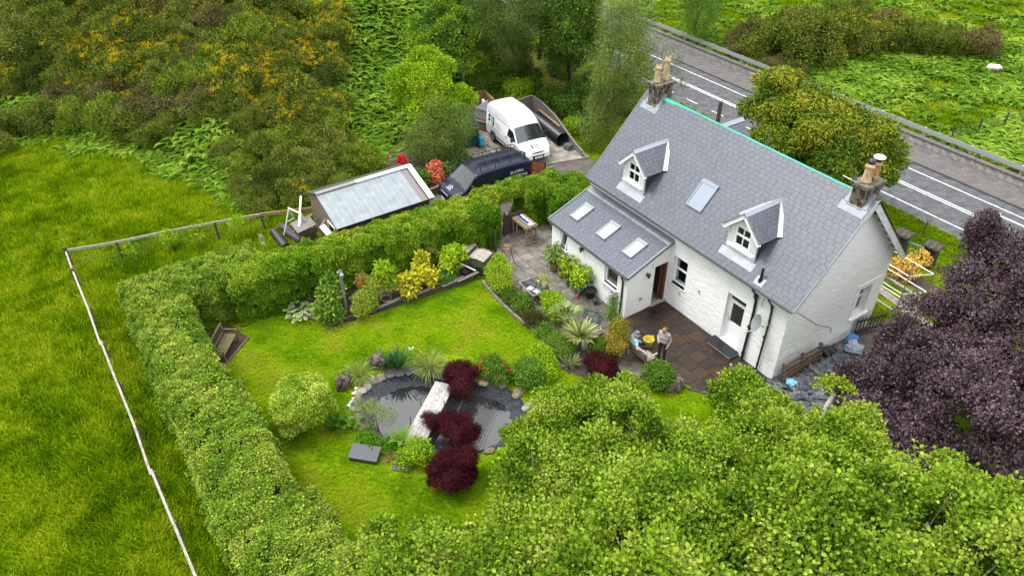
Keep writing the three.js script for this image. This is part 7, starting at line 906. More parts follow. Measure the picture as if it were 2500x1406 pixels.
  for (const [x, z, a, l] of [[-20.9, 12.25, 0.9, 'black half pipe channel leaning on the ribbed pipe'], [-20.2, 12.2, 1.1, 'black half pipe channel nearest the swing frame']]) { const g = new THREE.CylinderGeometry(0.22, 0.22, 1.2, 18, 1, true, 0, 3.6); single('pipe_channel', l, 'drain pipe', g.rotateZ(Math.PI / 2).rotateX(a).rotateY(0.25).translate(x, 0.32, z), mat([0.03, 0.028, 0.028], 0.5)); }
  single('fallen_plank', 'grey plank lying on the grass from the fence post to the hedge', 'plank', tri(bar([-21.7, 0.18, 13.55], [-19.2, 0.1, 13.9], 0.22, 0.06), 0.8), MT.timberGrey);
  const pr = thing('plank_pair', 'two reddish planks leaning in the scrub behind the log store', 'planks', [0, 0, 0]); part(pr, 'plank', tri(bar([-21.9, 0.15, 10.0], [-20.4, 0.75, 10.9], 0.2, 0.04)), mat([0.36, 0.2, 0.1], 0.8, { map: T.grain })); part(pr, 'plank', tri(bar([-22.2, 0.15, 10.5], [-20.8, 0.6, 11.4], 0.2, 0.04)), mat([0.36, 0.2, 0.1], 0.8, { map: T.grain }));
  globalThis.__pipe = pipe;
}
// ---------------------------------------------------------------- yard: retaining walls, tank, stacked goods
{
  const boards = (o, P, m, hAt, y0 = 0) => { let acc = 0; for (let i = 0; i < P.length - 1; i++) { const A = V(P[i][0], 0, P[i][1]), B = V(P[i + 1][0], 0, P[i + 1][1]), n = Math.max(1, Math.round(A.distanceTo(B) / 0.15)), a = Math.atan2(-(B.z - A.z), B.x - A.x); for (let k = 0; k < n; k++) { const t = (k + 0.5) / n, q = A.clone().lerp(B, t), h = hAt(q.x, q.z); part(o, 'board', tri(box(A.distanceTo(B) / n - 0.014, h, 0.03, q.x, y0 + h / 2, q.z, a), 0.6, acc++), m); } const h0 = hAt(A.x, A.z), h1 = hAt(B.x, B.z); part(o, 'capping', tri(bar([A.x, y0 + h0 + 0.02, A.z], [B.x, y0 + h1 + 0.02, B.z], 0.13, 0.04), 0.7, i), m); } };
  const w = thing('retaining_fence', 'curved grey timber retaining fence behind the white van and black pipe', 'retaining wall', [0, 0.08, 0]); boards(w, [[-26.0, -5.3], [-26.15, -6.45], [-24.8, -6.35], [-23.2, -6.15], [-21.6, -5.85], [-20.2, -5.55], [-19.2, -5.35]], MT.timberGrey, (x) => 0.35 + 0.85 * sm(-19, -25, x));
  const c = thing('timber_bay', 'new yellow timber boarded bay holding stacked crates beside the oil tank', 'retaining wall', [0, 0.08, 0]); boards(c, [[-29.3, -3.2], [-29.1, -4.6], [-27.4, -4.3]], MT.timberNew, () => 0.95); boards(c, [[-26.9, -1.75], [-25.85, -2.15], [-24.9, -2.6], [-24.9, -3.0]], MT.timber, () => 0.62); boards(c, [[-29.3, -3.2], [-26.9, -1.75]], MT.timberNew, () => 0.6);
  struct('bay_soil', prism([[-29.2, -3.2], [-29.0, -4.5], [-26.2, -4.4], [-25.0, -3.0], [-25.9, -2.2], [-26.9, -1.85]], 0, 0.58, 1), MT.soil);
  const bc = thing('concrete_blocks', 'shrink wrapped stack of grey concrete blocks on the timber bay', 'blocks', [-26.3, 0.6, -3.05], 0.3); const bm = mat([0.22, 0.24, 0.27], 0.35, { map: T.mottle }), bl = mat([0.36, 0.36, 0.36], 0.6, { map: T.mottle }); for (let j = 0; j < 3; j++) for (let i = 0; i < 4; i++) for (let k = 0; k < 2; k++) part(bc, 'block', tri(rbox(0.29, 0.2, 0.42, -0.48 + i * 0.31, 0.12 + j * 0.21, -0.23 + k * 0.45, 0.02), 0.5, i + j), j === 2 ? bm : bl); part(bc, 'pallet', tri(box(1.3, 0.06, 0.95, 0, 0.0, 0)), MT.timber);
  const jc = thing('jerry_can', 'white plastic drum with black cap behind the stacked blocks', 'drum', [-27.6, 0.6, -3.7]); part(jc, 'drum', rbox(0.4, 0.55, 0.3, 0, 0.28, 0, 0.06), mat([0.6, 0.58, 0.5], 0.5)); part(jc, 'cap', cyl(0.09, 0.09, 0.08, 0.1, 0.55, 0, 12), MT.black);
  single('bay_post', 'grey timber post standing in the corner of the timber bay', 'post', tri(box(0.1, 1.5, 0.1, -27.35, 0.75, -2.35), 0.5), MT.timberGrey); single('bank_post', 'short grey timber post behind the white van', 'post', tri(box(0.1, 1.1, 0.1, -26.6, 0.9, -5.2), 0.5), MT.timberGrey); single('bank_post', 'thin pale timber post under the dark birch', 'post', tri(box(0.09, 1.5, 0.09, -30.6, 1.2, -3.9), 0.5), MT.timberGrey);
  // oil tank
  const t = thing('oil_tank', 'dark green ribbed plastic oil tank beside the white van', 'oil tank', [-25.1, 0.08, -0.85], -0.3); const gm = mat([0.012, 0.040, 0.034], 0.4); part(t, 'tank_body', rbox(2.3, 1.15, 1.0, 0, 0.6, 0, 0.12), gm); for (let k = 0; k < 5; k++) part(t, 'rib', rbox(0.2, 1.05, 1.08, -0.88 + k * 0.44, 0.6, 0, 0.06), gm); part(t, 'lid', rbox(2.4, 0.16, 1.14, 0, 1.22, 0, 0.07), gm); for (const x of [-0.7, 0, 0.7]) part(t, 'lid_panel', rbox(0.55, 0.1, 0.9, x, 1.33, 0, 0.045), gm); part(t, 'filler_cap', cyl(0.2, 0.18, 0.14, 0.72, 1.36, 0, 18), gm); part(t, 'filler_cap', cyl(0.12, 0.1, 0.12, -0.55, 1.36, 0.1, 18), gm);
  const bb = thing('pressure_washer', 'bright blue pressure washer with hose beside the oil tank', 'pressure washer', [-23.7, 0.09, -1.0]); part(bb, 'body', rbox(0.3, 0.6, 0.3, 0, 0.4, 0, 0.06), mat([0.01, 0.32, 0.55], 0.4)); part(bb, 'hose', tube([[0.1, 0.3, 0.1], [0.3, 0.1, 0.2], [0.55, 0.12, 0.1], [0.5, 0.35, -0.1], [0.8, 0.25, -0.2]], 0.02, 24, 6), MT.black); for (const z of [-0.17, 0.17]) part(bb, 'wheel', cyl(0.12, 0.12, 0.05, 0, 0, 0, 14).rotateX(Math.PI / 2).translate(0, 0.12, z), MT.rubber);
  const bk = thing('clear_bucket', 'white plastic bucket on the concrete behind the dark van', 'bucket', [-22.3, 0.09, -0.9]); part(bk, 'bucket', lathe([[0, 0], [0.14, 0], [0.17, 0.36], [0.175, 0.37], [0.16, 0.36], [0.13, 0.01]], 18), mat([0.6, 0.62, 0.62], 0.4)); part(bk, 'handle', new THREE.TorusGeometry(0.17, 0.006, 5, 16, Math.PI).rotateX(1.3).translate(0, 0.34, 0), MT.steel);
  const gb = thing('garden_gear', 'white and black garden sprayer on the driveway behind the dark van', 'sprayer', [-21.6, 0.03, 0.6]); part(gb, 'tank', rbox(0.5, 0.25, 0.35, 0, 0.15, 0, 0.06), MT.white); part(gb, 'lance', [tube([[0.1, 0.25, 0], [-0.2, 0.5, -0.1], [-0.5, 0.45, 0.1], [-0.6, 0.1, 0.3]], 0.025, 16, 6)], MT.black);
  globalThis.__pipe([-24.6, 0.5, -5.7], [-21.1, 0.5, -5.25], 0.42, 'wide ribbed black culvert pipe lying along the timber retaining fence');
  single('pine_plank', 'yellow pine plank resting along the top of the black culvert pipe', 'plank', tri(bar([-24.6, 1.0, -5.95], [-21.9, 0.97, -5.6], 0.14, 0.04), 0.7), MT.timberNew);
  const gb2 = thing('granite_setts', 'small stack of grey granite setts at the mouth of the black pipe', 'setts', [-20.5, 0.09, -5.25], 0.15); let gi = 0; for (let j = 0; j < 3; j++) for (let i = 0; i < 3; i++) for (let k = 0; k < 2; k++) part(gb2, 'sett', tri(rbox(0.14, 0.11, 0.2, -0.15 + i * 0.15, 0.06 + j * 0.115, -0.1 + k * 0.21, 0.02), 0.4, gi++), mat([0.15, 0.16, 0.175], 0.6, { map: T.mottle }));
  const bed = thing('drive_wall', 'low timber boarded wall edging the azalea bed beside the dark van', 'retaining wall', [0, 0, 0]); boards(bed, [[-20.3, 5.4], [-20.45, 3.9], [-20.9, 2.4], [-22.2, 1.0], [-23.4, 0.35]], MT.timber, () => 0.4);
  struct('drive_bed', prism([[-20.5, 5.4], [-20.55, 3.9], [-21, 2.45], [-22.2, 1.1], [-23.4, 0.45], [-26, 1.4], [-26, 4.6], [-22.5, 5.6]], -0.05, 0.34, 1.2), MT.soil);
}
// ---------------------------------------------------------------- slate rubble, pallet, bags, gable fence, scaffold, front garden
{
  const hp = thing('slate_rubble', 'heap of broken grey roof slates piled against the gable wall', 'rubble', [0, 0, 0]), r = rng(66), ms = [[0.10, 0.108, 0.124], [0.07, 0.075, 0.088], [0.17, 0.18, 0.20], [0.125, 0.132, 0.148]].map((c) => mat(c, 0.55, { map: T.mottle }));
  const shapes = [...Array(7)].map((_, k) => { const n = 4 + k % 3, pts = [...Array(n)].map((_, i) => { const a = -i / n * 6.283; return [Math.cos(a) * R(0.13, 0.26, r), Math.sin(a) * R(0.09, 0.17, r)]; }); return prism(pts, -0.007, 0.007, 0.5); });
  const hAt = (x, z) => 0.7 * sm(0.2, 0.9, x) * Math.max(0, 1 - Math.hypot((x - 1.35) / 1.7, (z + 1.7) / 2.4)), rest = [];
  part(hp, 'heap_core', (() => { const g = new THREE.PlaneGeometry(4.2, 5.6, 24, 30).rotateX(-Math.PI / 2); const p = g.attributes.position; for (let i = 0; i < p.count; i++) { const x = p.getX(i) + 1.6, z = p.getZ(i) - 1.6; p.setXYZ(i, x, hAt(x, z) - 0.02 + 0.02 * nz(x * 3, z * 3) , z); } g.computeVertexNormals(); return tri(g, 0.8); })(), mat([0.045, 0.043, 0.042], 0.9, { map: T.mottle }));
  for (let i = 0; i < 900; i++) { const a = r() * 6.283, q = Math.sqrt(r()) * 1.1, x = 1.2 + Math.cos(a) * q * 1.75, z = -1.6 + Math.sin(a) * q * 2.5; if (x < 0.12) continue; const tilt = R(0.1, 0.6, r), g = shapes[i % 7], m = new THREE.Mesh(g, ms[i % 4]); m.position.set(x, hAt(x, z) + 0.02 + r() * 0.06, z); m.rotation.set(R(-tilt, tilt, r), r() * 6.28, R(-tilt, tilt, r)); const s = R(0.75, 1.35, r); m.scale.set(s, 1, s); m.castShadow = m.receiveShadow = true; if (i < 290) { m.name = 'slate'; hp.add(m); } else { m.updateMatrix(); (rest[i % 4] ??= []).push(g.clone().applyMatrix4(m.matrix)); } }
  rest.forEach((l, k) => (part(hp, 'slate_litter', merge(l), ms[k]).userData.kind = 'stuff'));
  const pl = thing('pallet', 'wooden pallet propped on its side against the white gable wall', 'pallet', [0.34, 0, -1.25]); for (let k = 0; k < 5; k++) part(pl, 'deck_board', tri(box(0.03, 0.12, 2.3, 0.13 - k * 0.035, 0.14 + k * 0.2, 0), 0.7, k), mat([0.26, 0.175, 0.10], 0.85, { map: T.grain })); for (const z of [-1.1, 0, 1.1]) part(pl, 'bearer', tri(bar([0.07, 0.02, z], [-0.09, 1.0, z], 0.1, 0.09), 0.6), MT.timberDark); part(pl, 'back_panel', tri(box(0.02, 0.5, 1.5, 0.14, 0.3, 0.1), 0.6), mat([0.26, 0.15, 0.07], 0.85, { map: T.grain }));
  const bag = (x, z, y, s, c, label) => { const g = new THREE.IcosahedronGeometry(1, 4), p = g.attributes.position; for (let i = 0; i < p.count; i++) { const v = V().fromBufferAttribute(p, i); v.multiplyScalar(1 + 0.45 * nz(v.x * 1.6 + x, v.y * 1.6, v.z * 1.6 + z) + 0.2 * nz(v.x * 4, v.y * 4, v.z * 4)); p.setXYZ(i, v.x * s[0], Math.max(v.y, -0.4) * s[1], v.z * s[2]); } g.computeVertexNormals(); single('plastic_sheet', label, 'plastic sheet', g.translate(x, y, z), mat(c, 0.35)); };
  bag(0.72, -0.3, 0.28, [0.24, 0.1, 0.2], [0.14, 0.40, 0.58], 'crumpled pale blue plastic bag on the slate rubble by the pallet'); bag(0.35, -4.45, 0.3, [0.22, 0.14, 0.32], [0.03, 0.17, 0.38], 'crumpled blue tarpaulin between the slate rubble and the gable fence'); bag(0.85, -3.9, 0.4, [0.35, 0.22, 0.35], [0.30, 0.34, 0.38], 'clear grey plastic sheet beside the blue tarpaulin'); bag(0.3, -2.95, 0.3, [0.25, 0.16, 0.3], [0.01, 0.01, 0.012], 'black plastic sheet beside the end of the pallet');
  single('timber_offcut', 'pale timber offcut lying on the slate rubble under the purple tree', 'offcut', tri(bar([1.35, 0.55, -2.6], [2.1, 0.3, -2.3], 0.18, 0.04)), MT.timberNew); single('timber_offcut', 'reddish timber offcut at the foot of the slate rubble', 'offcut', tri(bar([1.7, 0.12, 0.5], [2.4, 0.1, 0.4], 0.2, 0.04)), mat([0.36, 0.2, 0.11], 0.8, { map: T.grain }));
  const gf = thing('gable_fence', 'brown vertical board fence panel beside the gable window', 'fence', [0, 0, 0]); for (let k = 0; k < 9; k++) part(gf, 'board', tri(box(0.03, 1.0, 0.15, 0.15 + k * 0.05, 0.5, -4.95 - k * 0.165, 0.3), 0.6, k), mat([0.105, 0.08, 0.06], 0.85, { map: T.grain })); for (const y of [0.25, 0.8]) part(gf, 'rail', tri(bar([0.12, y, -4.9], [0.5, y, -6.3], 0.04, 0.07)), MT.timberDark);
  const sc = thing('scaffold_tower', 'aluminium and steel tube scaffold tower behind the gable corner', 'scaffold', [0, 0, 0]); const al = mat([0.62, 0.63, 0.64], 0.35, { metalness: 0.5 }), ru = mat([0.22, 0.17, 0.14], 0.6, { metalness: 0.3 }); const SP4 = [[0.35, -7.4], [0.85, -8.4], [-2.2, -7.6], [-2.0, -8.6]];
  for (const [x, z] of SP4) part(sc, 'standard', rod([x, -0.1, z], [x, 3.0, z], 0.026), ru); for (const y of [0.4, 1.35, 2.3]) { part(sc, 'ledger', rod([SP4[0][0], y, SP4[0][1]], [SP4[2][0], y, SP4[2][1]], 0.024), al); part(sc, 'ledger', rod([SP4[1][0], y, SP4[1][1]], [SP4[3][0], y, SP4[3][1]], 0.024), al); part(sc, 'transom', rod([SP4[0][0], y, SP4[0][1]], [SP4[1][0], y, SP4[1][1]], 0.024), al); }
  const s2 = thing('ridge_scaffold', 'tangle of scaffold tubes rising behind the roof beside the right chimney', 'scaffold', [0, 0, 0]); for (const [a, b, m] of [[[-3.0, 3, -6.9], [-3.0, 5.9, -6.9], ru], [[-3.6, 5.1, -6.9], [-2.1, 5.2, -6.9], al], [[-3.7, 5.3, -7.2], [-2.0, 5.6, -6.6], al], [[-3.3, 4.6, -7.3], [-2.2, 5.7, -6.7], MT.whiteGloss], [[-2.2, 3, -7.4], [-2.2, 5.6, -7.4], ru], [[-7.6, 3, -6.9], [-7.6, 6.0, -6.9], ru]]) part(s2, 'tube', rod(a, b, 0.026), m);
  const pil = (x, z, label) => { const t = thing('gate_pillar', label, 'pillar', [x, ground(x, z), z], 0.1); const m = mat([0.075, 0.065, 0.058], 0.9, { map: T.lichen, bumpMap: T.bumpN, bumpScale: 0.03 }); for (let k = 0; k < 3; k++) part(t, 'stone', tri(rbox(0.62 - k * 0.01, 0.4, 0.62 - k * 0.01, 0, 0.2 + k * 0.4, 0, 0.03), 0.6, k), m); part(t, 'capstone', tri(rbox(0.8, 0.14, 0.8, 0, 1.27, 0, 0.03), 0.6), mat([0.16, 0.14, 0.115], 0.9, { map: T.lichen })); }; pil(-3.3, -13.5, 'dark stone gate pillar nearest the orange azalea'); pil(-1.9, -13.9, 'dark stone gate pillar nearest the purple beech');
  const gg = thing('front_gate', 'pale green wrought front gate between the two stone pillars', 'gate', [-2.6, ground(-2.6, -13.7), -13.7], 0.28); for (const y of [0.3, 0.95]) part(gg, 'rail', box(0.9, 0.04, 0.03, 0, y, 0), mat([0.25, 0.42, 0.36], 0.5)); for (let k = 0; k < 8; k++) part(gg, 'bar', rod([-0.42 + k * 0.12, 0.2, 0], [-0.42 + k * 0.12, 1.05, 0], 0.01), mat([0.25, 0.42, 0.36], 0.5));
  struct('front_path', poly([[-3.6, -8.9], [2.4, -7.9], [2.5, -8.3], [-3.6, -9.35]], ground(0, -8.5) + 0.03, 1.1), MT.concrete);
  struct('front_bed', poly([[-4.2, -10.3], [2.4, -9.5], [2.6, -11.2], [-4.2, -11.9]], ground(0, -10.9) + 0.1, 1.1), MT.soil);
  for (const [a, b] of [[[-3.8, -10.15], [2.4, -9.4]], [[-2.6, -11.9], [1.0, -11.4]]]) single('bed_kerb', a[0] < -3 ? 'pale stone kerb along the lawn side of the front bed' : 'pale stone kerb along the road side of the front bed', 'kerb', tri(bar([a[0], ground(0, a[1]) + 0.1, a[1]], [b[0], ground(0, b[1]) + 0.1, b[1]], 0.14, 0.12)), MT.concrete);
  single('front_hoarding', 'small rusty brown board leaning under the purple tree', 'board', tri(box(1.2, 0.7, 0.04, 0.9, 0.3, -9.6, 0.3, -0.4), 0.6), mat([0.22, 0.12, 0.045], 0.8, { map: T.grain }));
  struct('gable_gravel', poly([[0.05, 0.6], [4, 1.5], [5, -6], [3, -8], [0.4, -7.4], [0.05, -6.4]], 0.016, 1.2), MT.gravel);
  single('verge_stake', 'thin dark stake standing in the grass verge beside the road', 'stake', rod([-3.9, ground(-3.9, -16.9) - 0.1, -16.9], [-3.9, ground(-3.9, -16.9) + 1.0, -16.9], 0.03), MT.timberDark);
  single('rear_pole', 'short timber pole standing behind the roof beside the road', 'pole', tri(rod([-12.2, 0, -8.6], [-12.2, 5.3, -8.6], 0.11), 0.6), MT.timberDark);
  // a dead branch in the gorse
  single('dead_branch', 'bleached dead branch arching among the gorse', 'branch', [tube([[-35.6, 2.0, 12.6], [-35.4, 2.5, 11.9], [-35.0, 2.45, 11.2], [-34.6, 1.9, 10.7]], 0.045, 16, 6), tube([[-35.4, 1.9, 12.6], [-35.0, 2.2, 11.9], [-34.7, 2.0, 11.2]], 0.035, 12, 6)], MT.barkPale);
}

// ---------------------------------------------------------------- vans: a lofted panel van body
function van(name, label, o) {
  const t = thing(name, label, 'van', o.pos, o.ry), P = o.high ? [[-2.47, 1.95], [-2.4, 2.2], [-2.15, 2.36], [-0.8, 2.43], [0.2, 2.36], [0.68, 2.14], [0.95, 1.93]] : [[-2.47, 1.78], [-2.4, 1.9], [-2.2, 1.95], [-0.8, 1.99], [0.5, 1.97], [0.8, 1.93], [0.95, 1.87]];
  P.push([1.72, 1.2], [1.86, 1.13], [2.1, 1.06], [2.3, 0.97], [2.42, 0.85], [2.49, 0.66]);
  const top = (l) => { for (let i = 1; i < P.length; i++) if (l <= P[i][0]) { const k = (l - P[i - 1][0]) / (P[i][0] - P[i - 1][0]); return lerp(P[i - 1][1], P[i][1], k); } return P[P.length - 1][1]; };
  const W = (l) => 0.985 * (1 - 0.2 * sm(1.75, 2.6, l) ** 1.5 * 1.2) * (1 - 0.05 * sm(-2.3, -2.47, l)), bot = (l) => 0.3 + 0.1 * sm(2.25, 2.49, l) + 0.1 * sm(-2.2, -2.47, l);
  const hw = (l, y) => W(l) * (1 - 0.125 * sm(1.0, 2.25, y) - 0.03 * sm(0.9, 0.3, y)) + 0.012 * Math.exp(-(((y - 0.95) / 0.06) ** 2));
  const sect = (l, s) => { // s 0 = roof centre, 1 = sill; right hand side
    const yt = top(l), r = Math.min(0.2, (yt - bot(l)) * 0.3), ws = hw(l, yt - r) - r; if (s < 0.4) { const k = s / 0.4; return [ws * k, yt - 0.035 * k * k * k]; } if (s < 0.6) { const a = (s - 0.4) / 0.2 * Math.PI / 2; return [ws + r * Math.sin(a), yt - 0.035 - (r - 0.035) * (1 - Math.cos(a))]; } const k = (s - 0.6) / 0.4, y = lerp(yt - r, bot(l), k); return [hw(l, y), y]; };
  const st = []; for (let l = -2.47; l < 2.49; l += 0.05) st.push(l); st.push(2.49); const n = 28, pos = [], idx = [];
  st.forEach((l) => { for (let i = -n; i <= n; i++) { const [x, y] = sect(l, Math.abs(i) / n); pos.push(x * Math.sign(i || 1), y, l); } });
  const m = 2 * n + 1; for (let j = 0; j < st.length - 1; j++) for (let i = 0; i < m - 1; i++) { const a = j * m + i; idx.push(a, a + m, a + 1, a + 1, a + m, a + m + 1); }
  for (const [j, f] of [[0, 0], [st.length - 1, 1]]) { const c = pos.length / 3; pos.push(0, (top(st[j]) + bot(st[j])) / 2, st[j] + (f ? 0.015 : -0.012)); for (let i = 0; i < m; i++) { const a = j * m + i, b = j * m + (i + 1) % m; f ? idx.push(a, c, b) : idx.push(a, b, c); } }
  const g = new THREE.BufferGeometry(); g.setAttribute('position', new THREE.Float32BufferAttribute(pos, 3)); g.setIndex(idx); g.computeVertexNormals();
  const paint = mat(o.paint, o.rough ?? 0.28, { phys: 1, clearcoat: o.coat ?? 0.5, clearcoatRoughness: 0.06, specularIntensity: 0.4 }); part(t, 'body', g, paint);
  // patches that follow the body: side quads in (l, y), top quads in (l, s)
  const grid = (f, nu, nv) => { const p = [], u = [], I = []; for (let j = 0; j <= nv; j++) for (let i = 0; i <= nu; i++) { p.push(...f(i / nu, j / nv)); u.push(i / nu, j / nv); } for (let j = 0; j < nv; j++) for (let i = 0; i < nu; i++) { const a = j * (nu + 1) + i; I.push(a, a + 1, a + nu + 1, a + 1, a + nu + 2, a + nu + 1); } const q = new THREE.BufferGeometry(); q.setAttribute('position', new THREE.Float32BufferAttribute(p, 3)); q.setAttribute('uv', new THREE.Float32BufferAttribute(u, 2)); q.setIndex(I); q.computeVertexNormals(); return q; };
  const side = (s, c, off = 0.008, nu = 10, nv = 8) => grid((u, v) => { const l = lerp(lerp(c[0][0], c[1][0], u), lerp(c[3][0], c[2][0], u), v), y = lerp(lerp(c[0][1], c[1][1], u), lerp(c[3][1], c[2][1], u), v); return [s * (hw(l, y) + off), y, l]; }, nu, nv); // corners: bl, br, tr, tl in (l, y)
  const crown = (l0, l1, s0, s1, off = 0.01) => grid((u, v) => { const l = lerp(l0, l1, v), sg = lerp(-lerp(s0, s1, v), lerp(s0, s1, v), u), [x, y] = sect(l, Math.abs(sg)); return [x * Math.sign(sg) * (1 + off * 0.5), y + off, l + off * 0.8]; }, 20, 10);
  part(t, 'windscreen', crown(0.98, 1.68, 0.47, 0.52), MT.darkGlass);
  for (const s of [-1, 1]) {
    part(t, 'side_window', side(s, [[0.42, 1.22], [1.52, 1.2], [1.12, 1.68], [0.55, 1.72]]), MT.darkGlass);
    part(t, 'rubbing_strip', side(s, [[-1.0, 0.5], [1.05, 0.5], [1.05, 0.58], [-1.0, 0.58]], 0.018), MT.blackMatt);
    part(t, 'sill', side(s, [[-2.4, 0.3], [2.2, 0.3], [2.2, 0.38], [-2.4, 0.38]], 0.012, 24, 3), MT.blackMatt);
    part(t, 'door_handle', box(0.03, 0.04, 0.16, s * (hw(0.35, 1.05) + 0.012), 1.07, 0.3), o.high ? MT.black : paint);
    const mi = part(t, 'mirror', rbox(0.22, 0.26, 0.12, s * 1.12, 1.32, 1.32, 0.05), MT.black); part(mi, 'mirror_arm', rod([s * 0.95, 1.2, 1.3], [s * 1.05, 1.25, 1.3], 0.03), MT.black);
    const hl = part(t, 'headlight', grid((u, v) => { const l = lerp(1.98, 2.38, u), y = lerp(0.78, 0.98 - 0.04 * u, v); return [s * (hw(l, y) + 0.012), y, l + 0.01]; }, 8, 4), mat([0.06, 0.065, 0.07], 0.08, { phys: 1, clearcoat: 1 })); part(hl, 'lamp', cyl(0.05, 0.05, 0.03, 0, 0, 0, 12).rotateZ(Math.PI / 2).translate(s * (hw(2.22, 0.87) + 0.015), 0.87, 2.22), MT.whiteGloss); 
    part(t, 'tail_light', box(0.04, 0.5, 0.1, s * (hw(-2.44, 1.2) - 0.01), 1.2, -2.43), mat([0.35, 0.01, 0.01], 0.3));
    for (const z of [1.5, -1.43]) {
      part(t, 'wheel_arch', grid((u, v) => { const a = u * Math.PI * 1.06 - 0.09, r = lerp(0.36, 0.43, v), l = z + Math.cos(a) * r, y = Math.max(0.3, 0.34 + Math.sin(a) * r); return [s * (hw(l, y) + 0.012), y, l]; }, 22, 2), MT.blackMatt);
      const w = part(t, 'wheel', new THREE.TorusGeometry(0.25, 0.085, 10, 26).rotateY(Math.PI / 2).scale(1.25, 1, 1).translate(s * 0.93, 0.335, z), MT.rubber); part(w, 'rim', lathe([[0, 0.02], [0.06, 0.03], [0.07, 0.0], [0.16, -0.02], [0.19, 0.02], [0.2, 0]], 18).rotateZ(-s * Math.PI / 2).translate(s * 1.02, 0.335, z), mat([0.3, 0.31, 0.32], 0.4, { metalness: 0.6 }));
    }
  }
  part(t, 'grille', grid((u, v) => { const x = lerp(-0.5, 0.5, u); return [x, lerp(0.74, 0.83, v), 2.47 - 0.06 * x * x - 0.05 * v]; }, 10, 3), MT.black); part(t, 'grille_bar', bar([-0.42, 0.83, 2.465], [0.42, 0.83, 2.465], 0.03, 0.03), MT.steel);
  part(t, 'lower_bumper', grid((u, v) => { const x = lerp(-0.82, 0.82, u); return [x, lerp(0.34, 0.62, v), 2.52 - 0.2 * x * x + 0.01 * v]; }, 14, 4), MT.blackMatt);
  const pt = (txt, bg) => { const c = document.createElement('canvas'); c.width = 256; c.height = 56; const q = c.getContext('2d'); q.fillStyle = bg; q.fillRect(0, 0, 256, 56); q.fillStyle = '#222'; q.font = 'bold 42px sans-serif'; q.textAlign = 'center'; q.fillText(txt, 128, 44); const x = new THREE.CanvasTexture(c); x.colorSpace = THREE.SRGBColorSpace; return x; };
  const np = new THREE.Mesh(new THREE.BoxGeometry(0.52, 0.11, 0.015), mat([1, 1, 1], 0.5, { map: pt(o.plate, '#eef0ea') })); np.name = 'number_plate'; np.position.set(0, 0.5, 2.55); t.add(np);
  for (const s of [-1, 1]) part(t, 'wiper', rod([s * 0.1 - 0.15, 1.26, 1.69], [s * 0.42, 1.3, 1.66], 0.012), MT.black);
  const decal = (geo, w, h, draw, nm) => { const c = document.createElement('canvas'); c.width = w; c.height = h; draw(c.getContext('2d'), w, h); const x = new THREE.CanvasTexture(c); x.colorSpace = THREE.SRGBColorSpace; const d = part(t, nm, geo, mat([1, 1, 1], 0.4, { map: x, transparent: true })); return d; };
  return { t, side, crown, grid, sect, hw, top, decal, paint };
}
const stj = (q, x, y, s) => { q.font = `bold ${s}px sans-serif`; q.textBaseline = 'alphabetic'; const p = (t, c, a, b) => { q.fillStyle = q.strokeStyle = c; q.lineWidth = s * 0.07; q.fillText(t, a, b); q.strokeText(t, a, b); }; p('S', '#0c0e10', x, y); p('T', '#0fa6c8', x + s * 0.62, y + s * 0.02); p('J', '#0c0e10', x + s * 1.16, y + s * 0.04); };
{ // white high-roof van; nose towards +x
  const v = van('white_van', 'white high roof panel van with black and blue lettering parked on the concrete', { pos: [-22.4, 0.09, -2.85], ry: Math.PI / 2 - 0.09, high: true, paint: [0.80, 0.81, 0.82], plate: 'SF66 EDR' });
  const S = [[-2.2, 0.75], [0.35, 0.75], [0.35, 1.75], [-2.2, 1.75]];
  v.decal(v.side(-1, S, 0.014, 20, 10), 1024, 400, (q) => { stj(q, 50, 200, 220); q.fillStyle = '#6d7276'; q.font = '62px sans-serif'; q.fillText('joinery &', 430, 150); q.fillText('renovations', 430, 220); q.fillStyle = '#9aa0a4'; q.font = '44px sans-serif'; q.fillText('01397 000000   07734 300076', 70, 320); q.fillStyle = '#aab0b4'; }, 'lettering');
  v.decal(v.side(-1, [[-2.15, 1.86], [0.2, 1.86], [0.2, 2.02], [-2.15, 2.02]], 0.014, 20, 4), 1024, 70, (q) => { q.fillStyle = '#8e9498'; q.font = '46px sans-serif'; q.fillText('Kitchens', 20, 50); q.fillText('Bathrooms', 380, 50); q.fillText('Tiling', 800, 50); }, 'lettering');
  part(v.t, 'roof_seam', v.side(-1, [[-2.2, 1.77], [0.55, 1.77], [0.55, 1.795], [-2.2, 1.795]], 0.012, 20, 2), MT.blackMatt);
  v.decal(v.grid((a, b) => { const x = lerp(0.42, -0.42, a) , l = lerp(2.28, 1.95, b), [sx, y] = v.sect(l, Math.abs(x) / 2.1); return [-x, y + 0.014, l + 0.006]; }, 14, 8), 256, 96, (q) => stj(q, 30, 84, 96), 'bonnet_lettering');
}
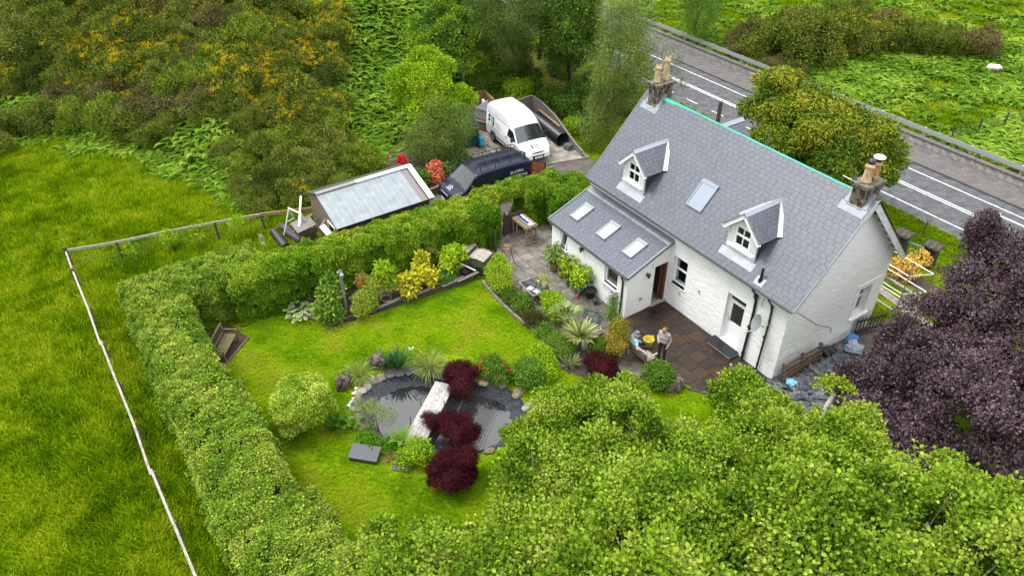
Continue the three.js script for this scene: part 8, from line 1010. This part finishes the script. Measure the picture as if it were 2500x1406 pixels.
{ // dark blue van with roof rack; nose towards +z, rear doors open
  const v = van('blue_van', 'dark blue van with a roof rack and open rear doors beside the tall hedge', { pos: [-18.85, 0.02, 1.75], ry: -0.05, paint: [0.007, 0.011, 0.028], rough: 0.4, coat: 0.3, plate: 'SK68 NTO' }), t = v.t;
  const blue = v.paint, rk = MT.black; // ladder rack
  const rack = new THREE.Group(); rack.name = 'roof_rack'; t.add(rack); for (const s of [-1, 1]) { part(rack, 'side_rail', rod([s * 0.72, 2.17, -2.2], [s * 0.72, 2.17, 0.75], 0.022), rk); for (const z of [-2.1, -1.2, -0.3, 0.6]) part(rack, 'foot', rod([s * 0.74, 1.9, z], [s * 0.72, 2.17, z], 0.022), rk); for (const z of [-1.7, -0.5, 0.3]) part(rack, 'stop', rod([s * 0.72, 2.17, z], [s * 0.72, 2.3, z], 0.016), rk); }
  for (const z of [-2.2, -1.5, -0.75, 0.0, 0.75]) part(rack, 'cross_bar', rod([-0.72, 2.16, z], [0.72, 2.16, z], 0.018), rk); part(rack, 'rear_roller', rod([-0.75, 2.24, -2.26], [0.75, 2.24, -2.26], 0.035), MT.steel); part(rack, 'wind_bar', rod([-0.72, 2.08, 0.9], [0.72, 2.08, 0.9], 0.02), rk); for (let k = 0; k < 30; k++) part(rack, 'walkway_slat', box(0.3, 0.012, 0.05, 0.05, 2.135, -2.1 + k * 0.095), MT.blackMatt);
  // rear doors swung out
  const dp = mat([0.40, 0.12, 0.05], 0.6, { map: T.grain }); const door = (hx, ang, s, nm) => { const d = new THREE.Group(); d.name = 'rear_door'; d.position.set(hx, 0, -2.48); d.rotation.y = ang; t.add(d); part(d, 'skin', rbox(0.8, 1.35, 0.05, s * 0.4, 1.15, 0, 0.02), blue); part(d, 'ply_lining', box(0.7, 1.2, 0.02, s * 0.4, 1.15, s * nm), dp); const c = document.createElement('canvas'); c.width = 128; c.height = 160; const q = c.getContext('2d'); q.fillStyle = '#cfd6e4'; q.font = 'bold 54px serif'; q.fillText('A', 44, 60); q.font = '15px serif'; for (let i = 0; i < 4; i++) q.fillRect(22, 84 + i * 16, 84 - (i % 2) * 16, 4); const x = new THREE.CanvasTexture(c); x.colorSpace = THREE.SRGBColorSpace; const m = new THREE.Mesh(new THREE.PlaneGeometry(0.6, 0.75), mat([1, 1, 1], 0.5, { map: x, transparent: true })); m.name = 'lettering'; m.position.set(s * 0.4, 1.25, -s * nm * 1.35); if (-s * nm < 0) m.rotation.y = Math.PI; d.add(m); };
  door(0.9, 0.75, 1, 0.037); door(-0.9, 0.95, -1, -0.037);
  const sw = v.side(1, [[-0.55, 1.05], [0.3, 1.05], [0.3, 1.66], [-0.55, 1.66]], 0.009); part(t, 'side_window', sw, MT.darkGlass); part(t, 'side_window', v.side(-1, [[-0.55, 1.05], [0.3, 1.05], [0.3, 1.66], [-0.55, 1.66]], 0.009), MT.darkGlass);
  v.decal(v.side(1, [[-0.7, 0.95], [-2.3, 0.95], [-2.3, 1.62], [-0.7, 1.62]], 0.012, 14, 8), 512, 220, (q) => { q.fillStyle = '#e3e6ec'; q.font = '62px serif'; q.textAlign = 'center'; q.fillText('SLATING', 256, 80); q.fillText('CONTRACTOR', 256, 165); }, 'lettering');
  v.decal(v.grid((a, b) => { const x = lerp(-0.4, 0.4, a), l = lerp(2.28, 1.9, b), [sx, y] = v.sect(l, Math.abs(x) / 2.1); return [x, y + 0.014, l + 0.006]; }, 14, 8), 256, 128, (q) => { q.strokeStyle = q.fillStyle = '#c9d2e2'; q.lineWidth = 7; q.beginPath(); q.moveTo(60, 60); q.lineTo(100, 34); q.lineTo(128, 14); q.lineTo(156, 34); q.lineTo(196, 60); q.stroke(); q.font = 'bold 52px serif'; q.textAlign = 'center'; q.fillText('ATR', 128, 96); q.fillRect(50, 108, 156, 6); }, 'bonnet_emblem');
  part(t, 'scuttle', v.crown(1.7, 1.84, 0.5, 0.5, 0.008), MT.blackMatt);
}

// ---------------------------------------------------------------- people
function sdfMesh(bones, c, S, cell, k = 0.03) { // bones: [a, b, ra, rb, colour]; smooth union meshed by marching cubes
  const res = Math.ceil(2 * S / cell), mc = new MarchingCubes(res, new THREE.MeshStandardMaterial(), false, false, 200000); mc.isolation = 0; const A = bones.map(([a, b, ra, rb]) => ({ a: V(...a), d: V(...b).sub(V(...a)), l: Math.max(1e-9, V(...b).distanceToSquared(V(...a))), ra, rb })), q = V(), h = res / 2;
  const dist = (p) => { let m = 1e9; for (const b of A) { q.copy(p).sub(b.a); const t = clamp(q.dot(b.d) / b.l); q.addScaledVector(b.d, -t); const e = q.length() - lerp(b.ra, b.rb, t); if (m > 1e8) m = e; else { const hh = clamp(0.5 + 0.5 * (m - e) / k); m = lerp(m, e, hh) - k * hh * (1 - hh); } } return m; };
  const p = V(); for (let z = 0; z < res; z++) for (let y = 0; y < res; y++) for (let x = 0; x < res; x++) { p.set(c[0] + (x - h) / h * S, c[1] + (y - h) / h * S, c[2] + (z - h) / h * S); mc.field[x + y * res + z * res * res] = -dist(p); }
  mc.update(); const n = mc.count, P = new Float32Array(n * 3), N = new Float32Array(n * 3), K = new Float32Array(n * 3);
  for (let i = 0; i < n; i++) { p.set(c[0] + mc.positionArray[i * 3] * S, c[1] + mc.positionArray[i * 3 + 1] * S, c[2] + mc.positionArray[i * 3 + 2] * S); P.set([p.x, p.y, p.z], i * 3); let best = 1e9, col = null; A.forEach((b, j) => { q.copy(p).sub(b.a); const t = clamp(q.dot(b.d) / b.l); q.addScaledVector(b.d, -t); const e = q.length() - lerp(b.ra, b.rb, t); if (e < best) { best = e; col = bones[j][4]; } }); K.set(col, i * 3);
    const e = 0.004, g = V(dist(p.clone().setX(p.x + e)) - dist(p.clone().setX(p.x - e)), dist(p.clone().setY(p.y + e)) - dist(p.clone().setY(p.y - e)), dist(p.clone().setZ(p.z + e)) - dist(p.clone().setZ(p.z - e))).normalize(); N.set([g.x, g.y, g.z], i * 3); }
  const g = new THREE.BufferGeometry(); g.setAttribute('position', new THREE.BufferAttribute(P, 3)); g.setAttribute('normal', new THREE.BufferAttribute(N, 3)); g.setAttribute('color', new THREE.BufferAttribute(K, 3)); return g;
}
const SKIN = [0.46, 0.25, 0.17];
function hand(w, dir, palm, curl, col = SKIN, s = 1) { // wrist, finger direction, palm normal
  const d = V(...dir).normalize(), n = V(...palm).normalize(), x = d.clone().cross(n).normalize(), W = V(...w), at = (a, b, c) => W.clone().addScaledVector(d, a * s).addScaledVector(x, b * s).addScaledVector(n, c * s).toArray(), B = [[at(0, 0, 0), at(0.08, 0.012, 0), 0.026, 0.03, col], [at(0.03, -0.02, 0), at(0.085, -0.022, 0), 0.022, 0.02, col]];
  [[0.03, 0.075], [0.01, 0.085], [-0.012, 0.078], [-0.033, 0.06]].forEach(([o, L]) => { const a = at(0.085, o, 0), b = at(0.085 + L * 0.5 * Math.cos(curl), o, L * 0.5 * Math.sin(curl)), c = at(0.085 + L * 0.5 * Math.cos(curl) + L * 0.5 * Math.cos(curl * 2.1), o, L * 0.5 * Math.sin(curl) + L * 0.5 * Math.sin(curl * 2.1)); B.push([a, b, 0.0095, 0.009, col], [b, c, 0.009, 0.0078, col]); });
  B.push([at(0.03, 0.03, 0.005), at(0.06, 0.058, 0.02), 0.012, 0.0105, col], [at(0.06, 0.058, 0.02), at(0.09, 0.062, 0.035), 0.0105, 0.009, col]); const c = at(0.07, 0, 0.02); return sdfMesh(B, c, 0.14, 0.0045, 0.008);
}
function head(c, fwd, up) { // head centre, facing direction, crown direction
  const f = V(...fwd).normalize(), u = V(...up).addScaledVector(f, -V(...up).dot(f)).normalize(), x = u.clone().cross(f), C0 = V(...c), at = (a, b, e) => C0.clone().addScaledVector(x, a).addScaledVector(u, b).addScaledVector(f, e).toArray(), dk = [0.05, 0.03, 0.025], lip = [0.40, 0.16, 0.12];
  const B = [[at(0, 0.035, -0.02), at(0, 0.03, 0.018), 0.083, 0.078, SKIN], [at(0, -0.03, 0.03), at(0, -0.075, 0.05), 0.062, 0.036, SKIN], [at(0, 0.01, 0.093), at(0, -0.022, 0.112), 0.009, 0.014, SKIN], [at(-0.02, -0.052, 0.088), at(0.02, -0.052, 0.088), 0.0075, 0.0075, lip]];
  for (const s of [-1, 1]) B.push([at(s * 0.033, 0.014, 0.087), at(s * 0.034, 0.014, 0.088), 0.0105, 0.0105, dk], [at(s * 0.02, 0.032, 0.092), at(s * 0.048, 0.032, 0.084), 0.006, 0.005, dk], [at(s * 0.08, 0.02, -0.01), at(s * 0.083, -0.025, -0.005), 0.014, 0.01, SKIN]);
  return sdfMesh(B, c, 0.17, 0.0055, 0.014);
}
const bodyMat = mat([1, 1, 1], 0.8, { vertexColors: true });
{
  const grey = [0.30, 0.265, 0.255], blk = [0.014, 0.014, 0.016], boot = [0.03, 0.022, 0.018];
  const m = thing('person', 'man in a grey jumper and dark trousers standing with head bowed over a phone', 'person', [-3.32, 0.03, 2.86], 0.35);
  const B = [[[-0.1, 0.93, 0], [-0.115, 0.5, 0.03], 0.1, 0.068, blk], [[-0.115, 0.5, 0.03], [-0.125, 0.1, -0.01], 0.066, 0.048, blk], [[0.1, 0.93, 0], [0.115, 0.5, 0.04], 0.1, 0.068, blk], [[0.115, 0.5, 0.04], [0.125, 0.1, 0.0], 0.066, 0.048, blk], [[-0.125, 0.055, -0.05], [-0.145, 0.045, 0.15], 0.05, 0.042, boot], [[0.125, 0.055, -0.04], [0.145, 0.045, 0.16], 0.05, 0.042, boot], [[-0.07, 0.96, 0], [0.07, 0.96, 0], 0.125, 0.125, blk], [[-0.06, 1.06, 0.01], [0.06, 1.06, 0.01], 0.13, 0.13, grey], [[-0.085, 1.24, 0.0], [0.085, 1.24, 0.0], 0.14, 0.14, grey], [[-0.1, 1.37, -0.01], [0.1, 1.37, -0.01], 0.115, 0.115, grey], [[-0.18, 1.42, -0.01], [0.18, 1.42, -0.01], 0.062, 0.062, grey], [[0, 1.44, 0.0], [0, 1.53, 0.05], 0.058, 0.052, SKIN], [[-0.2, 1.41, -0.01], [-0.27, 1.14, -0.02], 0.06, 0.048, grey], [[-0.27, 1.14, -0.02], [-0.15, 1.12, 0.2], 0.047, 0.036, grey], [[-0.15, 1.12, 0.2], [-0.13, 1.125, 0.235], 0.028, 0.028, SKIN], [[0.2, 1.41, -0.01], [0.28, 1.13, -0.04], 0.06, 0.048, grey], [[0.28, 1.13, -0.04], [0.23, 0.92, 0.07], 0.047, 0.036, grey], [[0.23, 0.92, 0.07], [0.225, 0.9, 0.08], 0.028, 0.028, SKIN]];
  part(m, 'body', merge([sdfMesh(B, [0, 0.8, 0.02], 0.86, 0.0135, 0.035), head([0, 1.615, 0.1], [0, -0.62, 0.78], [0, 0.78, 0.62]), hand([-0.13, 1.125, 0.235], [0.55, 0.2, 0.7], [0.5, 0.4, -0.7], 0.7), hand([0.225, 0.9, 0.08], [-0.1, -1, 0.25], [-1, 0, 0.1], 0.5)].map((g) => { g.setAttribute('uv', new THREE.BufferAttribute(new Float32Array(g.attributes.position.count * 2), 2)); return g; })), bodyMat);
  const hb = [[[0, 1.68, 0.095], [0, 1.665, 0.15], 0.094, 0.082], [[0, 1.655, 0.05], [0, 1.59, 0.025], 0.093, 0.068]].map((q) => [...q, [0.20, 0.11, 0.055]]); part(m, 'hair', sdfMesh(hb, [0, 1.65, 0.09], 0.19, 0.006, 0.02), mat([0.20, 0.105, 0.05], 0.85)); 
  single('phone', 'dark phone held by the standing man', 'phone', (() => { const g = rbox(0.075, 0.012, 0.15, 0, 0, 0, 0.005); g.rotateX(0.6).translate(-0.06, 1.19, 0.31).rotateY(0.35).translate(-3.32, 0.03, 2.86); return g; })(), MT.black);
}
{
  const shirt = [0.20, 0.42, 0.58], blk = [0.013, 0.013, 0.016], boot = [0.02, 0.018, 0.018];
  const m = thing('person', 'man in a pale blue shirt and grey hat sitting on the terrace bench', 'person', [-4.05, 0.03, 3.6], Math.PI - 0.25);
  const B = [[[-0.1, 0.55, -0.1], [-0.15, 0.56, 0.33], 0.1, 0.07, blk], [[-0.15, 0.56, 0.33], [-0.28, 0.12, 0.5], 0.066, 0.048, blk], [[0.1, 0.55, -0.1], [0.1, 0.57, 0.34], 0.1, 0.07, blk], [[0.1, 0.57, 0.34], [-0.02, 0.12, 0.52], 0.066, 0.048, blk], [[-0.28, 0.07, 0.47], [-0.36, 0.05, 0.66], 0.048, 0.042, boot], [[-0.02, 0.07, 0.5], [-0.08, 0.05, 0.7], 0.048, 0.042, boot], [[-0.07, 0.56, -0.12], [0.07, 0.56, -0.12], 0.125, 0.125, blk], [[-0.06, 0.67, -0.13], [0.06, 0.67, -0.13], 0.135, 0.135, shirt], [[-0.085, 0.85, -0.14], [0.085, 0.85, -0.14], 0.14, 0.14, shirt], [[-0.1, 0.98, -0.14], [0.1, 0.98, -0.14], 0.112, 0.112, shirt], [[-0.18, 1.03, -0.14], [0.18, 1.03, -0.14], 0.062, 0.062, shirt], [[0, 1.06, -0.13], [0, 1.14, -0.1], 0.058, 0.054, SKIN], [[-0.2, 1.02, -0.14], [-0.36, 0.86, -0.2], 0.062, 0.055, shirt], [[-0.36, 0.86, -0.2], [-0.42, 0.82, -0.2], 0.046, 0.046, SKIN], [[-0.42, 0.82, -0.2], [-0.62, 0.9, -0.12], 0.045, 0.032, SKIN], [[0.2, 1.02, -0.14], [0.28, 0.77, -0.06], 0.062, 0.05, shirt], [[0.28, 0.77, -0.06], [0.16, 0.68, 0.16], 0.044, 0.032, SKIN]];
  part(m, 'body', merge([sdfMesh(B, [-0.08, 0.58, 0.1], 0.72, 0.0125, 0.035), head([0, 1.225, -0.06], [-0.2, -0.35, 0.9], [0, 1, 0.3]), hand([-0.62, 0.9, -0.12], [-0.8, 0.1, 0.5], [0.2, -1, 0], 0.4), hand([0.16, 0.68, 0.16], [-0.6, -0.3, 0.7], [0, -1, 0], 0.5)].map((g) => { g.setAttribute('uv', new THREE.BufferAttribute(new Float32Array(g.attributes.position.count * 2), 2)); return g; })), bodyMat);
  const h = part(m, 'hat', lathe([[0, 0.125], [0.07, 0.12], [0.098, 0.09], [0.105, 0.02], [0.17, -0.03], [0.175, -0.035], [0.103, 0.005], [0.095, 0.0]], 24), mat([0.13, 0.13, 0.155], 0.9)); h.position.set(0, 1.27, -0.065); h.rotation.x = 0.28; part(h, 'hat_band', cyl(0.107, 0.105, 0.03, 0, 0.02, 0, 24, true), mat([0.03, 0.03, 0.04], 0.8));
}
{ // sheep in the bracken across the road
  const x = -14.2, z = -41.6, wool = [0.66, 0.62, 0.54], s = thing('sheep', 'white sheep grazing in the bracken beyond the road', 'sheep', [x, ground(x, z), z], 2.3), B = [[[0, 0.62, -0.35], [0, 0.62, 0.25], 0.27, 0.26, wool], [[0, 0.72, 0.3], [0, 0.6, 0.52], 0.15, 0.12, wool], [[0, 0.6, 0.54], [0, 0.42, 0.72], 0.085, 0.05, [0.5, 0.46, 0.4]], [[0, 0.72, -0.55], [0, 0.5, -0.66], 0.06, 0.04, wool]];
  for (const a of [-1, 1]) { B.push([[a * 0.13, 0.45, 0.3], [a * 0.13, 0.25, 0.3], 0.07, 0.04, wool], [[a * 0.13, 0.25, 0.3], [a * 0.13, 0.03, 0.32], 0.035, 0.03, [0.3, 0.27, 0.24]], [[a * 0.14, 0.5, -0.4], [a * 0.14, 0.28, -0.36], 0.1, 0.05, wool], [[a * 0.14, 0.28, -0.36], [a * 0.14, 0.22, -0.44], 0.045, 0.035, wool], [[a * 0.14, 0.22, -0.44], [a * 0.14, 0.03, -0.42], 0.034, 0.03, [0.3, 0.27, 0.24]], [[a * 0.08, 0.6, 0.53], [a * 0.17, 0.56, 0.52], 0.03, 0.02, [0.5, 0.46, 0.4]]); }
  part(s, 'body', sdfMesh(B, [0, 0.5, 0.05], 0.85, 0.02, 0.04), bodyMat); s.scale.setScalar(0.85);
}

renderer.render(scene, camera);
